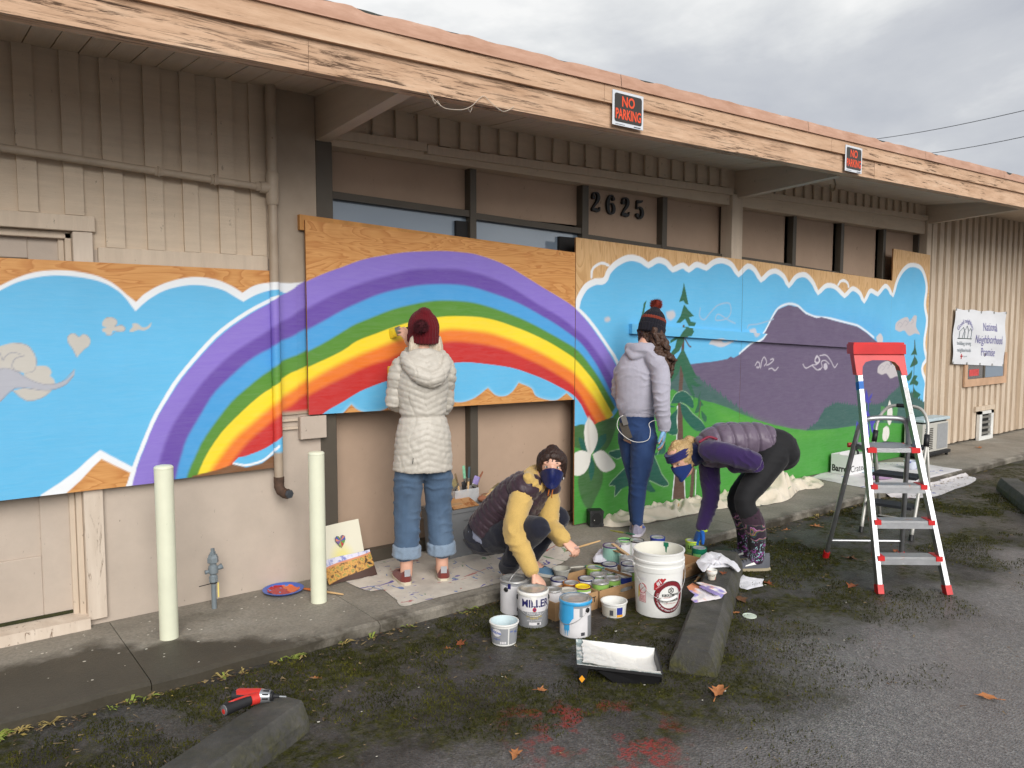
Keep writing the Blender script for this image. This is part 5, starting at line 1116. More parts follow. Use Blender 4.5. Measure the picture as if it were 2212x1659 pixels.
RAGW = M('towel_white', srgb(226, 226, 232), 0.95, 0.06, 14, 0.5, 160, sheen=0.3)
def mat_ragstain():
    m, n, p = newmat('towel_stained'); v = n.mapped(); 
    c = n.mix(n.fac(n.noise(n.mapped(loc=(3, 1, 0)), 7, 2), 0.52, 0.60), srgb(232, 226, 226), srgb(230, 130, 62)); c = n.mix(n.fac(n.noise(n.mapped(loc=(9, 4, 0)), 8, 2), 0.55, 0.63), c, srgb(140, 130, 206))
    setp(n, p, base=c, rough=0.95, sheen=0.3, normal=n.bump(n.noise(v, 160, 3), 0.5, 0.004)); return m
RAGS = mat_ragstain()
rag('white towel hung over the end of the wheel stop', [R4_(*q) for q in ((520,620),(600,530),(740,470),(880,500),(1000,580),(1120,660),(1168,740),(1130,778),(1010,700),(860,690),(700,720),(620,770),(560,700))], 0.055, 0.045, RAGW, 3.1)
rag('white rag with orange and violet paint stains on the wheel stop', [R4_(*q) for q in ((385,970),(470,915),(600,905),(760,950),(860,975),(940,1010),(970,1060),(920,1090),(890,1140),(800,1165),(640,1190),(500,1212),(445,1160),(500,1090),(430,1040))], 0.058, 0.022, RAGS, 5.7)
rag('small white rag lying on the moss beside the wheel stop', [R4_(*q) for q in ((1065,915),(1090,850),(1170,835),(1200,798),(1280,840),(1400,850),(1505,860),(1480,920),(1495,965),(1380,985),(1260,1020),(1160,985),(1130,935))], AS, 0.020, RAGW, 8.3)
rag('crumpled white rag with a yellow smear between walkway and carton', [R2_(*q) for q in ((760,640),(800,590),(900,530),(925,470),(985,440),(1045,490),(1020,540),(1060,590),(1040,650),(900,700),(780,710))], 0.012, 0.05, M('towel_yellow', srgb(222, 220, 230), .95, .06, 14, .5, 160, stain=srgb(222, 202, 120), stain_s=9, stain_lo=.6, stain_hi=.66), 2.2)

# ================================================================== DROP CLOTHS
def mat_cloth(name, base, dirt, splat):
    m, n, p = newmat(name); v = n.mapped()
    c = n.ramp(n.noise(v, 3.0, 6, 0.65), [(0.3, dirt), (0.6, base)])
    for k, (col, sc, lo, st) in enumerate(splat): c = n.mix(n.fac(n.noise(n.mapped(st, loc=(k*7.3, k*2.1, 0), rot=(0, 0, 0.5+k)), sc, 3, 0.5, 1.2), lo, lo+0.02), c, col)
    setp(n, p, base=c, rough=0.9, sheen=0.15, normal=n.bump(n.noise(v, 220, 2), 0.25, 0.002)); return m
CL1 = mat_cloth('dropcloth_splattered', srgb(214, 205, 192), srgb(170, 160, 148), [(srgb(84, 72, 150), 5, 0.655, (1, 3, 1)), (srgb(96, 120, 170), 6, 0.655, (3, 1, 1)), (srgb(176, 96, 90), 6, 0.66, (1, 2.4, 1)), (srgb(110, 140, 100), 7, 0.67, (2, 1, 1)), (srgb(60, 56, 60), 16, 0.72, (1, 1, 1))])
CL2 = mat_cloth('dropcloth_canvas', srgb(230, 219, 200), srgb(204, 192, 170), [(srgb(150, 170, 140), 4, 0.72, (1, 1, 1)), (srgb(196, 160, 110), 6, 0.70, (1, 2, 1))])
CL3 = mat_cloth('dropcloth_pale', srgb(216, 212, 212), srgb(180, 174, 176), [(srgb(120, 124, 176), 4, 0.66, (1, 2, 1)), (srgb(190, 130, 150), 4, 0.70, (2, 1, 1)), (srgb(110, 110, 120), 12, 0.70, (1, 1, 1))])
def dropcloth(label, pts, amp, mat, heaps=(), res=0.03, freq=5.0, seed=1.0):
    P = np.array([[*G(x, y, 0.0)[:2]] for x, y in pts]); P = curve(list(P)+[P[0]], 4)[:-1]; lo, hi = P.min(0), P.max(0)
    nx, ny = int((hi[0]-lo[0])/res)+2, int((hi[1]-lo[1])/res)+2
    X, Y = np.meshgrid(np.linspace(lo[0]-res, hi[0]+res, nx), np.linspace(lo[1]-res, hi[1]+res, ny), indexing='ij')
    ins = inside(X.ravel(), Y.ravel(), P).reshape(X.shape); d = seg_dist(X.ravel(), Y.ravel(), P, True).reshape(X.shape)
    Z = np.zeros(X.shape); idx = -np.ones(X.shape, int); b_ = MB(); k = 0
    keep = ins | (d < res*0.9)
    for i in range(nx):
        for j in range(ny):
            if not keep[i, j]: continue
            x, y = X[i, j], Y[i, j]
            if not ins[i, j]:        # pull stray border points back onto the outline
                q = P[np.argmin((P[:, 0]-x)**2+(P[:, 1]-y)**2)]; x, y = float(q[0]), float(q[1])
            dd = d[i, j] if ins[i, j] else 0.0
            n1_ = mnoise.noise((x*2.6+seed, y*2.6, seed)); n2_ = mnoise.noise((x*3.7+4, y*3.7+seed, seed+2))
            r1 = (1-abs(math.sin(freq*1.5*(x*0.75+y*0.66)+5.5*n1_)))**1.4*1.5-0.15; r2 = (1-abs(math.sin(freq*2.4*(y*0.85-x*0.53)+5.0*n2_)))**1.4*1.5-0.15
            a = amp*(0.25+0.75*min(1, dd/0.06)); h = 0.0
            for hx, hy, hr, hh in heaps: h += hh*math.exp(-((x-hx)**2+(y-hy)**2)/(hr*hr))*min(1.0, dd/0.08)
            aa = a+h*0.55
            z = 0.004+h*0.6+aa*max(0, 0.55*r1+0.35*r2+0.12*mnoise.noise((x*15, y*15, seed)))
            if y < SLAB_E+0.03: z += AS*min(1, max(0, (SLAB_E+0.03-y)/0.05))*1.0
            idx[i, j] = k; b_.v.append((x, y, max(z, 0.003 if y > SLAB_E+.02 else AS+0.003))); k += 1
    for i in range(nx-1):
        for j in range(ny-1):
            q = (idx[i, j], idx[i+1, j], idx[i+1, j+1], idx[i, j+1])
            if min(q) >= 0: b_.f.append(q); b_.m.append(0)
    return b_.solo('drop_cloth', mat, label, 'drop cloth', 'drop cloths on the walkway', 'all')
B2 = lambda x, y: (737.3+x/3, 1106+y/3)
dropcloth('flat paint-splattered drop cloth under the storage tote', [B2(*q) for q in ((-60,400),(0,345),(170,330),(330,290),(480,255),(700,240),(1000,190),(1350,190),(1480,225),(1510,260),(1490,290),(1440,330),(1330,380),(1150,430),(1000,470),(620,560),(410,615),(345,565),(250,495),(190,520),(60,470))], 0.008, CL1, [(3.72, 4.15, 0.10, 0.03)], 0.028, 4.0, 2.0)
hp = G(1690, 1060, 0.05); h2 = G(1600, 1085, 0.05); h3 = G(1500, 1095, .03); h4 = G(1420, 1110, .03)
dropcloth('crumpled cream canvas drop cloth bunched along the foot of the mural', [(1282,1136),(1300,1112),(1380,1095),(1470,1078),(1560,1062),(1600,1050),(1640,1035),(1670,1024),(1700,1026),(1735,1030),(1778,1042),(1770,1056),(1730,1060),(1700,1082),(1640,1094),(1560,1100),(1500,1112),(1420,1128),(1340,1140)], 0.050, CL2, [(hp.x, hp.y, 0.24, 0.20), (h2.x, h2.y, 0.2, 0.12), (h3.x, h3.y, 0.2, 0.05), (h4.x, h4.y, 0.25, 0.04), (hp.x+0.3, hp.y+0.05, 0.16, 0.10)], 0.016, 9.0, 7.0)
dropcloth('pale stained drop cloth spread beneath the grey step ladder', [(1752,1032),(1790,1018),(1850,1008),(1900,1000),(1975,1000),(2040,1010),(2106,1020),(2098,1033),(2060,1046),(2020,1060),(1960,1064),(1890,1058),(1830,1048)], 0.008, CL3, (), 0.035, 4.0, 11.0)

# ================================================================== BOLLARDS, STANDPIPE, PLATE
BOLM = M('bollard_paint', srgb(226, 228, 204), 0.45, 0.05, 5, 0.15, 30, stain=srgb(172, 170, 140), stain_s=9, stain_lo=0.64, stain_hi=0.74)
for px, py, lab, hh in ((366, 1384, 'pale cream pipe bollard nearest the door, standing in the walkway', 0.885), (689, 1305, 'pale cream pipe bollard beside the leaning sketch cards', 0.87)):
    p = base_at(px, py, 0.0, 0.045); t = thing('bollard', lab, 'bollard', p, group='bollards on the walkway')
    b_ = MB(); b_.lathe([(0.0455, -0.02), (0.0455, hh-0.012)], 32, cap=False); b_.build('pipe', BOLM, t, 'all', world=False)
    b_ = MB(); b_.lathe([(0.0455, hh-0.012), (0.0465, hh-0.010), (0.0465, hh-0.003), (0.040, hh+0.004), (0.02, hh+0.008), (0.001, hh+0.009)], 32, cap=False); b_.build('cap', BOLM, t, 50, world=False)
p = G(463, 1314, 0); t = thing('gas_standpipe', 'short grey standpipe with valve rising from the walkway', 'standpipe', p)
GRYP = M('standpipe_grey', srgb(118, 128, 134), 0.5, 0.12, 12, 0.2, 50)
s0 = 0.40/0.4
def lt(nm, prof, n_=14, m_=GRYP, sm=30): 
    b_ = MB(); b_.lathe(prof, n_); return b_.build(nm, m_, t, sm, world=False)
lt('pipe', [(0.014, -0.01), (0.014, 0.17)]); lt('union', [(0.017, 0.15), (0.024, 0.155), (0.024, 0.185), (0.018, 0.19), (0.016, 0.20)], 8)
lt('valve_body', [(0.016, 0.195), (0.026, 0.205), (0.028, 0.225), (0.024, 0.245), (0.018, 0.25), (0.018, 0.262)]); lt('bonnet', [(0.026, 0.262), (0.031, 0.266), (0.031, 0.292), (0.026, 0.298), (0.024, 0.31), (0.018, 0.312)], 6); lt('stem', [(0.016, 0.31), (0.016, 0.325), (0.011, 0.327), (0.011, 0.345)], 4)
b_ = MB(); b_.tube([(-0.045, 0, 0.215), (-0.03, 0, 0.216), (0.028, 0, 0.228), (0.05, 0, 0.235)], [0.012, 0.010, 0.012, 0.017], 10); b_.build('side_port', GRYP, t, 'all', world=False)
b_ = MB(); b_.tube([(0.015, -0.012, 0.148), (-0.02, -0.014, 0.15), (-0.085, -0.02, 0.148)], 0.0025, 6); b_.tube([(0.017*math.cos(a), 0.017*math.sin(a), 0.148) for a in [2*PI*k/14 for k in range(14)]], 0.0028, 6, closed=True); b_.build('zip_tie', BPL, t, world=False)
b_ = MB(); b_.box((0.02, -0.004, 0.06), (0.028, -0.003, 0.145)); b_.build('tag', M('yellow_tag', srgb(230, 210, 120), 0.6), t, world=False)
p = G(612, 1272, 0.0); t = thing('paint_plate', 'blue plastic plate filled with red and orange paint on the walkway', 'plate', (1.745, 4.478, 0.0))
b_ = MB(); b_.lathe([(0.08, 0.0), (0.085, 0.002), (0.098, 0.014), (0.118, 0.018), (0.120, 0.021), (0.116, 0.0215), (0.097, 0.018), (0.084, 0.006), (0.001, 0.005)], 40, cap=False); b_.build('plate', M('blue_plate', srgb(72, 104, 190), 0.35, 0.06), t, 45, world=False)
def plate_paint():
    m, n, p_ = newmat('mixed_paint_puddle'); v = n.mapped(); sx_ = n.node('ShaderNodeSeparateXYZ', {0: v})
    f = n.math('ADD', sx_.outputs['X'], n.math('MULTIPLY', n.math('SUBTRACT', n.noise(v, 26, 3), 0.5), 0.05))
    c = n.mix(n.fac(f, 0.02, 0.028), srgb(176, 30, 38), srgb(232, 110, 40)); c = n.mix(n.fac(n.noise(n.mapped(loc=(4, 2, 0)), 30, 2), 0.63, 0.66), c, srgb(90, 140, 200))
    setp(n, p_, base=c, rough=0.25, normal=n.bump(n.noise(v, 40, 3), 0.4, 0.004)); return m
b_ = MB(); rows = []
for k in range(7): rows.append([(0.098*(k/6)*(1+0.06*math.sin(3*a+1)+0.04*math.sin(7*a))*math.cos(a), 0.098*(k/6)*(1+0.05*math.sin(2*a))*math.sin(a), 0.0085+(0.010 if k == 6 else 0.0)*0.9) for a in [2*PI*i/40 for i in range(41)]])
b_.grid(rows); b_.build('paint_puddle', plate_paint(), t, 'all', world=False)

# ================================================================== WHEEL STOPS
def mat_stop():
    m, n, p_ = newmat('wheelstop_concrete'); v = n.mapped()
    c = n.ramp(n.noise(v, 5, 7, 0.7), [(0.3, (0.040, 0.039, 0.035)), (0.55, (0.078, 0.075, 0.068)), (0.8, (0.14, 0.132, 0.118))])
    sx_ = n.node('ShaderNodeSeparateXYZ', {0: v}); low_ = n.fac(sx_.outputs['Z'], 0.11, 0.02)
    ms = n.math('MULTIPLY', n.fac(n.noise(v, 9, 6, 0.75), 0.44, 0.58), n.math('ADD', 0.20, n.math('MULTIPLY', low_, 0.8)))
    c = n.mix(ms, c, n.ramp(n.noise(v, 40, 4), [(0.3, (0.02, 0.022, 0.006)), (0.7, (0.09, 0.085, 0.02))]))
    c = n.mix(n.fac(n.noise(n.mapped((3, 9, 9)), 6, 4, 0.6), 0.67, 0.72, 0, 0.8), c, (0.13, 0.125, 0.085, 1))
    setp(n, p_, base=c, rough=0.75, normal=n.bump(n.math('ADD', n.noise(v, 34, 6, 0.75), n.math('MULTIPLY', ms, 0.5)), 0.5, 0.008)); return m
STOPM = mat_stop()
def wheel_stop(label, x, y, ang, L, seed):
    b_ = MB(); prof = [(-0.118, 0.0), (-0.112, 0.05), (-0.082, 0.112), (-0.074, 0.120), (0.0, 0.122), (0.074, 0.120), (0.082, 0.112), (0.112, 0.05), (0.118, 0.0)]; n_ = 46; rows = []
    for i in range(n_+1):
        u = L*i/n_; tp = 1.0-0.05*max(0, 1-u/0.03)-0.05*max(0, 1-(L-u)/0.03)
        rows.append([(u, q[0]*tp*(1+0.008*mnoise.noise((u*9, k, seed))), q[1]*(0.93+0.07*tp)+0.0022*mnoise.noise((u*14, k*1.3, seed+5))*(k not in (0, 8))) for k, q in enumerate(prof)])
    b_.grid(rows); b_.add(rows[0], [tuple(range(8, -1, -1))]); b_.add(rows[-1], [tuple(range(9))])
    o = new_obj('wheel_stop', b_.mesh('wheel_stop', STOPM, 18)); o.location = (x, y, AS-0.002); o.rotation_euler = (0, 0, ang); return tag(o, label, 'wheel stop', 'concrete wheel stops')
SA = math.atan2(0.530, 0.848)
wheel_stop('mossy concrete wheel stop draped with rags beside the white pail', 2.90, 2.335, SA, 1.75, 1.0)
wheel_stop('concrete wheel stop with the power drill lying on its end', 1.20-1.75*0.868, 3.062-1.75*0.497, math.atan2(0.497, 0.868), 1.75, 4.0)
wheel_stop('concrete wheel stop farther along, past both step ladders', 7.24, 2.17, SA, 1.75, 8.0)

# ================================================================== DRILL
t = thing('cordless_drill', 'red and black cordless driver lying on the concrete wheel stop', 'power drill', (1.06, 3.10, 0.064), math.atan2(3.058-3.195, 1.196-1.029))
DBK = M('drill_rubber', srgb(34, 34, 37), 0.6, .15, 30, .2, 90); DRD = M('drill_red', srgb(204, 52, 44), 0.4, .08, 14); DSL = M('drill_silver', srgb(176, 180, 184), 0.3, .06, metal=.7)
b_ = MB(); b_.tube([(-0.075, 0, 0.026), (-0.07, 0, 0.026), (0.04, 0, 0.026)], [0.016, 0.023, 0.025], 16); b_.build('motor_housing', DBK, t, 40, world=False)
b_ = MB(); b_.tube([(-0.058, 0.004, 0.030), (-0.05, 0.004, 0.030), (0.045, 0.003, 0.029)], [0.020, 0.0245, 0.0265], 16); b_.build('red_cover', DRD, t, 40, world=False)
b_ = MB(); b_.tube([(0.045, 0, 0.027), (0.05, 0, 0.027), (0.085, 0, 0.027)], [0.029, 0.028, 0.023], 20); b_.build('clutch_collar', DSL, t, 40, world=False)
for k in range(6):
    a = PI*k/5; b_ = MB(); b_.box((0.056, -0.003, -0.001), (0.08, 0.003, 0.001)); b_.xf(Matrix.Translation((0, 0.0265*math.cos(a), 0.027+0.0265*math.sin(a))) @ Matrix.Rotation(a-PI/2, 4, 'X')); b_.build('collar_slot', DBK, t, world=False)
b_ = MB(); b_.tube([(0.085, 0, 0.027), (0.094, 0, 0.027), (0.096, 0, 0.027), (0.120, 0, 0.026)], [0.019, 0.018, 0.0085, 0.007], 12); b_.build('chuck', DBK, t, 40, world=False)
b_ = MB(); b_.tube([(0.12, 0, 0.026), (0.147, 0, 0.025)], [0.004, 0.0035], 8); b_.build('bit', DSL, t, world=False)
b_ = MB(); b_.tube([(0.025, -0.015, 0.026), (-0.005, -0.05, 0.026), (-0.035, -0.085, 0.026), (-0.06, -0.118, 0.026)], [0.021, 0.021, 0.0225, 0.025], 16); hd = b_.build('handle', DBK, t, 40, world=False)
b_ = MB(); b_.tube([(0.032, -0.02, 0.040), (0.0, -0.045, 0.0475), (-0.03, -0.08, 0.049), (-0.05, -0.10, 0.046)], 0.0045, 8); b_.build('red_trim', DRD, hd, 'all', world=False)
b_ = MB(); b_.tube([(0.035, -0.012, 0.026), (0.012, -0.034, 0.026)], [0.0245, 0.0225], 16); b_.build('red_collar', DRD, hd, 40, world=False)
b_ = MB(); b_.tube([(-0.059, -0.1165, 0.026), (-0.0625, -0.1212, 0.026)], [0.0215, 0.020], 20); b_.build('battery_cap', M('battery_face', srgb(112, 112, 116), .4, .3, 40), t, world=False)
b_ = MB(); b_.tube([(-0.0612, -0.1195, 0.0205), (-0.0632, -0.1222, 0.0205)], [0.011, 0.010], 12); b_.build('red_badge', DRD, t, world=False)
b_ = MB(); b_.bbox((0.014, -0.030, 0.018), (0.036, -0.018, 0.036), 0.003); b_.build('trigger', DBK, t, world=False)

# ================================================================== PAINT TRAY
tc_ = Vector((2.643, 2.58, 0)); u_ = Vector((0.304, -0.270, 0)).normalized(); v_ = Vector((0.302, 0.258, 0)).normalized()
t = thing('paint_tray', 'black roller tray coated with thick white paint', 'paint tray', (tc_.x, tc_.y, AS), math.atan2(u_.y, u_.x))
hx, hy = 0.195, 0.142
def ztop(x): return 0.094-0.036*(x+hx)/(2*hx)
def zflo(x): u = (x+hx)/(2*hx); return 0.080 if u < 0.12 else (0.080-0.066*min(1, (u-0.12)/0.62))
BTR = M('tray_black', srgb(24, 24, 26), 0.45, .2, 20)
b_ = MB(); xs = [(-hx+2*hx*i/24) for i in range(25)]; rows = []
for x in xs: rows.append([(x, -hy-0.006, ztop(x)), (x, -hy, ztop(x)), (x, -hy+0.010, zflo(x)), (x, hy-0.010, zflo(x)), (x, hy, ztop(x)), (x, hy+0.006, ztop(x))])
b_.grid(rows); b_.build('tray_liner', M('tray_liner', srgb(150, 166, 166), .45, .15, 14, stain=srgb(236, 234, 228), stain_s=16, stain_lo=.5, stain_hi=.56), t, 40, world=False); b_ = MB(); rows2 = []
for x in xs: rows2.append([(x, -hy-0.006, ztop(x)-0.001), (x, -hy-0.007, ztop(x)-0.014), (x, -hy-0.001, ztop(x)-0.014), (x, -hy+0.009, zflo(x)-0.003), (x, hy-0.009, zflo(x)-0.003), (x, hy+0.001, ztop(x)-0.014), (x, hy+0.007, ztop(x)-0.014), (x, hy+0.006, ztop(x)-0.001)])
b_.grid([r_[::-1] for r_ in rows2]); b_.add([(hx, -hy, 0.057), (hx+0.008, -hy, 0.058), (hx+0.008, hy, 0.058), (hx, hy, 0.057), (hx-0.005, -hy, 0.014), (hx-0.005, hy, 0.014)], [(0, 1, 2, 3), (0, 3, 5, 4)]); b_.add([(-hx, -hy, 0.094), (-hx, hy, 0.094), (-hx, hy, 0.08), (-hx, -hy, 0.08)], [(0, 1, 2, 3)])
b_.build('tray_body', BTR, t, 40, world=False)
b_ = MB()
b_.hexa([(-hx+0.10, -hy+0.006, 0.001), (hx-0.012, -hy+0.006, 0.001), (hx-0.012, hy-0.006, 0.001), (-hx+0.10, hy-0.006, 0.001), (-hx+0.07, -hy+0.001, 0.07), (hx-0.004, -hy+0.001, 0.092), (hx-0.004, hy-0.001, 0.092), (-hx+0.07, hy-0.001, 0.07)]) if False else None
for y0 in (-hy+0.002, hy-0.028):
    b2_ = MB(); b2_.hexa([(-hx+0.012, y0, 0.0), (-hx+0.036, y0, 0.0), (-hx+0.036, y0+0.026, 0.0), (-hx+0.012, y0+0.026, 0.0), (-hx+0.006, y0, 0.080), (-hx+0.056, y0, 0.076), (-hx+0.056, y0+0.026, 0.076), (-hx+0.006, y0+0.026, 0.080)]); b2_.build('leg', BTR, t, world=False)
b2_ = MB(); b2_.hexa([(-0.02, -hy+0.012, 0.001), (hx-0.014, -hy+0.012, 0.001), (hx-0.014, hy-0.012, 0.001), (-0.02, hy-0.012, 0.001), (-0.10, -hy+0.006, 0.060), (hx-0.002, -hy+0.004, 0.052), (hx-0.002, hy-0.004, 0.052), (-0.10, hy-0.006, 0.060)]); 
b2_.f = [f for i, f in enumerate(b2_.f) if i != 1]; b2_.m = b2_.m[1:]; b2_.build('well', BTR, t, world=False)
b2_ = MB(); b2_.add([(-hx+0.010, -hy-0.0005, 0.022), (-hx+0.024, -hy-0.0005, 0.004), (-hx+0.038, -hy-0.0005, 0.022), (-hx+0.024, -hy-0.0005, 0.040)], [(0, 1, 2, 3)]); b2_.build('orange_diamond', M('orange_sticker', srgb(242, 166, 40), .5), t, world=False)
b_ = MB(); rows = []
for i in range(49):
    x = -hx+0.030+(2*hx-0.034)*i/48; row = []
    for j in range(37):
        y = -hy+0.009+(2*hy-0.018)*j/36; e_ = min((j)/3, (36-j)/3, 1.0)
        z = zflo(x)+0.0080+0.003*mnoise.noise((x*30, y*30, 1))+0.004*mnoise.noise((x*11, y*14, 5))
        for q in range(4):
            if abs(x+y*0.25-(-0.105+0.03*q)) < 0.004 and -0.03 < y-0.03*0 < 0.075: z -= 0.003
        if e_ < 1: z += (ztop(x)-zflo(x)-0.004)*(1-e_)**1.5
        row.append((x+(0.012*mnoise.noise((y*30, 0, 2)) if i == 0 else 0), y, z))
    rows.append(row)
b_.grid(rows); b_.build('wet_paint', WPNT, t, 'all', world=False)
b_ = MB(); b_.lathe([(0.0365, 0.0), (0.0395, 0.001), (0.0395, 0.006), (0.037, 0.007), (0.035, 0.005), (0.001, 0.005)], 30, cap=False)
p = G(1619, 1332, AS); b_.xf(Matrix.Translation((p.x, p.y, AS+0.001))); b_.solo('can_lid', M('lid_pale_green', srgb(208, 220, 204), .4, .1, 20), 'round pale lid lying on the moss beside an orange leaf', 'lid', None, 40)

# ================================================================== STEP LADDERS
e1 = Vector((0.770, -0.638, 0)); e2 = Vector((0.638, 0.770, 0)); lo_ = Vector((4.862, 2.222, AS))
t = thing('step_ladder', 'aluminium step ladder with red feet and red tool-tray top', 'step ladder', lo_)
LP = lambda a, b2, z: lo_+e1*(a-0.105*max(0, z)/1.5)+e2*b2+Vector((0, 0, z))
HT = 1.50; lean = lambda z: 0.415*z/HT
wd = lambda z: 0.208-0.080*z/HT
fr_ = lambda s, z: LP(s*wd(z), lean(z), z)
for s in (-1, 1):
    b_ = MB(); b_.bar(fr_(s, 0.0), fr_(s, HT-0.10), 0.028, 0.05, e2); b_.build('front_rail', ALU, t)
    b_ = MB(); b_.bar(fr_(s, -0.0), fr_(s, 0.055), 0.036, 0.058, e2); b_.build('foot', REDP, t)
# U-shaped rear frame
rb = lambda s, z: LP(s*(0.265-0.105*z/1.0), 0.755-0.42*z/1.0, z)
pts = [rb(-1, 0.0), rb(-1, 0.3), rb(-1, 0.6), rb(-1, 0.90), LP(-0.150, 0.345, 1.00), LP(-0.115, 0.32, 1.045), LP(0, 0.315, 1.055), LP(0.115, 0.32, 1.045), LP(0.150, 0.345, 1.00), rb(1, 0.90), rb(1, 0.6), rb(1, 0.3), rb(1, 0.0)]
b_ = MB(); b_.tube([Vector(q) for q in cat_rom(pts, 4)], 0.0165, 10); b_.build('rear_frame', ALU, t, 'all')
for s in (-1, 1):
    b_ = MB(); b_.tube([rb(s, 0.0), rb(s, 0.05)], 0.022, 10); b_.build('foot', REDP, t)
b_ = MB(); b_.tube([rb(-1, 0.14), rb(1, 0.14)], 0.009, 8); b_.build('rear_brace', ALU, t)
for k in range(3):
    z = 0.212*(k+1); w_ = wd(z)-0.012; dpt = 0.085
    b_ = MB(); c0 = LP(0, lean(z), z)
    P = [LP(a, lean(z)+q, zz2) for zz2 in (z-0.004, z+0.012) for a, q in ((-w_, -0.028), (w_, -0.028), (w_, dpt-0.02), (-w_, dpt-0.02))]; b_.hexa(P); st = b_.build('step', ALUD, t)
    b_ = MB(); P = [LP(a, lean(z)+q, zz2) for zz2 in (z-0.038, z-0.0045) for a, q in ((-w_, -0.029), (w_, -0.029), (w_, -0.022), (-w_, -0.022))]; b_.hexa(P); b_.build('step_lip', ALU, st)
    for s in (-1, 1):
        b_ = MB(); P = [LP(a*s, lean(z)+q, zz2) for zz2 in (z-0.014, z+0.0155) for a, q in ((w_-0.028, -0.034), (w_+0.012, -0.034), (w_+0.012, dpt-0.018), (w_-0.028, dpt-0.018))]
        if s < 0: P = [P[1], P[0], P[3], P[2], P[5], P[4], P[7], P[6]]
        b_.hexa(P); b_.build('step_bracket', REDP, st)
z = 0.865; w_ = wd(z)-0.008
b_ = MB(); P = [LP(a, lean(z)+q, zz2) for zz2 in (z-0.018, z+0.010) for a, q in ((-w_, -0.035), (w_, -0.035), (w_, 0.215), (-w_, 0.215))]; b_.hexa(P); pf = b_.build('platform', ALUD, t)
for s in (-1, 1):
    b_ = MB(); P = [LP(a*s, lean(z)+q, zz2) for zz2 in (z-0.020, z+0.012) for a, q in ((w_-0.045, -0.041), (w_+0.010, -0.041), (w_+0.010, 0.0), (w_-0.045, 0.0))]
    if s < 0: P = [P[1], P[0], P[3], P[2], P[5], P[4], P[7], P[6]]
    b_.hexa(P); b_.build('corner_cap', REDP, pf)
    b_ = MB(); b_.bar(LP(s*(w_+0.012), lean(z)+0.02, z-0.01), LP(s*(w_+0.012), lean(z)+0.25, z-0.012), 0.006, 0.018); b_.build('side_link', ALU, pf)
    b_ = MB(); b_.tube([LP(s*(w_+0.006), lean(z)+0.235, z-0.012), LP(s*(w_+0.03), lean(z)+0.235, z-0.012)], 0.016, 10); b_.build('pivot', REDP, pf)
# red top: tray bar, shoulders and arch
b_ = MB(); P = [LP(a, lean(HT)+q, zz2) for zz2 in (HT-0.035, HT+0.028) for a, q in ((-0.168, -0.055), (0.168, -0.055), (0.168, 0.055), (-0.168, 0.055))]; b_.hexa(P)
P = [LP(a, lean(HT)+q, zz2) for zz2 in (HT+0.028, HT+0.040) for a, q in ((-0.161, -0.048), (0.161, -0.048), (0.161, 0.048), (-0.161, 0.048))]; b_.hexa(P); tp_ = b_.build('tray_top', REDP, t)
b_ = MB(); poly = [(a*0.79, b2) for a, b2 in [(-0.205, HT-0.036), (0.205, HT-0.036), (0.205, HT-0.17), (0.160, HT-0.17), (0.148, HT-0.115), (0.118, HT-0.086), (0.06, HT-0.074), (-0.06, HT-0.074), (-0.118, HT-0.086), (-0.148, HT-0.115), (-0.160, HT-0.17), (-0.205, HT-0.17)]]
n_ = len(poly); V = [LP(a, lean(zq)-0.032, zq) for a, zq in poly]+[LP(a, lean(zq)+0.032, zq) for a, zq in poly]
b_.add(V, [tuple(range(n_)), tuple(range(2*n_-1, n_-1, -1))]+[((i+1) % n_, i, n_+i, n_+(i+1) % n_) for i in range(n_)]); b_.build('arch_yoke', REDP, t)
b_ = MB(); P = [LP(a, lean(HT)-0.0555, zz2) for a, zz2 in ((-0.02, HT-0.066), (0.035, HT-0.066), (0.035, HT-0.056), (-0.02, HT-0.056))]; b_.add([q-e2*0.001+e2*0.022 for q in P], [(0, 1, 2, 3)]); b_.build('white_sticker', WLAB, tp_)
b_ = MB(); b_.bar(fr_(-1, 1.235), fr_(-1, 1.285), 0.030, 0.052, e2); b_.build('blue_tape', M('painters_tape', srgb(30, 110, 196), .6), t)
b_ = MB(); b_.bar(fr_(1, 1.08)-e2*0.0262, fr_(1, 1.26)-e2*0.0262, 0.024, 0.001, e2); b_.build('warning_label', M('ladder_label', srgb(206, 206, 204), .5, .25, 70), t)
# small grey ladder behind
GT = M('grey_ladder_tube', srgb(186, 184, 178), 0.4, .06, 10, metal=.3); BT = M('black_tread', srgb(34, 36, 40), .65, .25, 16)
FLp, FRp = Vector((5.997, 3.166, AS)), Vector((6.058, 2.811, AS)); wv_ = (FLp-FRp).normalized(); rv_ = Vector((-wv_.y, wv_.x, 0)); rv_ = rv_ if rv_.x > 0 else -rv_
o2 = (FLp+FRp)/2; t = thing('step_ladder', 'low grey folding step ladder with black treads and hand grips, on the drop cloth', 'step ladder', o2)
Q = lambda a, b2, z: o2+wv_*a+rv_*b2+Vector((0, 0, z))
hoop = [Q(s_*a, b2, z) for s_, L_ in ((-1, 1), (1, -1)) for a, b2, z in [(0.185, 0, 0), (0.19, 0.14, 0.35), (0.195, 0.28, 0.72), (0.185, 0.33, 0.88), (0.13, 0.365, 0.975), (0.05, 0.375, 1.0)][::L_]]
b_ = MB(); b_.tube([Vector(q) for q in cat_rom(hoop, 4)], 0.0135, 10); b_.build('front_frame', GT, t, 'all')
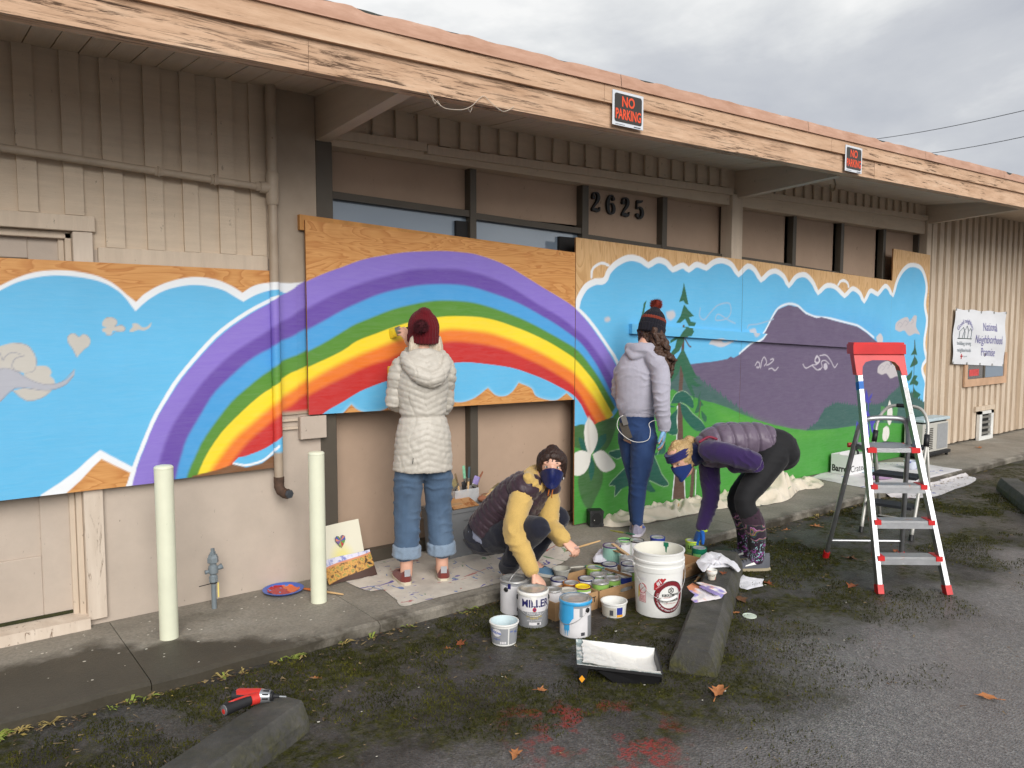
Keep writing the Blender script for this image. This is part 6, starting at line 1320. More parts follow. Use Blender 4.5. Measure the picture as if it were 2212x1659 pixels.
for s in (-1, 1):
    b_ = MB(); b_.tube([Q(s*0.195, 0.29, 0.74), Q(s*0.195, 0.40, 0.35), Q(s*0.195, 0.50, 0.0)], 0.0125, 10); b_.build('rear_leg', GT, t, 'all')
    for fp, r_ in ((Q(s*0.195, 0.50, 0), 0.017), (Q(s*0.185, 0, 0), 0.018)):
        b_ = MB(); b_.tube([fp, fp+Vector((0, 0, 0.045))+(rv_*(-0.012) if fp == Q(s*0.195, 0.50, 0) else rv_*0.012)], r_, 10); b_.build('foot', BPL, t)
    b_ = MB(); b_.tube([Q(s*0.195, 0.27, 0.70), Q(s*0.192, 0.30, 0.79)], 0.021, 10); b_.build('grip_collar', BPL, t, 'all')
b_ = MB(); b_.tube([Q(-0.06, 0.375, 1.0), Q(0.06, 0.375, 1.0)], 0.0165, 10); b_.build('grip', BPL, t)
for zz2, q0, dq in ((0.24, 0.04, 0.17), (0.46, 0.14, 0.20), (0.68, 0.20, 0.25)):
    b_ = MB(); P = [Q(a, q, z2) for z2 in (zz2-0.016, zz2+0.006) for a, q in ((-0.165, q0), (0.165, q0), (0.165, q0+dq), (-0.165, q0+dq))]; b_.hexa(P); b_.build('tread', BT, t)
b_ = MB(); b_.tube([Q(-0.19, 0.44, 0.06), Q(0.19, 0.44, 0.06)], 0.007, 8); b_.build('rear_brace', GT, t); b_ = MB(); b_.tube([Q(0.17, 0.16, 0.68), Q(0.17, 0.30, 0.30)], 0.005, 6); b_.build('stay_rod', BPL, t)

# ================================================================== STORAGE TOTE with brushes
TG = M('tote_grey', srgb(122, 124, 126), 0.5, .06, 6, .1, 40, stain=srgb(190, 190, 190), stain_s=20, stain_lo=.72, stain_hi=.75)
t = thing('storage_tote', 'grey plastic storage tote heaped with painting gear against the boarded window', 'tote', (3.11, 4.50, 0.004))
x0, x1, y0, y1, H = 2.805, 3.44, 4.385, 4.62, 0.36
def taper(xa, xb, ya, yb, z0, z1, dz0, dz1): return [(xa+dz0, ya+dz0, z0), (xb-dz0, ya+dz0, z0), (xb-dz0, yb-dz0, z0), (xa+dz0, yb-dz0, z0), (xa+dz1, ya+dz1, z1), (xb-dz1, ya+dz1, z1), (xb-dz1, yb-dz1, z1), (xa+dz1, yb-dz1, z1)]
b_ = MB(); b_.hexa(taper(x0, x1, y0, y1, 0.006, 0.27, 0.018, 0.003)); b_.build('body', TG, t)
b_ = MB(); b_.hexa(taper(x0-0.010, x1+0.010, y0-0.010, y1, 0.262, 0.318, 0.004, 0.002)); b_.hexa(taper(x0-0.018, x1+0.018, y0-0.018, y1, 0.320, 0.345, 0.002, 0.0)); b_.build('rim', TG, t)
for xc in (2.93, 3.13, 3.33):
    b_ = MB(); b_.hexa([(xc-0.05, y0+0.010, 0.008), (xc+0.05, y0+0.010, 0.008), (xc+0.05, y0+0.03, 0.008), (xc-0.05, y0+0.03, 0.008), (xc-0.055, y0-0.006, 0.262), (xc+0.055, y0-0.006, 0.262), (xc+0.055, y0+0.02, 0.262), (xc-0.055, y0+0.02, 0.262)]); b_.build('rib_panel', TG, t)
def clearp():
    m, n, p_ = newmat('clear_plastic'); setp(n, p_, base=(0.78, 0.80, 0.82, 1), rough=0.25, alpha=0.42); return m
CLP = clearp()
b_ = MB(); b_.hexa([(2.845, 4.40, 0.346), (2.99, 4.40, 0.346), (2.99, 4.55, 0.346), (2.845, 4.55, 0.346), (2.845, 4.40, 0.372), (2.99, 4.40, 0.372), (2.99, 4.55, 0.39), (2.845, 4.55, 0.39)]); b_.solo('cardboard_box', CARD, 'low brown box lying on the tote rim behind the jeans', 'box')
b_ = MB(); b_.hexa([(2.90, 4.372, 0.349), (3.11, 4.372, 0.349), (3.10, 4.50, 0.392), (2.92, 4.50, 0.392), (2.90, 4.370, 0.354), (3.11, 4.370, 0.354), (3.10, 4.498, 0.397), (2.92, 4.498, 0.397)]); b_.solo('cardboard_sheet', M('stained_card', srgb(184, 138, 92), .8, .1, 10, stain=srgb(150, 92, 46), stain_s=22, stain_lo=.5, stain_hi=.6), 'stained flat card tilted on the front of the tote rim', 'cardboard sheet')
cx_, cy_ = 3.085, 4.53
t = thing('brush_caddy', 'clear plastic divided caddy bristling with paint brushes on the tote', 'caddy', (cx_, cy_, 0.348))
for a, c2 in (((-0.10, -0.05, 0), (0.10, -0.047, 0.10)), ((-0.10, 0.047, 0), (0.10, 0.05, 0.10)), ((-0.10, -0.047, 0), (-0.097, 0.047, 0.10)), ((0.097, -0.047, 0), (0.10, 0.047, 0.10)), ((-0.002, -0.047, 0), (0.002, 0.047, 0.095))):
    b_ = MB(); b_.box(a, c2); b_.build('side_panel', CLP, t, world=False)
b_ = MB(); b_.bbox((-0.07, -0.03, 0.004), (-0.03, 0.0, 0.055), 0.008); b_.build('red_bottle', REDP, t, world=False); b_ = MB(); b_.bbox((-0.06, -0.032, 0.02), (-0.042, -0.0305, 0.045), 0.001); b_.build('bottle_label', WLAB, t, world=False)
kinds = [((-0.09, 0, .05), (-0.155, -.01, .175), .045, M('mauve_bristle', srgb(176, 140, 150), .8, .2, 60)), ((-0.06, -.02, .04), (-0.115, -.03, .17), .06, M('olive_bristle', srgb(140, 128, 90), .8, .2, 60)), ((-0.02, .0, .03), (-0.06, 0.01, .205), .014, BRIS), ((0.02, -.01, .02), (-0.01, -.02, .26), .022, M('mint_bristle', srgb(126, 186, 150), .7, .15, 60)), ((0.045, .01, .03), (0.06, .01, .24), .018, M('teal_bristle', srgb(60, 90, 100), .7)), ((0.05, -.02, .03), (0.11, -.02, .17), .05, M('violet_bristle')), ((0.07, .02, .02), (0.185, .02, .19), .012, M('brown_handle', srgb(140, 84, 54), .6)), ((0.01, .02, .03), (0.035, .02, .17), .014, STEEL), ((0.0, -.03, .0), (-0.02, -.03, .15), .03, BPL)]
for i, (a, c2, wdt, mt) in enumerate(kinds):
    lab = ['wide brush with mauve bristles leaning out of the caddy', 'wide brush with olive bristles in the caddy', 'thin brush with dark brown tip in the caddy', 'upright brush with mint green tip in the caddy', 'upright brush with dark teal tip in the caddy', 'flat brush with violet bristles in the caddy', 'slim brown handled brush slanting out of the caddy', 'small steel tipped brush upright in the caddy', 'short black brush low in the caddy'][i]
    q0, q1 = Vector((cx_, cy_, .352))+Vector(a), Vector((cx_, cy_, .352))+Vector(c2); brush(lab, q0, q1, wdt, handle=BPL if i % 2 else WOODH, bris=mt, group='brushes standing in the caddy', frac=(0.5, 0.62), flat=(0, 1, 0))
b_ = MB(); b_.blob((3.24, 4.45, 0.372), (0.085, 0.045, 0.034), 16, 10); b_.xf(Matrix.Identity(4)); 
for i, v in enumerate(b_.v): b_.v[i] = (v[0], v[1], max(0.347, v[2]+0.012*mnoise.noise((v[0]*40, v[1]*40, v[2]*40))))
b_.solo('stained_sponge', M('sponge_stained', srgb(168, 112, 84), .9, .2, 16, .6, 60, stain=srgb(120, 146, 110), stain_s=12, stain_lo=.5, stain_hi=.6), 'rust and green stained cloth bundle on the tote', 'cloth bundle', None, 'all')
brush('wide brush with pale yellow ferrule lying on the cloth bundle', (3.20, 4.42, 0.395), (3.40, 4.50, 0.45), 0.05, handle=WOODH, bris=M('olive_bristle'), ferr=M('cream_ferrule', srgb(224, 206, 150), .5), frac=(0.35, 0.5))
b_ = MB(); b_.tube([(3.16, 4.405, 0.352), (3.42, 4.41, 0.353)], 0.007, 8); b_.solo('mauve_handle', M('mauve_plastic', srgb(170, 120, 170), .5), 'thin mauve plastic strip along the tote rim', 'strip')

# ================================================================== SKETCH CARDS
def mat_sketch():
    m, n, p_ = newmat('sketch_paper'); v = n.mapped(); sx_ = n.node('ShaderNodeSeparateXYZ', {0: v})
    r_ = n.math('SQRT', n.math('ADD', n.math('POWER', n.math('SUBTRACT', sx_.outputs['X'], 0.005), 2.0), n.math('POWER', n.math('SUBTRACT', sx_.outputs['Z'], 0.115), 2.0)))
    c = n.mix(n.fac(r_, 0.10, 0.03, 0, 0.8), srgb(228, 224, 204), srgb(232, 222, 130)); c = n.mix(n.fac(sx_.outputs['Z'], 0.05, 0.0, 0, .5), c, srgb(200, 210, 170)); setp(n, p_, base=c, rough=0.8); return m
k0, k1 = Vector((1.985, 4.47, 0.012)), Vector((2.315, 4.50, 0.012))
t = thing('sketch_card', 'cream paper sketch with a coloured heart leaning on the jamb', 'drawing', ((k0+k1)/2), math.atan2(k1.y-k0.y, k1.x-k0.x))
b_ = MB(); rows = []
for i in range(13):
    x = -0.165+0.33*i/12; rows.append([(x, z*0.30+0.008*math.sin(x*9+1)*z*3, z+(0.008*i/12)) for z in np.linspace(0, 0.315, 9)])
b_.grid(rows); b_.build('paper', mat_sketch(), t, 'all', world=False)
HEART = [(0, -0.038), (0.018, -0.020), (0.034, 0.004), (0.034, 0.022), (0.022, 0.032), (0.008, 0.028), (0, 0.016), (-0.008, 0.028), (-0.022, 0.032), (-0.034, 0.022), (-0.034, 0.004), (-0.018, -0.020)]
hq = lambda x, z, l: (x+0.005, (z+0.215)*0.30-l, z+0.215)
b_ = MB(); b_.add([hq(x*1.06, z*1.06, .010) for x, z in HEART], [tuple(range(12))]); b_.build('heart_outline', M('heart_ink', srgb(70, 60, 90), .7), t, world=False)
hc = [srgb(186, 60, 62), srgb(100, 150, 80), srgb(80, 90, 170), srgb(206, 130, 110), srgb(120, 100, 150), srgb(150, 170, 90)]
for i in range(12):
    b_ = MB(); b_.add([hq(0, 0, .012), hq(*HEART[i], .012), hq(*HEART[(i+1) % 12], .012)], [(0, 1, 2)]); b_.build('heart_patch', M('heart_%d' % (i % 6), hc[i % 6], .7), t, world=False)
b_ = MB(); b_.add([(0.085, 0.15*0.3-.008, 0.09), (0.125, 0.15*.3-.008, .09), (0.118, .20*.3-.008, .15), (0.106, .25*.3-.008, .215), (0.098, .2*.3-.008, .14)], [(0, 1, 2, 3, 4)]); b_.build('pink_spire', M('pink_crayon', srgb(220, 170, 170), .7), t, world=False)
def mat_photo():
    m, n, p_ = newmat('printed_photo'); v = n.mapped(); sx_ = n.node('ShaderNodeSeparateXYZ', {0: v}); z = sx_.outputs['Z']; x = sx_.outputs['X']
    c = n.mix(n.fac(n.math('ADD', z, n.math('MULTIPLY', x, -0.15)), 0.026, 0.030), srgb(74, 52, 44), n.ramp(n.noise(v, 34, 4), [(0.35, srgb(70, 60, 40)), (0.5, srgb(216, 160, 84)), (0.62, srgb(122, 134, 70)), (0.75, srgb(232, 180, 110))]))
    zz3 = n.math('ADD', z, n.math('MULTIPLY', x, -0.12)); c = n.mix(n.fac(zz3, 0.098, 0.101), c, srgb(208, 140, 104)); c = n.mix(n.fac(zz3, 0.108, 0.111), c, n.ramp(n.noise(v, 30, 3), [(0.35, srgb(120, 130, 190)), (0.5, srgb(214, 212, 228))])); setp(n, p_, base=c, rough=0.6); return m
t = thing('printed_photo', 'printed picture of an orange house lying against the sketch card', 'print', (2.16, 4.40, 0.008), 0.06)
b_ = MB(); b_.grid([[(-0.16+0.335*i/8, z*0.62+0.012*math.sin(i*.7), z*0.86+0.012*i/8*z*8) for z in np.linspace(0, 0.15, 7)] for i in range(9)]); b_.build('paper', mat_photo(), t, 'all', world=False)

# ================================================================== SPEAKER, CRATE, AC UNIT, FLOOR ITEMS
t = thing('portable_speaker', 'small rugged black speaker on the walkway at the corner of the tall mural panel', 'speaker', (4.30, 4.455, 0.0), R(-28))
b_ = MB(); b_.prism([(-0.055, 0.012), (-0.043, 0), (0.043, 0), (0.055, 0.012), (0.055, 0.120), (0.043, 0.132), (-0.043, 0.132), (-0.055, 0.120)], 'y', -0.045, 0.045); b_.build('case', BPL, t, world=False)
b_ = MB(); b_.prism([(0.042*math.cos(a), 0.066+0.050*math.sin(a)) for a in [PI/8+PI/4*k for k in range(8)]], 'y', -0.0475, -0.0452); b_.build('grille', M('speaker_grille', srgb(14, 14, 15), .8, .4, 200), t, world=False)
for sx_ in (-1, 1):
    for zc in (0.016, 0.116): b_ = MB(); b_.bbox((sx_*0.047-0.011, -0.050, zc-0.014), (sx_*0.047+0.011, 0.050, zc+0.014), 0.004); b_.build('bumper', M('rubber_bumper', srgb(44, 44, 46), .7), t, world=False)
b_ = MB(); b_.blob((-0.02, -0.048, 0.055), (0.004, 0.002, 0.004), 8, 5); b_.build('badge', FERR, t, world=False)
t = thing('cardboard_crate', 'open white carton with big black store lettering on the pale drop cloth', 'carton', (8.01, 4.40, 0.006))
cw = M('white_card', srgb(226, 226, 226), .7, .03); xa, xb, ya, yb, H = 7.835, 8.20, 4.29, 4.50, 0.215
for a, c2 in (((xa, ya, 0.008), (xb, ya+0.005, H)), ((xa, yb-0.005, 0.008), (xb, yb, H)), ((xa, ya+0.005, 0.008), (xa+0.005, yb-0.005, H)), ((xb-0.005, ya+0.005, 0.008), (xb, yb-0.005, H)), ((xa+.005, ya+.005, 0.008), (xb-.005, yb-.005, 0.012))): b_ = MB(); b_.box(a, c2); b_.build('side_panel', cw, t)
flat_text(t, 'Crate&', 0.100, ((xa+xb)/2, ya, 0.065), (1, 0, 0), (0, 0, 1), BLKI, 0.0, 1.10, extrude=0.0); flat_text(t, 'Barrel', 0.095, (xa, (ya+yb)/2, 0.065), (0, -1, 0), (0, 0, 1), BLKI, 0.003, 0.80)
b_ = MB(); b_.tube([(8.10, 4.40, 0.05), (8.10, 4.40, 0.22), (8.10, 4.385, 0.25), (8.10, 4.36, 0.25), (8.10, 4.345, 0.22), (8.10, 4.34, 0.05)], 0.012, 8); b_.solo('black_handle', BPL, 'black handle of a tool sticking out of the white carton', 'tool')
b_ = MB(); b_.box((7.86, 4.42, 0.02), (8.03, 4.424, 0.235)); b_.solo('paper_sheet', WLAB, 'folded printed paper standing inside the white carton', 'paper')
t = thing('air_conditioner', 'pale window air conditioner standing on a black dolly beside the metal siding', 'air conditioner', (9.78, 4.40, 0.0))
acm = M('ac_case', srgb(190, 188, 180), .5, .05, 8); xa, xb, ya, yb = 9.44, 10.10, 4.28, 4.50
b_ = MB(); b_.bbox((xa, ya, 0.075), (xb, yb, 0.42), 0.006); b_.build('case', acm, t)
b_ = MB(); b_.bbox((xa+0.015, ya-0.006, 0.44), (xb+0.03, yb-0.02, 0.475), 0.006); b_.build('top_bracket', M('ac_bracket', srgb(190, 206, 212), .4), t); b_ = MB(); b_.box((xa+0.02, ya+.02, 0.421), (xb-0.02, yb-.03, 0.439)); b_.build('dark_gap', BLK, t)
for k in range(12):
    b_ = MB(); b_.box((xa+0.05, ya-0.004, 0.11+0.022*k), (xa+0.25, ya-0.0005, 0.122+0.022*k)); b_.build('louver', M('louver_dark', srgb(60, 56, 50), .6), t)
b_ = MB(); b_.bbox((xa+0.36, ya-0.004, 0.10), (xb-0.03, ya-0.0005, 0.40), 0.002); b_.build('side_grille', M('ac_grille', srgb(150, 152, 154), .6, .1, 60), t)
b_ = MB(); b_.bbox((xa-0.03, ya-0.03, 0.035), (xb+0.02, yb, 0.073), 0.005); b_.build('dolly', BPL, t)
for xx in (xa, xb-0.04):
    for yy in (ya, yb-0.03): b_ = MB(); b_.tube([(xx+.02, yy-.01, 0.018), (xx+.02, yy+.015, 0.018)], 0.0175, 12); b_.build('wheel', BPL, t)
g = G(1967, 1012, 0.01); b_ = MB(); b_.lathe([(0.055, 0), (0.06, 0.005), (0.068, 0.085), (0.072, 0.085), (0.072, 0.092), (0.066, 0.092), (0.05, 0.01), (.001, .01)], 24, c=(g.x, g.y, 0.006), cap=False); b_.solo('plastic_tub', M('tub_blue_white', srgb(206, 212, 226), .5, .08, 20, stain=srgb(60, 70, 170), stain_s=14, stain_lo=.55, stain_hi=.58), 'small white and blue tub on the pale drop cloth behind the ladders', 'tub', None, 40)
g = G(1903, 1030, 0.01); b_ = MB(); b_.lathe([(0.0, 0.0), (0.19, 0.0), (0.21, 0.02), (0.20, 0.022), (0.18, 0.006), (0.0, 0.005)], 26, c=(0, 0, 0), cap=False, sy=0.6); b_.xf(Matrix.Translation((g.x, g.y, 0.012))); b_.solo('paint_tray_plate', M('mauve_plate', srgb(186, 150, 190), .45, .2, 12), 'mauve plastic palette lying on the pale drop cloth', 'palette', None, 40)
g = G(1895, 1020, 0.01); b_ = MB(); b_.box((g.x-0.15, g.y-0.1, 0.010), (g.x+0.15, g.y+0.1, 0.014)); b_.solo('paper_sheet', M('pale_blue_label'), 'pale blue sheet of paper lying on the pale drop cloth', 'paper')

# ================================================================== SIGNS, BANNER, HOUSE NUMBER, WIRES
SGB = M('sign_black', srgb(58, 54, 50), .4, .08); SGO = M('sign_orange', srgb(232, 84, 46), .45, .06); SGW = M('sign_white', srgb(214, 218, 224), .4, .05)
for i, (x0, x1, dz) in enumerate(((3.466, 3.737, 0.0), (6.115, 6.375, 0.035))):
    z1_, z0_ = 3.014+dz, 2.806+dz; y = FY-0.026; xc, zc = (x0+x1)/2, (z0_+z1_)/2; a = R(-1.0)
    t = thing('no_parking_sign', ('orange on black NO PARKING sign above the house number, on the eave', 'orange on black NO PARKING sign above the hanging hook, on the eave')[i], 'sign', (xc, y, zc), group='no parking signs on the eave')
    b_ = MB(); b_.bbox((x0-xc, -0.004, z0_-zc), (x1-xc, 0.0, z1_-zc), 0.0015); b_.build('panel', SGW, t, world=False)
    rr = 0.016; w2, h2_ = (x1-x0)/2-0.016, (z1_-z0_)/2-0.016; pts = []
    for cx2, cz2, a0 in ((w2-rr, h2_-rr, 0), (-w2+rr, h2_-rr, 90), (-w2+rr, -h2_+rr+0.006, 180), (w2-rr, -h2_+rr+0.006, 270)):
        for k in range(5): q = R(a0+22.5*k); pts.append((cx2+rr*math.cos(q), cz2+rr*math.sin(q)))
    b_ = MB(); b_.add([(p_[0], -0.0052, p_[1]) for p_ in pts], [tuple(range(len(pts)))]); b_.build('black_field', SGB, t, world=False)
    flat_text(t, 'NO', 0.084, (-0.002, -0.0052, 0.040), (1, 0, 0), (0, 0, 1), SGO, 0.0022, 0.86, world=False); flat_text(t, 'PARKING', 0.084, (0, -0.0052, -0.036), (1, 0, 0), (0, 0, 1), SGO, 0.0022, 0.64, world=False)
    b_ = MB(); b_.box((0.05, -0.0048, -h2_-0.010), (0.11, -0.0043, -h2_-0.004)); b_.box((-0.11, -0.0048, -h2_-0.009), (-0.03, -0.0043, -h2_-0.006)); b_.build('small_print', BARC, t, world=False)
# house number: slab-serif digits made of swelling strokes
def stroke_digit(strokes, balls, x0, z0, h, parent, y):
    b_ = MB(); th = 0.022
    for k0_, pts in enumerate(strokes):
        C_ = cat_rom(pts, 6); L = []; Rr_ = []
        for i, q in enumerate(C_):
            a = C_[max(i-1, 0)][:2]; c2 = C_[min(i+1, len(C_)-1)][:2]; d = c2-a; d = d/max(1e-6, np.hypot(*d)); nn2 = np.array([-d[1], d[0]])*q[2]/2; L.append(q[:2]+nn2); Rr_.append(q[:2]-nn2)
        yo = 0.0007*k0_
        f = [(x0+p_[0]*h, y-yo, z0+p_[1]*h) for p_ in L]+[(x0+p_[0]*h, y-yo, z0+p_[1]*h) for p_ in Rr_]; n_ = len(L)
        bk_ = [(p_[0], y+th, p_[2]) for p_ in f]
        b_.add(f+bk_, [(i, i+1, n_+i+1, n_+i) for i in range(n_-1)]+[(i+1, i, 2*n_+i, 2*n_+i+1) for i in range(n_-1)]+[(n_+i, n_+i+1, 3*n_+i+1, 3*n_+i) for i in range(n_-1)]+[(0, n_, 3*n_, 2*n_), (n_-1, 3*n_-1, 4*n_-1, 2*n_-1)])
    for k0_, (bx, bz, br2) in enumerate(balls):
        m_ = 16; f = [(x0+(bx+br2*math.cos(2*PI*k/m_))*h, y-0.0026-0.0004*k0_, z0+(bz+br2*math.sin(2*PI*k/m_))*h) for k in range(m_)]; b_.add(f+[(p_[0], y+th, p_[2]) for p_ in f], [tuple(range(m_))]+[((k+1) % m_, k, m_+k, m_+(k+1) % m_) for k in range(m_)])
    return b_.build('house_number', M('number_black', srgb(22, 21, 22), .45, .15), parent)
D2 = ([[(0.10, 0.74, .05), (0.16, 0.90, .08), (0.32, 0.975, .06), (0.48, 0.90, .15), (0.53, 0.73, .19), (0.44, 0.53, .16), (0.26, 0.33, .10), (0.10, 0.14, .07)], [(0.08, 0.08, .10), (0.24, 0.13, .17), (0.44, 0.08, .17), (0.58, 0.12, .08), (0.62, 0.27, .03)]], [(0.17, 0.72, .105)])
D6 = ([[(0.56, 0.83, .06), (0.45, 0.96, .07), (0.28, 0.93, .10), (0.16, 0.72, .17), (0.13, 0.45, .19), (0.18, 0.16, .16), (0.34, 0.03, .06), (0.52, 0.13, .16), (0.57, 0.32, .18), (0.50, 0.50, .14), (0.36, 0.58, .05), (0.22, 0.48, .05)]], [(0.51, 0.80, .095)])
D5 = ([[(0.17, 0.92, .13), (0.34, 0.90, .15), (0.56, 0.96, .10)], [(0.15, 0.95, .05), (0.13, 0.70, .05), (0.12, 0.50, .06)], [(0.12, 0.52, .05), (0.30, 0.62, .07), (0.50, 0.52, .16), (0.56, 0.32, .19), (0.48, 0.12, .16), (0.30, 0.03, .06), (0.13, 0.13, .05)]], [(0.17, 0.19, .105)])
hb = 0.155
for k, D in enumerate((D2, D6, D2, D5)):
    xs_ = 4.475+0.172*k; stroke_digit(D[0], D[1], xs_, 2.51-0.005*k, hb*1.04, bld, PY-0.024)
def mat_banner():
    m, n, p_ = newmat('banner_vinyl'); setp(n, p_, base=srgb(222, 224, 228), rough=0.5, normal=n.bump(n.noise(n.mapped((1, 1, 2)), 3, 2), 0.3, 0.03)); return m
t = thing('banner', 'white vinyl banner with blue lettering pinned to the metal siding', 'banner', (11.52, WY-0.05, 1.05))
BZ = lambda u, v: Vector((10.745+1.665*u+0.03*v*(1-u), WY-0.055-0.018*math.sin(u*PI*2.0)**2*math.sin(v*PI)-0.010*math.sin(v*9+u*4), (1.085-0.085*u)*(1-v)+(1.802-0.030*u-0.014*math.sin(u*PI*3)**2)*v))
b_ = MB(); b_.grid([[tuple(BZ(i/30, j/16)) for j in range(17)] for i in range(31)]); b_.build('sheet', mat_banner(), t, 'all')
BNI = M('banner_blue', srgb(120, 116, 170), .6); BNG = M('banner_grey', srgb(122, 132, 140), .6)
def ban_text(s, size, u, v, mt, sx=1.0, arc=None, bold=0.0):
    V, F = text_mesh(s, size, 0.0, bold=bold, sx=sx); b2_ = MB(); out = []
    for x, y, _ in V:
        if arc: a = x/arc; rr = arc+y; x, y = rr*math.sin(a), rr*math.cos(a)-arc
        q = BZ(u+x/1.665, v+y/0.715); out.append((q.x, q.y-0.004, q.z))
    b2_.add(out, F); b2_.build('lettering', mt, t)
ban_text('National', 0.155, 0.66, 0.70, BNI, 0.85); ban_text('Neighborhood', 0.155, 0.66, 0.47, BNI, 0.95); ban_text('Promise', 0.155, 0.66, 0.24, BNI, 0.85)
ban_text('Good neighbors', 0.085, 0.19, 0.80, BNI, 0.9, 0.23); ban_text('building strong', 0.072, 0.19, 0.385, BNG, 0.95); ban_text('neighborhoods', 0.072, 0.19, 0.26, BNG, 0.95)
def ban_line(pts, r_, mt, nm='drawing'):
    b2_ = MB(); b2_.tube([BZ(u, v)-Vector((0, 0.004, 0)) for u, v in pts], r_, 5); b2_.build(nm, mt, t)
ban_line([(0.08, 0.47), (0.31, 0.47)], 0.006, M('banner_dark', srgb(70, 84, 80), .6)); ban_line([(0.10, 0.48), (0.10, 0.60), (0.145, 0.68), (0.18, 0.60), (0.18, 0.48)], 0.004, BNG); ban_line([(0.17, 0.60), (0.20, 0.71), (0.235, 0.62), (0.235, 0.48)], 0.004, BNG); ban_line([(0.235, 0.60), (0.265, 0.66), (0.295, 0.60), (0.295, 0.48)], 0.004, BNG); ban_line([(0.15, 0.48), (0.165, 0.60)], 0.004, BNG)
ban_line([(0.12, 0.15), (0.15, 0.15)], 0.008, REDI, 'red_mark'); ban_line([(0.135, 0.10), (0.135, 0.19)], 0.007, REDI, 'red_mark'); ban_text('nonprofit', 0.03, 0.20, 0.15, BNG)
for u in (0.01, 0.25, 0.5, 0.75, 0.99):
    for v in (0.02, 0.98): q = BZ(u, v); b2_ = MB(); b2_.lathe([(0.018, 0), (0.016, 0.004), (0.006, 0.004)], 10, cap=False); b2_.xf(Matrix.Translation(q-Vector((0, 0.002, 0))) @ Matrix.Rotation(R(90), 4, 'X')); b2_.build('grommet', FERR, t)
WR = M('power_cable', srgb(120, 122, 126), .7)
for i, (a, c2, da, db) in enumerate((((1780, 313), (2330, 211), 60, 38), ((1880, 342), (2330, 269), 60, 38), ((2150, 389), (2330, 378), 60, 45))):
    A0, B0 = DP(*a, da), DP(*c2, db); b_ = MB(); b_.tube([A0.lerp(B0, k/16)-Vector((0, 0, 0.9*math.sin(PI*k/16)*0.35)) for k in range(17)], 0.022, 5)
    b_.solo('power_line', WR, ('upper power line crossing the grey sky', 'middle power line crossing the grey sky', 'lowest power line just above the roof edge')[i], 'power line')
STR = M('old_string', srgb(196, 184, 168), .9, .1)
def fz(x, y): return W(x, y, FY-0.008)
b_ = MB(); pts = [fz(922, 195), fz(931, 208), fz(938, 215), fz(950, 226), fz(962, 234), fz(985, 237), fz(1003, 236), fz(1020, 228), fz(1033, 215), fz(1045, 207), fz(1056, 217), fz(1068, 228), fz(1085, 240), fz(1098, 238), fz(1110, 230)]
b_.tube([Vector(q) for q in cat_rom(pts, 3)], 0.0018, 5); b_.tube([fz(933, 205), fz(938, 216), fz(934, 214), fz(940, 224), fz(945, 217), fz(952, 229)], 0.0022, 5); b_.tube([fz(1010, 233), fz(1016, 243), fz(1020, 232)], 0.0015, 5)
b_.solo('frayed_string', STR, 'frayed pale string hanging in loops from the eave edge', 'string')
q = W(1801, 395, 4.05); b_ = MB(); b_.tube([Vector(v) for v in cat_rom([q+Vector((0, 0, 0.16)), q+Vector((0, 0, 0.05)), q+Vector((0.03, 0, -0.02)), q+Vector((0.0, 0, -0.07)), q+Vector((-0.05, 0, -0.06)), q+Vector((-0.06, 0, -0.02))], 4)], 0.008, 6); b_.solo('rope_hook', M('rope_tan', srgb(150, 132, 106), .9), 'loop of old rope hanging from the soffit between the beams', 'rope')

# ================================================================== LEAVES, LITTER, WEEDS, MOSS
LFM = [M('leaf_orange', srgb(178, 116, 70), .7, .25, 40, .3, 60), M('leaf_rust', srgb(142, 78, 44), .7, .25, 40, .3, 60), M('leaf_brown', srgb(112, 78, 54), .75, .25, 40, .3, 60)]
def leaf_mesh(seed):
    r2 = random.Random(seed); wx_ = r2.uniform(.5, .95); lob = [(0, -0.5), (0.10, -0.30), (0.42, -0.34), (0.26, -0.10), (0.50, 0.10), (0.22, 0.14), (0.16, 0.30), (0.0, 0.52), (-0.16, 0.30), (-0.24, 0.12), (-0.48, 0.12), (-0.27, -0.10), (-0.40, -0.32), (-0.10, -0.30)]
    b_ = MB(); V = [(0, 0, 0.05)]; 
    for x, y in lob: x *= r2.uniform(.8, 1.2); y *= r2.uniform(.85, 1.15); V.append((x*wx_, y, 0.03+0.7*x*x*r2.uniform(.1, 1.3)+0.10*r2.random()))
    n_ = len(lob); b_.add(V, [(0, 1+i, 1+(i+1) % n_) for i in range(n_)]); b_.tube([(0, -0.45, 0.06), (0.03, -0.75, 0.05)], 0.018, 4); return b_
def leaf(label, px, py, z, size, mi, seed):
    g = G(px, py, z); o = new_obj('fallen_leaf', leaf_mesh(seed).mesh('fallen_leaf', LFM[mi], 'all')); o.location = (g.x, g.y, z+0.001); o.scale = (size, size, size); o.rotation_euler = (0, 0, seed*1.7); tag(o, label, 'leaf', 'fallen leaves')
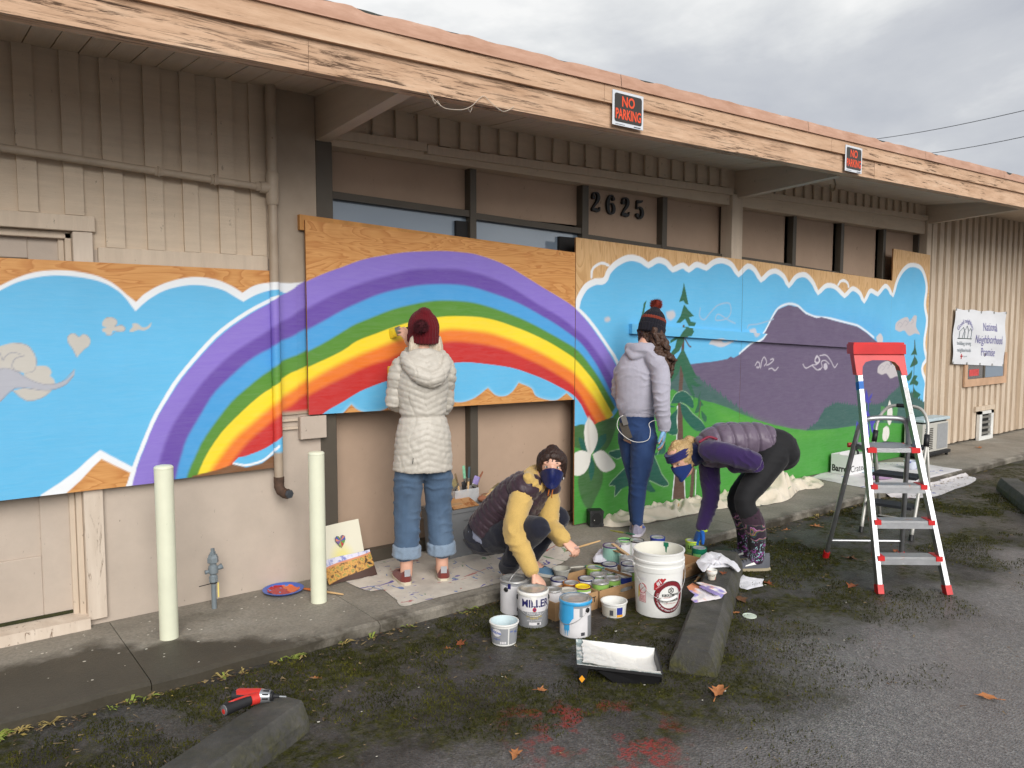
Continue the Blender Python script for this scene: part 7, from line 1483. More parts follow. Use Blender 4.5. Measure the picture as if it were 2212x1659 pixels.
for i, (px, py, z, s, mi, lab) in enumerate((
    (1553, 1498, AS, .135, 0, 'large orange maple leaf on bare asphalt off the end of the mossy wheel stop'), (2130, 1509, AS, .10, 0, 'pale orange leaf alone on the open asphalt'), (1113, 1632, AS, .075, 0, 'orange leaf near the red paint marks'), (1169, 1492, AS, .055, 0, 'small orange leaf in front of the paint tray'),
    (995, 1391, AS, .085, 1, 'rust-red leaf on moss near the lone grey tub'), (966, 1402, AS, .045, 0, 'small tan leaf beside the rust-red leaf near the lone grey tub'), (1598, 1297, AS, .14, 2, 'big brown leaf beside the small white rag'), (1585, 1326, AS, .075, 0, 'yellow-orange leaf touching the round pale lid'), (1657, 1261, AS, .075, 1, 'rusty leaf behind the small white rag'),
    (1841, 1269, AS, .10, 1, 'reddish leaf on moss beside the front foot of the red-topped ladder'), (1838, 1208, AS, .10, 2, 'brown stalked leaf between the rear feet of the red-topped ladder'), (1935, 1192, AS, .085, 1, 'curled brown leaf under the lowest ladder step'), (1761, 1138, AS, .085, 0, 'tan leaf on moss near the walkway edge behind the bending person'), (1563, 1240, 0.062, .075, 1, 'red-brown leaf on the wheel stop beside the pots'),
    (313, 1241, .002, .05, 1, 'small curled brown leaf at the foot of the wall near the door'), (40, 1385, .002, .09, 2, 'brown leaf at the door sill'), (680, 1466, AS, .045, 0, 'tiny pale leaf behind the drill'), (2115, 968, 0.002, .10, 0, 'tan leaf on the walkway below the wall vent'), (1700, 1146, 0.001, .07, 0, 'small leaf on the walkway edge near the canvas cloth'), (885, 1330, AS, .09, 2, 'crumpled brown leaf against the walkway edge'))):
    leaf(lab, px, py, z, s, mi, i+3)
# straw, needles and bark crumbs: uncountable
b_ = MB(); r3 = random.Random(5)
for k in range(1500):
    x = r3.uniform(-0.3, 9.5); y = r3.uniform(0.6, SLAB_E-0.03) if r3.random() < .25 else SLAB_E-0.03-abs(r3.gauss(0, .55))
    if y < 0.5 or (x < 3.2 and y < 1.0): continue
    L = r3.uniform(0.006, 0.032)*(1.6 if r3.random() < .06 else 1); a = r3.uniform(0, PI); w_ = r3.uniform(0.0012, 0.003); z = AS+0.004+r3.random()*.006; dx, dy = math.cos(a)*L/2, math.sin(a)*L/2; nx_, ny_ = -math.sin(a)*w_, math.cos(a)*w_
    b_.mi = 0 if r3.random() < .6 else 1
    b_.add([(x-dx-nx_, y-dy-ny_, z), (x+dx-nx_, y+dy-ny_, z+r3.random()*.006), (x+dx+nx_, y+dy+ny_, z+.001), (x-dx+nx_, y-dy+ny_, z+.002)], [(0, 1, 2, 3)])
for k in range(900):
    x = r3.uniform(0.0, 9.8); y = SLAB_E-0.012-abs(r3.gauss(0, .035)); s_ = r3.uniform(.003, .012)*(1.5 if r3.random() < .15 else 1); a = r3.uniform(0, PI); z = AS+.003+r3.random()*.008
    if mnoise.noise((x*2.3, 4, 2)) < -0.15: continue
    b_.mi = r3.choice((0, 0, 1, 2)); b_.add([(x+s_*math.cos(a+q)*r3.uniform(.6, 1.4), y+s_*math.sin(a+q)*r3.uniform(.5, 1), z+r3.random()*.006) for q in (0, 1.4, 3.0, 4.6)], [(0, 1, 2, 3)])
tag(b_.build('plant_litter', [M('straw', srgb(124, 106, 76), .85, .3, 30), M('bark_crumb', srgb(84, 64, 46), .9, .3, 30), M('leaf_crumb', srgb(150, 130, 66), .8, .3, 30)]), 'straw and needle litter scattered over moss and asphalt', 'litter', kind='stuff')
b_ = MB()
for k in range(110):
    x, y = r3.uniform(0.1, 2.0), r3.uniform(3.75, 4.5)
    if r3.random() < .25: x, y = r3.uniform(0.8, 5), r3.uniform(2.0, 3.6)
    z = 0.0006 if y > SLAB_E else AS+0.002; r_ = r3.uniform(0.002, 0.008)**1.0; n_ = 7; b_.add([(x+r_*math.cos(2*PI*i/n_)*r3.uniform(.7, 1.3), y+r_*.8*math.sin(2*PI*i/n_), z+0.0008) for i in range(n_)], [tuple(range(n_))])
tag(b_.build('paint_flakes', M('paint_flake', srgb(222, 218, 204), .6)), 'white paint flakes scattered on the walkway', 'paint flakes', kind='stuff')
# moss cushions: short upright blades in clumps where the moss belt lies
def moss_amount(x, y): return mnoise.fractal((x*1.6+3, y*2.0, 1.5), 0.9, 2.2, 4)
V = []; F = []; r4 = np.random.default_rng(3); cnt = 0
while cnt < 60000:
    x = r4.uniform(-0.2, 8.5); y = SLAB_E-0.02-abs(r4.normal(0, 1.0))
    if y < 0.9: continue
    if moss_amount(x, y) < 0.06+max(0, 2.3-y)*0.35: continue
    h = r4.uniform(0.004, 0.014); a = r4.uniform(0, 2*PI); w_ = r4.uniform(0.0015, 0.004); k = len(V); ln = r4.uniform(-.006, .006, 2)
    V += [(x-w_*math.cos(a), y-w_*math.sin(a), AS), (x+w_*math.cos(a), y+w_*math.sin(a), AS), (x+ln[0], y+ln[1], AS+h)]; F.append((k, k+1, k+2)); cnt += 1
b_ = MB(); b_.v = V; b_.f = F; b_.m = [0]*len(F)
def mat_moss():
    m, n, p_ = newmat('moss'); c = n.ramp(n.noise(n.mapped(), 7, 5, 0.7), [(0.3, (0.016, 0.017, 0.004)), (0.5, (0.042, 0.044, 0.008)), (0.7, (0.11, 0.105, 0.014))]); setp(n, p_, base=c, rough=.95, spec=.2); return m
tag(b_.build('moss', mat_moss()), 'dark green moss carpeting the asphalt edge', 'moss', kind='stuff')
WD = M('weed_green', srgb(136, 150, 66), .7, .3, 30); WD2 = M('weed_dry', srgb(170, 150, 92), .8, .25, 30)
def weed_mesh(seed, dry):
    r5 = random.Random(seed); b_ = MB()
    for k in range(r5.randint(5, 9)):
        a = r5.uniform(0, 2*PI); L = r5.uniform(0.02, 0.055); up_ = r5.uniform(0.2, 0.9); w_ = r5.uniform(.003, .007); d = Vector((math.cos(a), math.sin(a), 0)); s = Vector((-d.y, d.x, 0)); p0 = Vector((r5.uniform(-.012, .012), r5.uniform(-.008, .008), 0)); p1 = p0+d*L*.55+Vector((0, 0, L*up_*.6)); p2 = p0+d*L+Vector((0, 0, L*up_*.45))
        b_.add([p0-s*w_*.4, p0+s*w_*.4, p1+s*w_, p2, p1-s*w_], [(0, 1, 2, 4), (4, 2, 3)])
    return b_.mesh('weed', WD2 if dry else WD, 'all')
wms = [weed_mesh(k, k % 3 == 0) for k in range(8)]
r6 = random.Random(9)
for k in range(34):
    x = r6.uniform(0.2, 2.4) if k < 22 else r6.uniform(2.4, 9); y = SLAB_E-0.012+r6.uniform(-.015, .008); o = new_obj('weed', wms[k % 8]); o.location = (x, y, AS); s = r6.uniform(.7, 1.5); o.scale = (s, s, s); o.rotation_euler = (0, 0, r6.uniform(0, 6)); tag(o, 'small weed tuft sprouting along the joint between walkway and asphalt', 'weed', 'weeds along the walkway edge')

# ================================================================== PEOPLE
def J(px, py, d): r_ = ray(px, py); return Vector((r_[0]*d, r_[1]*d, HC+r_[2]*d))
def ell(P, ra, rb=None, ref=(0, 0, 1), n=18, sub=4, cap=(1, 1)):
    """closed limb of oval section through points P; ra along ref, rb across; rounded ends"""
    rb = rb or ra; Q = [np.array([*p_, a, b2]) for p_, a, b2 in zip(P, ra, rb)]; S = cat_rom(Q, sub) if len(Q) > 2 else [Q[0]+(Q[1]-Q[0])*k/sub for k in range(sub+1)]
    S = [s for s in S]; t0 = S[0][:3]-S[1][:3]; t1 = S[-1][:3]-S[-2][:3]; t0 /= np.linalg.norm(t0); t1 /= np.linalg.norm(t1)
    def capr(s, t, k): r_ = min(s[3], s[4])*k; return [np.array([*(s[:3]+t*r_*math.sin(q)), s[3]*math.cos(q), s[4]*math.cos(q)]) for q in (0.5, 0.95, 1.35)]
    if cap[0]: S = capr(S[0], t0, cap[0])[::-1]+S
    if cap[1]: S = S+capr(S[-1], t1, cap[1])
    V = []; N = len(S); rf = Vector(ref); m_ = len(S)
    for i, s in enumerate(S):
        t = Vector(S[min(i+1, N-1)][:3]-S[max(i-1, 0)][:3]).normalized(); a = rf-t*rf.dot(t); a = a.normalized() if a.length > 1e-4 else t.orthogonal().normalized(); b2 = t.cross(a); c = Vector(s[:3])
        for k in range(n): q = 2*PI*k/n; V.append(c+a*(s[3]*math.cos(q))+b2*(s[4]*math.sin(q)))
    F = [(i*n+k, i*n+(k+1) % n, (i+1)*n+(k+1) % n, (i+1)*n+k) for i in range(N-1) for k in range(n)]+[tuple(range(n-1, -1, -1)), tuple((N-1)*n+k for k in range(n))]
    return V, F
def ball(c, r_, Mx=None):
    b_ = MB(); b_.blob((0, 0, 0), r_ if isinstance(r_, (tuple, list)) else (r_,)*3, 16, 10); c = Vector(c); return [c+((Mx @ Vector(v)) if Mx is not None else Vector(v)) for v in b_.v], b_.f
def fuse(parts, vox, it, name, mat, root, disp=None, parent=None):
    """grow overlapping volumes into one continuous skin, then add folds or quilting along its normals"""
    b_ = MB()
    for V, F in parts: b_.add(V, F)
    o = bpy.data.objects.new('tmp', b_.mesh('tmp', mat)); C.objects.link(o)
    m_ = o.modifiers.new('r', 'REMESH'); m_.mode = 'VOXEL'; m_.voxel_size = vox; m_.adaptivity = 0
    if it: s = o.modifiers.new('s', 'SMOOTH'); s.factor = 0.5; s.iterations = it
    me = bpy.data.meshes.new_from_object(o.evaluated_get(bpy.context.evaluated_depsgraph_get())); bpy.data.objects.remove(o); me.name = name
    n_ = len(me.vertices); co = np.empty(n_*3); me.vertices.foreach_get('co', co); co = co.reshape(-1, 3)
    if disp is not None:
        nr = np.empty(n_*3); me.vertex_normals.foreach_get('vector', nr); co = co+nr.reshape(-1, 3)*disp(co)[:, None]
    co = co-np.array(root.location); me.vertices.foreach_set('co', co.ravel()); me.polygons.foreach_set('use_smooth', [True]*len(me.polygons))
    me.materials.clear(); me.materials.append(mat); me.update(); return new_obj(name, me, parent or root)
def vnoise(co, s, seed=0.0, ridge=False, st=(1, 1, 1)):
    o = np.array([mnoise.noise((c[0]*s*st[0]+seed, c[1]*s*st[1], c[2]*s*st[2]+seed)) for c in co]); return 1-np.abs(o)*2 if ridge else o
def folds(a1, s1, a2, s2, seed, st=(1, 1, 1)): return lambda co: a1*vnoise(co, s1, seed, True, st)+a2*vnoise(co, s2, seed+5)
def creased(lam, amp, seed, base=None, dr=(0, 0, 1), br=5.0):
    """cloth creases running across a limb, broken up so that no two are alike"""
    dv = np.array(dr)
    def f(co):
        n1_ = vnoise(co, br, seed); ph = (co @ dv)/lam+1.3*n1_+.5*vnoise(co, 14, seed+2); d = amp*(1-np.abs(np.sin(PI*ph)))**2*np.clip(vnoise(co, 7, seed+9)*2.2+.45, 0, 1)
        return d+(base(co) if base else 0)
    return f
def tri(x): return np.abs(((x % 1.0)*2)-1)         # 1 at integers, 0 at halves
def hand(Wp, D, N, side, curl, th=(0.5, 0.7, 0.2), sc=1.0, spread=0.06, fat=1.0):
    """palm, four unequal fingers with two knuckle bends each, thumb leaving the side of the palm"""
    D = Vector(D).normalized(); N = Vector(N); N = (N-D*N.dot(D)).normalized(); A = D.cross(N)*side; Wp = Vector(Wp); out = []
    f = fat*sc; out.append(ell([Wp-D*0.02*sc, Wp+D*0.015*sc, Wp+D*0.055*sc, Wp+D*0.088*sc], [0.024*f, 0.028*f, 0.038*f, 0.036*f], [0.018*f, 0.016*f, 0.015*f, 0.011*f], A))
    for i, L in enumerate((0.068, 0.077, 0.072, 0.056)):
        c = curl[i] if isinstance(curl, (list, tuple)) else curl; p_ = Wp+D*(0.085-0.004*abs(i-1.2))*sc+A*(0.027-0.018*i)*sc; d0 = (D+A*spread*(1.5-i)); pts = [p_-D*0.012*sc, p_]; a = c*0.35
        for seg in (0.44, 0.31, 0.25): dr = (d0*math.cos(a)+N*math.sin(a)).normalized(); p_ = p_+dr*L*seg*sc; pts.append(p_); a += c*0.75
        out.append(ell(pts, [0.0090*f, 0.0092*f, 0.0085*f, 0.0078*f, 0.0064*f], None, A, 10, 3))
    p_ = Wp+D*0.022*sc+A*0.024*sc; t1 = (D*th[0]+A*th[1]+N*th[2]).normalized(); t2 = (D*(th[0]+0.5)+A*(th[1]-0.45)+N*(th[2]+0.15)).normalized()
    out.append(ell([p_-t1*0.01*sc, p_+t1*0.034*sc, p_+t1*0.034*sc+t2*0.03*sc, p_+t1*0.034*sc+t2*0.052*sc], [0.014*f, 0.0115*f, 0.0098*f, 0.0075*f], None, N, 10, 3)); return out
HEADR = [(-0.118, .048, .018, .018), (-0.104, .040, .040, .042), (-0.072, .024, .054, .066), (-0.03, .010, .065, .084), (0.0, .004, .071, .092), (0.04, 0, .074, .097), (0.075, -.004, .067, .088), (0.10, -.008, .045, .06), (0.113, -.01, .02, .026)]
def hmat(face, up=(0, 0, 1)):
    f = Vector(face).normalized(); u = Vector(up); u = (u-f*u.dot(f)).normalized(); r_ = f.cross(u); return Matrix(((r_.x, f.x, u.x), (r_.y, f.y, u.y), (r_.z, f.z, u.z)))
def head(c, Mx, g=0.0):
    c = Vector(c); T = lambda x, y, z: c+Mx @ Vector((x, y, z)); r_ = HEADR
    o = [ell([T(0, y, z) for z, y, a, b2 in r_], [a+g for _, _, a, _ in r_], [b2+g for _, _, _, b2 in r_], Mx.col[0], 22, 3, (0.5, 0.5))]
    if g == 0: o += [ell([T(0, .088, .012), T(0, .103, -.018), T(0, .108, -.034)], [.009, .0105, .0135], [.008, .010, .010], Mx.col[0], 10, 3), ell([T(-.045, .078, .026), T(0, .090, .024), T(.045, .078, .026)], [.009]*3, [.009]*3, Mx.col[2], 8, 3)]+[ball(T(s*.074, -.012, -.012), (.008, .018, .03), Mx) for s in (-1, 1)]
    return o
def face_bits(root, c, Mx, hairm, eyes=True):
    T = lambda x, y, z: Vector(c)+Mx @ Vector((x, y, z)); ew, ir = M('eye_white', srgb(226, 222, 216), .2, .02), M('iris_dark', srgb(46, 32, 26), .15, .1)
    for s in (-1, 1):
        if eyes:
            V, F = ball(T(s*.031, .078, .002), (.0125, .0085, .0065), Mx); b_ = MB(); b_.add(V, F); e_ = b_.build('eye', ew, root, 'all'); V, F = ball(T(s*.031, .0842, .002), (.0056, .0030, .0058), Mx); b_ = MB(); b_.add(V, F); b_.build('iris', ir, e_, 'all')
        b_ = MB(); b_.tube([T(s*.014, .0920, .0255), T(s*.030, .0905, .029), T(s*.049, .0770, .022)], [.0022, .003, .0014], 6); b_.build('eyebrow', hairm, root, 'all')
        b_ = MB(); b_.tube([T(s*.018, .0850, .0065), T(s*.031, .0866, .0095), T(s*.045, .0775, .0045)], [.0012, .0018, .0012], 6); b_.build('eyelid', M('lash_line', srgb(70, 46, 38), .6), root, 'all')
def mask(root, c, Mx, mat, loops):
    T = lambda x, y, z: Vector(c)+Mx @ Vector((x, y, z)); rows = []
    for i in range(25):
        a = R(-98+196*i/24); row = []; zt_ = -0.012+0.010*math.cos(a*2.0)-0.020*(abs(a)/1.7)**2; zb_ = -0.128+0.055*(abs(a)/1.7)**1.5
        for j in range(9):
            z = zt_+(zb_-zt_)*j/8; k = 0
            while k < len(HEADR)-2 and HEADR[k+1][0] < z: k += 1
            w_ = min(1, max(0, (z-HEADR[k][0])/(HEADR[k+1][0]-HEADR[k][0]))); y0, aa, bb = [HEADR[k][q]+(HEADR[k+1][q]-HEADR[k][q])*w_ for q in (1, 2, 3)]
            pf = 0.009+0.022*math.exp(-(a/0.42)**2)*math.sin(PI*min(1, 0.25+j/8*.75)); aa = max(aa, .040); bb = max(bb, .05)
            row.append(T((aa+pf)*math.sin(a), y0+(bb+pf)*math.cos(a), z))
        rows.append(row)
    b_ = MB(); b_.grid(rows); b_.grid([[p_-(p_-Vector(c)).normalized()*0.003 for p_ in r_] for r_ in rows][::-1]); mk = b_.build('face_mask', mat, root, 'all')
    for s in (-1, 1):
        b_ = MB(); b_.tube([Vector(q) for q in cat_rom([T(s*.074, .012, -.03), T(s*.080, -.02, .012), T(s*.080, -.034, -.012), T(s*.073, .008, -.068)], 4)], .0022, 6); b_.build('ear_loop', loops, mk, 'all')
def shoe(root, heel, toe, mats, h=0.075, w_=0.042, tall=0.10, tick=None, heelm=None):
    heel, toe = Vector(heel), Vector(toe); d = toe-heel; L = d.length; d.normalize(); s = d.cross(Vector((0, 0, 1))).normalized(); up, sol = mats; W_ = lambda t: w_*(0.50+0.50*min(1, (t+.004)/.10)**.5)*(0.72+0.28*math.sin(PI*min(1, t*1.1)**.8)+0.16*math.exp(-((t-.72)/.2)**2))*(1-max(0, t-.88)*3.6)
    Hh = lambda t: tall if t < .12 else (tall-(tall-h)*(t-.12)/.25 if t < .37 else max(.036, h-(h-.042)*(t-.37)/.48)-max(0, t-.9)*.12); n_ = 20
    P = lambda t, x, z: heel+d*(t*L)+s*x+Vector((0, 0, z)); rows = []
    for i in range(n_+1):
        t = i/n_; rows.append([P(t, W_(t)*math.cos(q)*(1-.22*(math.sin(q)**3)), .016+(Hh(t)-.016)*max(0, math.sin(q))**.8) for q in [PI*k/12 for k in range(13)]])
    b_ = MB(); b_.grid(rows); b_.add(rows[0], [tuple(range(13))]); b_.add(rows[-1], [tuple(range(12, -1, -1))]); sh = b_.build('shoe', up, root, 'all')
    o_ = [(t, 1) for t in [i/14 for i in range(15)]]; out = [(P(t, W_(t)+.002, 0), P(t, W_(t)+.004, .019)) for t, _ in o_]+[(P(t, -W_(t)-.002, 0), P(t, -W_(t)-.004, .019)) for t, _ in o_[::-1]]
    out = [(a-d*.006 if k in (0, 29) else a+d*(.006 if k in (14, 15) else 0), c2) for k, (a, c2) in enumerate(out)]; m_ = len(out); b_ = MB(); b_.add([a for a, _ in out]+[c2 for _, c2 in out], [tuple(range(m_)), tuple(range(2*m_-1, m_-1, -1))]+[((k+1) % m_, k, m_+k, m_+(k+1) % m_) for k in range(m_)]); b_.build('sole', sol, sh)
    for k in range(4):
        t = .40+.075*k; z = Hh(t)+.003; b_ = MB(); b_.tube([P(t, -W_(t)*.5, z-.010), P(t, 0, z+.001), P(t, W_(t)*.5, z-.010)], .0028, 6); b_.build('lace', M('lace_dark', srgb(50, 50, 56), .8) if not heelm else M('lace_maroon', srgb(90, 44, 44), .8), sh, 'all')
    if heelm:
        b_ = MB(); b_.grid([[P(-.012+.004*abs(k-4)/4, W_(.02)*.8*(k-4)/4, z) for z in (.055, .075, .098)] for k in range(9)]); b_.build('heel_patch', heelm, sh, 'all')
    if tick:
        for sg in (-1, 1): b_ = MB(); b_.add([P(t, sg*(W_(t)*q+.0035), z) for t, z, q in ((.30, .050, .93), (.62, .034, .98), (.60, .042, .93), (.36, .066, .85))], [(0, 1, 2, 3)]); b_.build('side_mark', tick, sh)
    return sh
SKIN = M('skin', srgb(222, 172, 148), 0.5, 0.05, 20, 0.12, 120)
def mat_hair(name, a, b2, st=(30, 30, 4)):
    m, n, p_ = newmat(name); v = n.mapped(st); f = n.noise(v, 5.0, 4, 0.7); setp(n, p_, base=n.ramp(f, [(0.35, srgb(*a)), (0.65, srgb(*b2))]), rough=0.5, normal=n.bump(f, 0.6, 0.006)); return m
HBL, HDK, HBR = mat_hair('hair_blond', (150, 118, 76), (208, 178, 126), (30, 30, 30)), mat_hair('hair_dark', (34, 22, 18), (66, 44, 36), (24, 24, 24)), mat_hair('hair_pale', (176, 160, 138), (216, 204, 184))
def mat_fab(name, col, var=.10, weave=220, bmp=.25, rough=.85, sheen=.2, st=(1, 1, 1), fade=None, spec=.3):
    m, n, p_ = newmat(name); v = n.mapped(); c = n.mix(n.fac(n.noise(v, 9, 5, .65), .3, .7), tuple(x*(1-var) for x in col[:3])+(1,), tuple(min(1, x*(1+var)) for x in col[:3])+(1,)); f = n.noise(n.mapped(st), weave, 3, .7)
    c = n.mix(n.fac(f, .4, .65, 0, .35), c, tuple(x*.6 for x in col[:3])+(1,))
    if fade: c = n.mix(n.fac(n.noise(n.mapped((2, 2, .6)), 2.4, 3), .45, .75, 0, .4), c, fade)
    setp(n, p_, base=c, rough=rough, sheen=sheen, spec=spec, normal=n.bump(n.math('ADD', f, n.math('MULTIPLY', n.noise(v, 26, 4, .6), .8)), bmp, .006)); return m
DEN1 = mat_fab('denim_mid', srgb(78, 100, 126), .12, 260, .3, .85, .1, (3, 3, .4), srgb(122, 142, 162)); DEN2 = mat_fab('denim_blue', srgb(42, 66, 110), .12, 260, .3, .85, .1, (3, 3, .4), srgb(74, 100, 140)); DENC = mat_fab('denim_inside', srgb(132, 150, 170), .1, 260, .3); NAVYJ = mat_fab('navy_trousers', srgb(28, 30, 44), .12, 220, .25); LEGG = mat_fab('black_leggings', srgb(27, 27, 30), .08, 300, .1, .75, .1)
LX = lambda o, rz, v: o+Matrix.Rotation(rz, 3, 'Z') @ Vector(v)

# ---------------------------------------------------------------- painter in the pale quilted coat
o1 = Vector((2.520, 4.135, 0.004)); r1 = math.atan2(.94, .35)-PI/2; P1 = lambda x, y, z: LX(o1, r1, (x, y, z))
p1 = thing('person', 'person in long pale quilted coat and maroon knit hat painting the rainbow, seen from behind', 'person', o1)
hL = J(884, 735, 4.99); sL, eL, wL = P1(-.150, .01, 1.335), J(853, 876, 4.84), J(890, 752, 5.0)
sR, eR, wR = P1(.150, .0, 1.335), P1(.150, .09, 1.07), P1(-.04, .25, 1.12); Mh1 = hmat(Matrix.Rotation(r1+.15, 3, 'Z') @ Vector((0, 1, .12))); hc1 = P1(.012, .035, 1.545)
fd = Matrix.Rotation(r1, 3, 'Z') @ Vector((0, 1, 0)); rt = Matrix.Rotation(r1, 3, 'Z') @ Vector((1, 0, 0))
legs = lambda rr, z0: [ell([P1(s*.080, 0, .84), P1(s*.092, .01, .62), P1(s*.100, .025, .44), P1(s*.108, .0, .25), P1(s*.114, -.005, z0)], rr, None, rt) for s in (-1, 1)]
brd = J(836, 722, 5.09)-J(893, 705, 5.02)
body = legs([.07, .062, .05, .044, .037], .05)+[ell([P1(s*.114, -.02, .05), P1(s*.13, .10, .03), P1(s*.135, .18, .02)], [.034, .036, .03], [.03, .022, .015], rt) for s in (-1, 1)]+[ell([P1(0, 0, .82), P1(0, 0, .95), P1(0, .005, 1.06), P1(0, .01, 1.22), P1(0, 0, 1.36), P1(.003, .01, 1.43), P1(.008, .025, 1.50)], [.145, .15, .125, .145, .12, .055, .05], [.10, .105, .09, .10, .075, .055, .05], rt), ell([sL, eL, wL], [.045, .038, .026]), ell([sR, eR, wR], [.045, .038, .026])]+head(hc1, Mh1)+hand(wL, hL-wL+Vector((-.02, 0, .03)), fd*.6-rt*.5, -1, (.5, .6, .7, .85), (.55, .45, .6))+hand(wR, -rt*.9+fd*.2, fd*-1, 1, .9)
fuse(body, .005, 2, 'body', SKIN, p1)
COAT = mat_fab('coat_pale', srgb(199, 193, 182), .05, 300, .1, .48, .15, spec=.5)
Ri = np.array(Matrix.Rotation(-r1, 3, 'Z'))
def quilt1(co):
    q = (co-np.array(o1)) @ Ri.T; x, y, z = q[:, 0], q[:, 1], q[:, 2]; ch = np.where(z > 1.03, -.35, .30)*np.abs(x)+.012*vnoise(co, 5, 1.); row = tri((z+ch)/.037+.06*np.sin(x*40+z*13)); col = tri((x+.02*np.sin(z*23))/.085+.5*(np.floor((z+ch)/.042) % 2)*0); d = .0050*(1-row**4)-.0045; d -= .0035*np.maximum(0, col*8-7)
    d -= .010*np.exp(-((z-1.035)/.012)**2)*(np.abs(x) < .19); return d+.005*vnoise(co, 17, 3., True)*.6+.003*vnoise(co, 38, 8.)
coat = [ell([P1(-.004, -.005, .70), P1(-.002, -.006, .80), P1(0, -.005, .92), P1(0, 0, 1.035), P1(0, .005, 1.16), P1(0, 0, 1.27), P1(0, -.005, 1.355), P1(0, .0, 1.405)], [.186, .178, .168, .142, .156, .162, .140, .082], [.140, .140, .135, .115, .125, .128, .10, .085], rt, 28, 4, (.02, .3))]
slv1 = [ell([P1(-.135, 0, 1.35), sL+Vector((0, 0, -.05)), sL.lerp(eL, .5), eL, eL.lerp(wL, .5), eL.lerp(wL, .92)], [.050, .060, .056, .056, .050, .042], None, fd), ell([P1(.14, 0, 1.35), sR+Vector((0, 0, -.05)), sR.lerp(eR, .5), eR, eR.lerp(wR, .5), eR.lerp(wR, .85)], [.052, .060, .056, .052, .048, .044], None, fd)]
fuse(coat, .0075, 2, 'quilted_coat', COAT, p1, quilt1)
for s_ in slv1: fuse([s_], .0075, 2, 'coat_sleeve', COAT, p1, lambda co: .0065*(1-tri((co[:, 2]+.2*co[:, 0])/.048)**4)-.005+.004*vnoise(co, 22, 5., True))
def quilt1h(co): return quilt1(co)*.9
fuse([ell([P1(-.115, -.03, 1.405), P1(-.11, -.085, 1.365), P1(-.03, -.135, 1.285), P1(.06, -.14, 1.275), P1(.125, -.09, 1.36), P1(.115, -.03, 1.41)], [.030, .040, .052, .052, .040, .030], [.026, .034, .042, .042, .034, .026], (0, 0, 1)), ell([P1(.0, -.06, 1.42), P1(0, -.105, 1.36), P1(.01, -.13, 1.30)], [.10, .105, .085], [.030, .034, .028], rt), ell([P1(-.04, .07, 1.39), P1(-.078, -.01, 1.415), P1(0, -.078, 1.430), P1(.078, -.01, 1.415), P1(.04, .07, 1.39)], [.022]*5, [.018]*5, (0, 0, 1))], .0065, 3, 'coat_hood', COAT, p1, quilt1h)
b_ = MB(); b_.bar(P1(-.095, -.150, .765), P1(-.090, -.150, .80), .004, .003, fd); b_.build('zip_pull', BPL, p1)
dj = creased(.065, .009, 2., folds(.004, 9, .002, 30, 2.))
fuse([ell([P1(0, 0, .90), P1(0, -.005, .80)], [.112, .118], [.085, .09], rt)]+legs([.086, .086, .079, .074, .070], .20), .008, 2, 'jeans', DEN1, p1, dj)
for s in (-1, 1):
    fuse([ell([P1(s*.109, -.004, .232), P1(s*.112, -.004, .165)], [.086, .089], [.084, .087], rt, 22, 3, (.05, .05))], .007, 1, 'jeans_cuff', DENC, p1, folds(.004, 22, .003, 40, s*3.))
    shoe(p1, P1(s*.114-.004, -.066, 0), P1(s*.15, .175, 0), (mat_fab('suede_maroon', srgb(122, 56, 50), .12, 200, .2), M('sole_cream', srgb(196, 186, 164), .7, .08)), .07, .041, .085, None, M('silver_patch', srgb(196, 198, 204), .3, .05, metal=.5))
def knit(c, Mx, n_, amp):
    Ri2 = np.array(Mx.transposed()); cc = np.array(c)
    def f(co): q = (co-cc) @ Ri2.T; a = np.arctan2(q[:, 0], q[:, 1]); return amp*np.sin(a*n_)
    return f
HM = mat_fab('knit_maroon', srgb(98, 14, 26), .15, 150, .6, .95, .1)
T1 = lambda x, y, z: hc1+Mh1 @ Vector((x, y, z))
fuse([ell([T1(0, -.004, -.055), T1(0, -.006, .0), T1(0, -.006, .05), T1(0, -.012, .095), T1(0, -.02, .128)], [.088, .092, .092, .075, .04], [.106, .112, .110, .088, .05], Mh1.col[0], 26, 4, (.1, .6))], .005, 1, 'knit_hat', HM, p1, knit(hc1, Mh1, 34, .0022))
fuse([ell([T1(0, -.004, -.058), T1(0, -.004, -.015)], [.093, .095], [.112, .114], Mh1.col[0], 26, 3, (.05, .05))], .005, 1, 'hat_brim', HM, p1, knit(hc1, Mh1, 30, .003))
def fuzz(name, c, r_, n_, mat, root, ln, seed):
    r7 = random.Random(seed); b_ = MB(); V, F = ball(c, r_*.72); b_.add(V, F)
    for k in range(n_):
        z = r7.uniform(-1, 1); a = r7.uniform(0, 2*PI); q = math.sqrt(1-z*z); d = Vector((q*math.cos(a), q*math.sin(a), z)); s = d.orthogonal().normalized()*.0022; p0 = Vector(c)+d*r_*.6; p2 = Vector(c)+d*(r_+r7.uniform(-ln, ln))+Vector((r7.gauss(0, ln), r7.gauss(0, ln), r7.gauss(0, ln)))*.6; b_.add([p0-s, p0+s, p2], [(0, 1, 2)])
    return b_.build(name, mat, root)
fuzz('pompom', hc1-FH*.118+Vector((0, 0, .035)), .050, 1500, M('pompom_maroon', srgb(74, 20, 30), .95, .3, 40), p1, .007, 1)
hs = [ell([T1(x, -.03-abs(x)*.2, -.03), T1(x*1.15, -.055, -.085), T1(x*1.1, -.06, -.125)], [.022]*3, [.014, .018, .012], Mh1.col[0], 10) for x in (-.075, -.05, -.02, .02, .055, .078)]
fuse(hs, .005, 1, 'hair', HBR, p1, folds(.003, 60, .002, 90, 1., (1, 1, .2)))
bt = J(836, 724, 5.13)
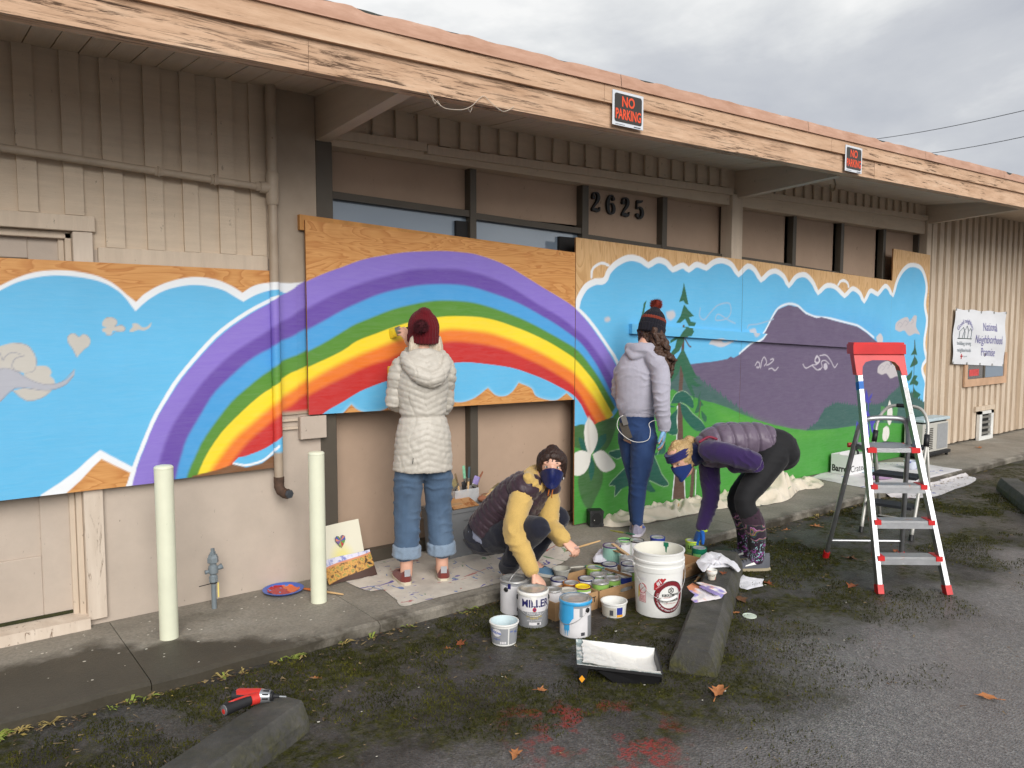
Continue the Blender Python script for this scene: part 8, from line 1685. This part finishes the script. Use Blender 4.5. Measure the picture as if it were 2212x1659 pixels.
brush('angled paint brush loaded with yellow, held against the rainbow', J(895, 703, 5.03), bt, .058, handle=BPL, bris=M('yellow_loaded', srgb(226, 196, 50), .5, .15, 40), frac=(.48, .66), flat=(.6, .8, 0))
b_ = MB(); q = J(852, 803, 5.04); b_.bbox((q.x-.035, q.y-.02, q.z-.035), (q.x+.05, q.y+.03, q.z+.035), .004); b_.solo('yellow_cup', M('yellow_tubcol', srgb(232, 200, 66), .5, .05), 'small yellow paint tub held in front of the pale coat', 'paint tub', base=q)

# ---------------------------------------------------------------- crouching person with face mask
o2_ = Vector((3.03, 3.82, 0.0)); p2 = thing('person', 'person in mustard hoodie, dark quilted vest and blue mask crouching over the cans', 'person', o2_)
j = {k: J(*v) for k, v in dict(pel=(1056, 1150, 5.02), chest=(1118, 1082, 4.92), neck=(1160, 1036, 4.85), head=(1192, 1010, 4.80), nhip=(1072, 1160, 4.92), nknee=(1160, 1142, 4.60), nfoot=(1096, 1236, 4.83), fhip=(1062, 1150, 5.12), fknee=(1205, 1118, 5.06), ffoot=(1148, 1214, 5.10), nsh=(1126, 1062, 4.76), nel=(1112, 1150, 4.60), nwr=(1150, 1238, 4.50), nh=(1178, 1268, 4.49), fsh=(1184, 1056, 4.98), fel=(1186, 1130, 4.90), fwr=(1216, 1166, 4.78), fh=(1240, 1186, 4.76)).items()}
ax = (j['fsh']-j['nsh']).normalized(); Mh2 = hmat(J(1206, 1018, 3.4)-j['head'], (0.05, 0, 1)); ftd = (J(1140, 1262, 4.70)-J(1085, 1250, 4.83)).normalized(); ftd.z = 0
near_t = [j['nhip'], j['nhip'].lerp(j['nknee'], .5), j['nknee']]; torso = [j['pel'], j['pel'].lerp(j['chest'], .5)+Vector((0, 0, .02)), j['chest'], j['chest'].lerp(j['neck'], .7), j['neck']]
def trousers(g, e=.09): return [ell([j['pel']+Vector((-.03, .02, -.02)), j['pel'], j['pel'].lerp(j['chest'], .35)], [.15+g, .165+g, .145+g], [.115+g, .13+g, .105+g], ax, 22)]+[ell([j[h], j[h].lerp(j[k], .45)+Vector((0, 0, .01)), j[k]], [.098+g, .088+g, .066+g], None, ax) for h, k in (('nhip', 'nknee'), ('fhip', 'fknee'))]+[ell([j[k], j[k].lerp(j[f], .4)+Vector((-.02, .02, 0)), j[f]+Vector((0, 0, e-.06))], [.062+g, .060+g, .046+g], None, ax) for k, f in (('nknee', 'nfoot'), ('fknee', 'ffoot'))]
body = trousers(-.015)+[ell([j['nfoot'], Vector((j['nfoot'].x, j['nfoot'].y, .03))+ftd*.08, Vector((j['nfoot'].x, j['nfoot'].y, .02))+ftd*.16], [.036, .036, .03], [.032, .022, .016], ax), ell([j['ffoot'], Vector((j['ffoot'].x, j['ffoot'].y, .02))+ftd*.14], [.036, .03], [.03, .018], ax),
    ell(torso+[j['neck'].lerp(j['head'], .6)], [.12, .12, .135, .10, .055, .05], [.09, .085, .10, .075, .055, .05], ax), ell([j['nsh'], j['nel'], j['nwr']], [.045, .038, .026]), ell([j['fsh'], j['fel'], j['fwr']], [.045, .038, .026])]+head(j['head'], Mh2)
body += hand(j['nwr'], j['nh']-j['nwr'], Vector((-.1, .3, -1)), -1, (.75, .8, .85, .95), (.6, .45, .5))+hand(j['fwr'], j['fh']-j['fwr'], Vector((.25, .35, -.9)), 1, (1.0, 1.15, 1.25, 1.35), (.7, .35, .55))
fuse(body, .005, 2, 'body', SKIN, p2)
fuse(trousers(.006), .009, 2, 'trousers', NAVYJ, p2, creased(.07, .009, 4., folds(.006, 9, .002, 24, 4.)))
HOOD = mat_fab('hoodie_mustard', srgb(206, 172, 100), .08, 240, .3, .9, .3)
slv = lambda a, e, w_, g=0: ell([j[a]+(ax*.03 if a == 'nsh' else -ax*.03), j[a].lerp(j[e], .3), j[e], j[e].lerp(j[w_], .5), j[e].lerp(j[w_], .9)], [.066+g, .070+g, .060+g, .054+g, .046+g], None, ax)
nk, hd_ = j['neck'], j['head']; bk2 = (Mh2 @ Vector((0, -1, 0)))
hood = [ell([nk+ax*-.085+bk2*-.05, nk+ax*-.075+bk2*.05+Vector((0, 0, .02)), nk+bk2*.105+Vector((-.01, 0, .03)), nk+ax*.075+bk2*.05+Vector((0, 0, .02)), nk+ax*.085+bk2*-.05], [.044, .054, .058, .054, .044], [.036, .044, .048, .044, .036], (0, 0, 1)), ell([nk+ax*-.08+bk2*-.05, nk+bk2*-.085+Vector((0, 0, -.045)), nk+ax*.08+bk2*-.05], [.036]*3, [.030]*3, (0, 0, 1))]
fuse([slv('nsh', 'nel', 'nwr'), slv('fsh', 'fel', 'fwr'), ell(torso, [.10, .12, .14, .115, .07], [.08, .09, .105, .085, .065], ax)]+hood, .008, 2, 'hoodie', HOOD, p2, creased(.048, .011, 6., folds(.004, 9, .001, 40, 6.), (-.3, -.45, .84)))
for w_, e in (('nwr', 'nel'), ('fwr', 'fel')): fuse([ell([j[e].lerp(j[w_], .84), j[e].lerp(j[w_], 1.02)], [.044, .040], None, ax, 18, 3, (.1, .05))], .006, 1, 'hoodie_cuff', HOOD, p2, folds(.002, 60, .001, 90, 1.))
VST = mat_fab('vest_aubergine', srgb(54, 34, 46), .12, 260, .15, .5, .2, spec=.5); tax = np.array((j['neck']-j['pel']).normalized()); pel = np.array(j['pel']); axn = np.array(ax)
def quilt2(co): q = co-pel; u = q @ tax; s = q @ axn; w_ = u/.042+.35*np.sin(s*26); return .0075*(1-tri(w_)**4)-.004-.004*np.maximum(0, tri((s+.3*u)/.07)*7-6)+.004*vnoise(co, 16, 2., True)
fuse([ell([torso[0].lerp(torso[1], .15), torso[1], torso[2], torso[3], nk+bk2*.01], [.180, .180, .186, .148, .074], [.138, .132, .146, .118, .068], ax, 26, 4, (.1, .1)), ell([j['nsh'].lerp(nk, .55), j['nsh'].lerp(nk, .12)+Vector((0, 0, .006))], [.085, .090], None, ax), ell([j['fsh'].lerp(nk, .55), j['fsh'].lerp(nk, .12)+Vector((0, 0, .008))], [.082, .086], None, ax)], .0075, 2, 'quilted_vest', VST, p2, quilt2)
fuse([ell([torso[0]+Vector((0, 0, -.02)), torso[0].lerp(torso[1], .4)], [.17, .165], [.135, .125], ax, 22, 3, (.1, .1))], .009, 1, 'grey_shirt_hem', mat_fab('shirt_grey', srgb(128, 132, 150), .08), p2, folds(.004, 16, .002, 30, 3.))
T2 = lambda x, y, z: hd_+Mh2 @ Vector((x, y, z))
cap_ = [ell([T2(0, -.030, -.050), T2(0, -.024, .005), T2(0, -.012, .055), T2(0, -.004, .090), T2(0, -.006, .116)], [.082, .091, .091, .071, .036], [.084, .098, .108, .093, .047], Mh2.col[0], 24, 4, (.4, .6)), ell([T2(-.072, .030, .010), T2(-.060, .060, .046), T2(-.022, .085, .068), T2(.025, .085, .066), T2(.062, .060, .042), T2(.073, .030, .006)], [.018]*6, [.014]*6, Mh2.col[2]), ell([T2(.0, -.10, -.03), T2(-.01, -.135, -.06), T2(-.03, -.13, -.12)], [.04, .036, .018])]
fuse(cap_, .005, 2, 'hair', HDK, p2, folds(.004, 45, .002, 80, 3., (1, 1, .4)))
b_ = MB(); b_.tube([T2(-.052, .062, .075), T2(-.045, .035, .106)], .0028, 6); b_.build('hair_clip', M('clip_gold', srgb(206, 186, 140), .35, .05, metal=.6), p2)
face_bits(p2, hd_, Mh2, HDK); mask(p2, hd_, Mh2, mat_fab('velvet_blue', srgb(16, 28, 86), .6, 90, .4, .45, .1), M('loop_white', srgb(232, 232, 236), .7))
b_ = MB(); b_.tube([T2(-.01, .075, -.128), T2(-.006, .07, -.155), T2(-.004, .065, -.18)], .0035, 6); b_.tube([T2(.012, .075, -.128), T2(.018, .07, -.17)], .0035, 6); b_.build('hood_cord', M('cord_orange', srgb(196, 110, 40), .8), p2, 'all')
TRN = (mat_fab('slipon_blue', srgb(96, 134, 164), .1, 200, .3), M('sole_white', srgb(214, 214, 208), .7, .08)); fo = j['ffoot']; shoe(p2, Vector((fo.x, fo.y, .003))-ftd*.05, Vector((fo.x, fo.y, .003))+ftd*.20, TRN, .06, .043, .07); nf = j['nfoot']; shoe(p2, Vector((nf.x, nf.y, .003))-ftd*.03, Vector((nf.x, nf.y, .003))+ftd*.205, (NAVYJ, TRN[1]), .06, .042, .075)
brush('slender bare wood brush held in the crouching person\'s far hand', J(1297, 1168, 4.70), J(1222, 1190, 4.77), .010, handle=WOODH, bris=WOODH, ferr=M('pink_wash', srgb(206, 170, 160), .6), frac=(.6, .8))

# ---------------------------------------------------------------- standing person in grey hoodie
o3 = Vector((4.43, 4.03, 0.003)); f3 = Vector((.93, .37, 0)).normalized(); r3_ = math.atan2(f3.y, f3.x)-PI/2; P3 = lambda x, y, z: LX(o3, r3_, (x, y, z)); u3 = Matrix.Rotation(r3_+.22, 3, 'Z'); rt3 = u3 @ Vector((1, 0, 0)); fd3 = u3 @ Vector((0, 1, 0))
p3 = thing('person', 'person in grey hoodie, jeans and bobble hat standing at the fir tree panel', 'person', o3)
D3 = 6.0; k = {n_: J(*v) for n_, v in dict(pel=(1376, 935, 6.02), wai=(1376, 885, 6.0), ch=(1376, 810, 5.98), nk=(1390, 752, 5.98), hd=(1410, 712, 6.0), sr=(1424, 775, 5.86), er=(1430, 865, 5.80), wr=(1434, 930, 5.84), hr=(1434, 965, 5.88), sl=(1354, 775, 6.10), el=(1338, 850, 6.10), wl=(1380, 862, 6.30)).items()}
hips = [J(1392, 945, 5.95), J(1362, 945, 6.08)]; kn = [J(1380, 1045, 5.93), J(1374, 1045, 6.07)]; an = [J(1376, 1128, 5.97), J(1372, 1122, 6.08)]
leg3 = lambda g: [ell([h, h.lerp(q, .5)+fd3*.01, q, q.lerp(a, .5)-fd3*.015, a], [.100+g, .088+g, .064+g, .058+g, .044+g], None, fd3) for h, q, a in zip(hips, kn, an)]
Mh3 = hmat(Matrix.Rotation(r3_-.25, 3, 'Z') @ Vector((0, 1, -.35)))
body = leg3(-.014)+[ell([a, Vector((a.x, a.y, .03))+fd3*.02, Vector((a.x, a.y, .02))+fd3*.15], [.036, .036, .03], [.032, .028, .016], rt3) for a in an]+[ell([k['pel'], k['wai'], k['ch'], k['nk'], k['nk'].lerp(k['hd'], .55)], [.14, .125, .14, .06, .05], [.10, .09, .10, .06, .05], rt3), ell([k['sr']-rt3*.03+Vector((0, 0, -.03)), k['er'], k['wr']], [.04, .036, .026]), ell([k['sl'], k['el'], k['wl']], [.045, .038, .026])]+head(k['hd'], Mh3)+hand(k['wr'], Vector((0, .05, -1)), -rt3, -1, .5)+hand(k['wl'], rt3*.7+fd3*.6, Vector((0, 0, -1)), 1, 1.0)
fuse(body, .0055, 2, 'body', SKIN, p3)
fuse(leg3(-.003)+[ell([k['pel']+Vector((0, 0, -.03)), k['pel']+Vector((0, 0, .02)), k['wai']], [.140, .138, .128], [.116, .114, .102], rt3, 22, 3, (.3, .1))], .0085, 2, 'jeans', DEN2, p3, creased(.05, .007, 9., folds(.003, 9, .001, 30, 9.)))
GH3 = mat_fab('hoodie_grey', srgb(178, 176, 190), .06, 260, .3, .92, .3)
hd3 = [ell([k['wai']+Vector((0, 0, -.025)), k['wai']+Vector((0, 0, .035)), k['wai'].lerp(k['ch'], .5), k['ch'], k['ch'].lerp(k['nk'], .55), k['nk']+Vector((0, 0, -.01))], [.136, .152, .156, .160, .144, .082], [.108, .124, .126, .124, .104, .082], rt3, 26, 4, (.1, .2)), ell([k['sr']-rt3*.05, k['sr'].lerp(k['er'], .3), k['er'], k['er'].lerp(k['wr'], .6), k['wr']+Vector((0, 0, .03))], [.064, .068, .058, .052, .046], None, fd3), ell([k['sl']+rt3*.05, k['sl'].lerp(k['el'], .3), k['el'], k['el'].lerp(k['wl'], .6), k['wl']], [.064, .066, .058, .052, .046], None, fd3)]
nk3 = k['nk']; hd3 += [ell([nk3-rt3*.10+fd3*.05, nk3-rt3*.105-fd3*.03, nk3-rt3*.03-fd3*.10+Vector((0, 0, -.01)), nk3+rt3*.06-fd3*.085, nk3+rt3*.10+fd3*.02], [.034, .042, .05, .042, .032], [.026, .034, .04, .034, .026], (0, 0, 1)), ell([nk3-rt3*.05-fd3*.07, nk3-rt3*.02-fd3*.115+Vector((0, 0, -.05))], [.085, .07], [.032, .028], rt3)]
fuse(hd3, .008, 2, 'hoodie', GH3, p3, creased(.06, .010, 12., folds(.004, 8, .001, 40, 12.)))
fuse([ell([k['wai']+Vector((0, 0, -.045)), k['wai']+Vector((0, 0, .0))], [.136, .140], [.110, .114], rt3, 24, 3, (.05, .05))], .007, 1, 'hoodie_hem', GH3, p3, folds(.002, 70, .001, 90, 2.)); fuse([ell([k['wr']+Vector((0, 0, .055)), k['wr']+Vector((0, 0, -.004))], [.047, .042], None, fd3, 18, 3, (.1, .05))], .006, 1, 'hoodie_cuff', GH3, p3)
fuse(hand(k['wr']+Vector((0, 0, .012)), Vector((0, .05, -1)), -rt3, -1, .5, fat=1.22), .0045, 1, 'glove', M('glove_paleblue', srgb(126, 176, 214), .4, .06), p3)
T3 = lambda x, y, z: k['hd']+Mh3 @ Vector((x, y, z)); NV = mat_fab('knit_navy', srgb(28, 28, 38), .12, 150, .6, .95, .1); RB3 = mat_fab('knit_rust', srgb(130, 54, 38), .15, 150, .6, .95, .1)
fuse([ell([T3(0, -.012, -.035), T3(0, -.012, .02), T3(0, -.014, .07), T3(0, -.018, .12), T3(0, -.022, .155)], [.088, .092, .088, .068, .035], [.108, .112, .106, .082, .045], Mh3.col[0], 26, 4, (.1, .6))], .0055, 1, 'knit_hat', NV, p3, knit(k['hd'], Mh3, 34, .002))
fuse([ell([T3(0, -.012, -.040), T3(0, -.012, .022)], [.094, .097], [.114, .117], Mh3.col[0], 26, 3, (.05, .05))], .0055, 1, 'hat_brim', NV, p3, knit(k['hd'], Mh3, 34, .0025)); fuse([ell([T3(0, -.013, .062), T3(0, -.014, .088)], [.0915, .087], [.1105, .1045], Mh3.col[0], 26, 3, (.03, .03))], .0055, 1, 'hat_stripe', RB3, p3, knit(k['hd'], Mh3, 34, .002))
fuzz('pompom', T3(0, -.024, .196), .052, 1300, M('pompom_rust', srgb(128, 46, 32), .95, .3, 40), p3, .005, 4)
r8 = random.Random(12); cur = []
for q in range(46):
    x = r8.uniform(-.07, .09); y = r8.uniform(-.08, .03); L = r8.uniform(.20, .40); ph = r8.uniform(0, 6); dn = Vector((0, 0, -1)); p0 = T3(x, y, -.03); off = RT*r8.uniform(.0, .13)-FH*r8.uniform(.0, .13); pts = [p0+dn*(L*t)+off*t+Vector((math.cos(ph+t*13), math.sin(ph+t*13), 0))*.016*(.4+t) for t in [i/9 for i in range(10)]]; cur.append(ell(pts, [.016+.005*math.sin(i*2.1+ph) for i in range(9)]+[.006], None, rt3, 8, 2))
fuse(cur, .005, 0, 'curly_hair', mat_hair('hair_curly', (40, 26, 20), (92, 64, 48), (24, 24, 24)), p3, folds(.008, 42, .005, 80, 3.))
GRS = mat_fab('runner_grey', srgb(150, 146, 166), .1, 160, .4); BLT = M('blue_tick', srgb(70, 90, 190), .5)
for a in an: shoe(p3, Vector((a.x, a.y, .003))-fd3*.06, Vector((a.x, a.y, .003))+fd3*.21, (GRS, M('sole_pale', srgb(196, 190, 200), .7, .06)), .072, .043, .09, BLT)
b_ = MB(); pc = J(1357, 930, 5.915); b_.bar(J(1345, 912, 5.925), J(1358, 948, 5.91), .062, .006, (J(1350, 930, 5)-J(1350, 930, 6)).normalized()); b_.build('back_pocket', mat_fab('pocket_grey', srgb(78, 72, 64), .2, 90, .6), p3)
b_ = MB(); b_.bar(J(1346, 898, 5.915), J(1352, 918, 5.905), .040, .008, (J(1350, 930, 5)-J(1350, 930, 6)).normalized()); b_.solo('phone', M('phone_case', srgb(96, 92, 88), .3, .15), 'phone sticking out of the jeans pocket with a white cable', 'phone')
b_ = MB(); b_.tube([Vector(q) for q in cat_rom([J(1346, 897, 5.90), J(1336, 905, 5.90), J(1334, 925, 5.89), J(1352, 945, 5.875), J(1375, 955, 5.85), J(1400, 950, 5.83), J(1405, 930, 5.83), J(1402, 915, 5.84), J(1415, 908, 5.83), J(1424, 912, 5.83)], 4)], .0022, 6); b_.solo('white_cable', WPL, 'white charging cable looping from phone across the jeans', 'cable')
brush('thin brush with green-loaded tip held in front of the grey hoodie', J(1395, 872, 6.28), J(1458, 879, 6.22), .018, handle=OFFW, bris=TEALP, frac=(.55, .7))

# ---------------------------------------------------------------- bending person in the mauve vest
o4 = Vector((4.63, 3.25, AS+.003)); p4 = thing('person', 'person in mauve puffer vest and black leggings bending down to a paint can', 'person', o4)
q4 = {n_: J(*v) for n_, v in dict(hip=(1674, 968, 5.50), wai=(1625, 955, 5.48), ch=(1560, 962, 5.46), nk=(1515, 975, 5.46), hd=(1474, 990, 5.46), hn=(1668, 985, 5.40), hf=(1668, 985, 5.62), kn=(1608, 1082, 5.28), kf=(1592, 1078, 5.58), an=(1634, 1195, 5.33), af=(1608, 1182, 5.56), sn=(1530, 968, 5.28), en=(1632, 1000, 5.20), wn=(1585, 1008, 5.44), sf=(1532, 1000, 5.60), ef=(1535, 1075, 5.60), wf=(1517, 1143, 5.60), hf2=(1503, 1172, 5.61)).items()}
a4 = (q4['sf']-q4['sn']).normalized(); d4 = (q4['nk']-q4['hip']).normalized(); Mh4 = hmat(J(1452, 1006, 5.40)-J(1474, 986, 5.46), J(1466, 955, 5.46)-q4['hd']); ft4 = Vector((-.80, .60, 0))
leg4 = lambda g, z=.0: [ell([q4[h], q4[h].lerp(q4[k_], .45), q4[k_], q4[k_].lerp(q4[a], .45)-ft4*.03, q4[a]], [.112+g, .092+g, .066+g, .062+g, .044+g], None, a4) for h, k_, a in (('hn', 'kn', 'an'), ('hf', 'kf', 'af'))]
tor = [q4['hip'], q4['wai'], q4['ch'], q4['nk']]
body = leg4(-.014)+[ell([q4[a], Vector((q4[a].x, q4[a].y, AS+.03))+ft4*.02, Vector((q4[a].x, q4[a].y, AS+.02))+ft4*.15], [.036, .036, .03], [.032, .028, .016], a4) for a in ('an', 'af')]+[ell(tor+[q4['nk'].lerp(q4['hd'], .6)], [.15, .12, .135, .06, .05], [.11, .09, .105, .06, .05], a4), ell([q4['sn'].lerp(q4['ch'], .3), q4['sn'].lerp(q4['en'], .3), q4['en'], q4['wn']], [.03, .04, .036, .028]), ell([q4['sf'], q4['ef'], q4['wf']], [.045, .038, .026])]+head(q4['hd'], Mh4)+hand(q4['wf'], q4['hf2']-q4['wf'], Vector((.6, -.4, -.3)), 1, .45, (.5, .8, .2), 1.0, .12)+hand(q4['wn'], FH*.6+Vector((0, 0, .3)), Vector((.5, .3, -.2)), 1, .9, sc=.9)
fuse(body, .0055, 2, 'body', SKIN, p4)
fuse(leg4(.003)+[ell([q4['hip']+Vector((.03, -.02, -.03)), q4['hip'], q4['wai']], [.165, .168, .135], [.130, .135, .105], a4, 22)], .0085, 3, 'leggings', LEGG, p4, creased(.06, .003, 5., folds(.002, 9, .001, 30, 5.)))
def mat_sock():
    m, n, p_ = newmat('patterned_socks'); v = n.mapped(); sx_ = n.node('ShaderNodeSeparateXYZ', {0: v}); w_ = n.math('ADD', n.math('MULTIPLY', sx_.outputs['Z'], 22.0), n.math('MULTIPLY', n.noise(v, 14, 2, .5), 3.4)); b2 = n.math('FRACT', w_)
    c = n.ramp(b2, [(0.0, srgb(34, 20, 36)), (0.42, srgb(40, 22, 40)), (0.46, srgb(30, 96, 96)), (0.56, srgb(36, 30, 44)), (0.66, srgb(176, 150, 70)), (0.70, srgb(60, 30, 58)), (0.84, srgb(196, 130, 176)), (0.89, srgb(38, 22, 38))]); lo2 = n.fac(sx_.outputs['Z'], .20, .215)
    fl = n.fac(n.noise(n.mapped(loc=(3, 3, 1)), 26, 2, .5, 1.5), .56, .60); fl2 = n.fac(n.noise(n.mapped(loc=(8, 1, 4)), 30, 2, .5, 2.5), .60, .63); base = n.mix(fl, srgb(36, 18, 36), srgb(130, 60, 130)); base = n.mix(fl2, base, srgb(150, 190, 196)); c = n.mix(lo2, base, c); c = n.mix(n.fac(sx_.outputs['Z'], .315, .325), c, srgb(50, 28, 44)); setp(n, p_, base=c, rough=.9, sheen=.2, normal=n.bump(n.noise(v, 200, 2), .3, .003)); return m
SCK = mat_sock()
for k_, a in (('kn', 'an'), ('kf', 'af')): fuse([ell([q4[k_].lerp(q4[a], .22)-ft4*.012, q4[k_].lerp(q4[a], .5)-ft4*.031, q4[k_].lerp(q4[a], .8)-ft4*.018, q4[a]+Vector((0, 0, -.055))], [.072, .070, .056, .050], None, a4, 20, 4, (.05, .3))], .007, 1, 'sock', SCK, p4, folds(.003, 30, .002, 50, 7.))
PUR = mat_fab('fleece_purple', srgb(50, 30, 82), .12, 240, .3, .9, .4)
fuse([ell([q4['sn']+a4*.05, q4['sn'].lerp(q4['en'], .35), q4['en'], q4['en'].lerp(q4['wn'], .5), q4['wn']], [.070, .072, .064, .050, .044], None, a4), ell([q4['sf']-a4*.05, q4['sf'].lerp(q4['ef'], .4), q4['ef'], q4['ef'].lerp(q4['wf'], .5), q4['wf']+Vector((0, 0, .02))], [.070, .070, .058, .052, .044], None, a4), ell([q4['wai'], q4['ch'], q4['nk'], q4['nk'].lerp(q4['hd'], .35)], [.11, .135, .075, .066], [.09, .105, .075, .066], a4)], .008, 2, 'fleece_top', PUR, p4, creased(.05, .008, 2., folds(.003, 9, .001, 30, 2.), (.6, -.4, .6)))
fuse([ell([q4['nk'].lerp(q4['hd'], .12), q4['nk'].lerp(q4['hd'], .60)+Vector((0, 0, -.02))], [.072, .066], None, a4, 20, 3, (.2, .1))], .007, 1, 'neck_gaiter', mat_fab('gaiter_navy', srgb(24, 34, 72), .1), p4, folds(.005, 30, .002, 50, 1.))
VM = mat_fab('vest_mauve', srgb(104, 90, 108), .08, 260, .12, .45, .2, spec=.5); h4, dn4, an4 = np.array(q4['hip']), np.array(d4), np.array(a4); up4 = np.cross(dn4, an4)
def quilt4(co): q = co-h4; u = q @ dn4; s = np.arctan2(q @ up4, q @ an4); return .016*(1-tri(u/.088+.08*np.sin(s*3))**5)-.010-.006*np.maximum(0, tri(s/.95+.2*np.floor(u/.088+.5))*9-8)+.004*vnoise(co, 15, 4., True)
fuse([ell([q4['hip'].lerp(q4['wai'], .55), q4['wai'], q4['wai'].lerp(q4['ch'], .55), q4['ch'], q4['ch'].lerp(q4['nk'], .65), q4['nk'].lerp(q4['hd'], .05)], [.172, .165, .175, .175, .14, .098], [.135, .128, .140, .148, .125, .098], a4, 28, 4, (.06, .1))], .0075, 2, 'puffer_vest', VM, p4, quilt4)
fuse([ell([q4['sn']+Vector((0, 0, .06))-d4*.055+a4*-.0, q4['sn']+Vector((0, 0, .075))+d4*.0, q4['sn']+Vector((0, 0, .045))+d4*.06], [.009]*3, None, a4)], .004, 1, 'vest_lining', M('lining_crimson', srgb(128, 24, 54), .6, .1), p4)
T4 = lambda x, y, z: q4['hd']+Mh4 @ Vector((x, y, z))
fuse([ell([T4(0, -.030, -.055), T4(0, -.022, .0), T4(0, -.012, .055), T4(0, -.006, .095), T4(0, -.006, .120)], [.074, .083, .082, .060, .028], [.080, .094, .100, .080, .036], Mh4.col[0], 24, 4, (.4, .6)), ell([T4(0, -.085, .045), T4(0, -.125, .060), T4(0, -.150, .050)], [.030, .044, .030], [.026, .040, .028], Mh4.col[0]), ell([T4(.0, -.135, .075), T4(.0, -.165, .03), T4(.0, -.145, -.01)], [.02, .024, .012])], .005, 2, 'hair', HBL, p4, folds(.004, 45, .003, 70, 4.))
fuse([ell([T4(0, .012, .022), T4(0, .008, .075)], [.0845, .082], [.108, .1045], Mh4.col[0], 26, 3, (.04, .04))], .005, 1, 'headband', mat_fab('headband_indigo', srgb(36, 38, 98), .15, 200, .3), p4, lambda co: .003*np.sin(((co-np.array(q4['hd'])) @ np.array(Mh4.col[2]))*420))
face_bits(p4, q4['hd'], Mh4, HBL, True); mask(p4, q4['hd'], Mh4, mat_fab('mask_blue', srgb(24, 52, 118), .12, 220, .3), BPL)
fuse(hand(q4['wf']+Vector((0, 0, .012)), q4['hf2']-q4['wf'], Vector((.6, -.4, -.3)), 1, .45, (.5, .8, .2), 1.06, .12, 1.28), .0045, 1, 'glove', mat_fab('glove_blue', srgb(14, 92, 180), .15, 200, .3, .7), p4); fuse([ell([q4['wf']+Vector((.002, 0, .045)), q4['wf']+Vector((0, 0, -.012))], [.041, .039], None, a4, 18, 3, (.05, .05))], .005, 1, 'glove_cuff', mat_fab('cuff_lime', srgb(196, 226, 60), .1, 200, .3), p4, folds(.002, 60, .001, 80, 1.))
RUN = mat_fab('runner_charcoal', srgb(98, 100, 108), .15, 160, .5); SLT = M('sole_tan', srgb(176, 164, 136), .75, .12)
for a in ('an', 'af'): shoe(p4, Vector((q4[a].x, q4[a].y, AS+.002))-ft4*.088, Vector((q4[a].x, q4[a].y, AS+.002))+ft4*.20, (RUN, SLT), .082, .046, .112, WPL)
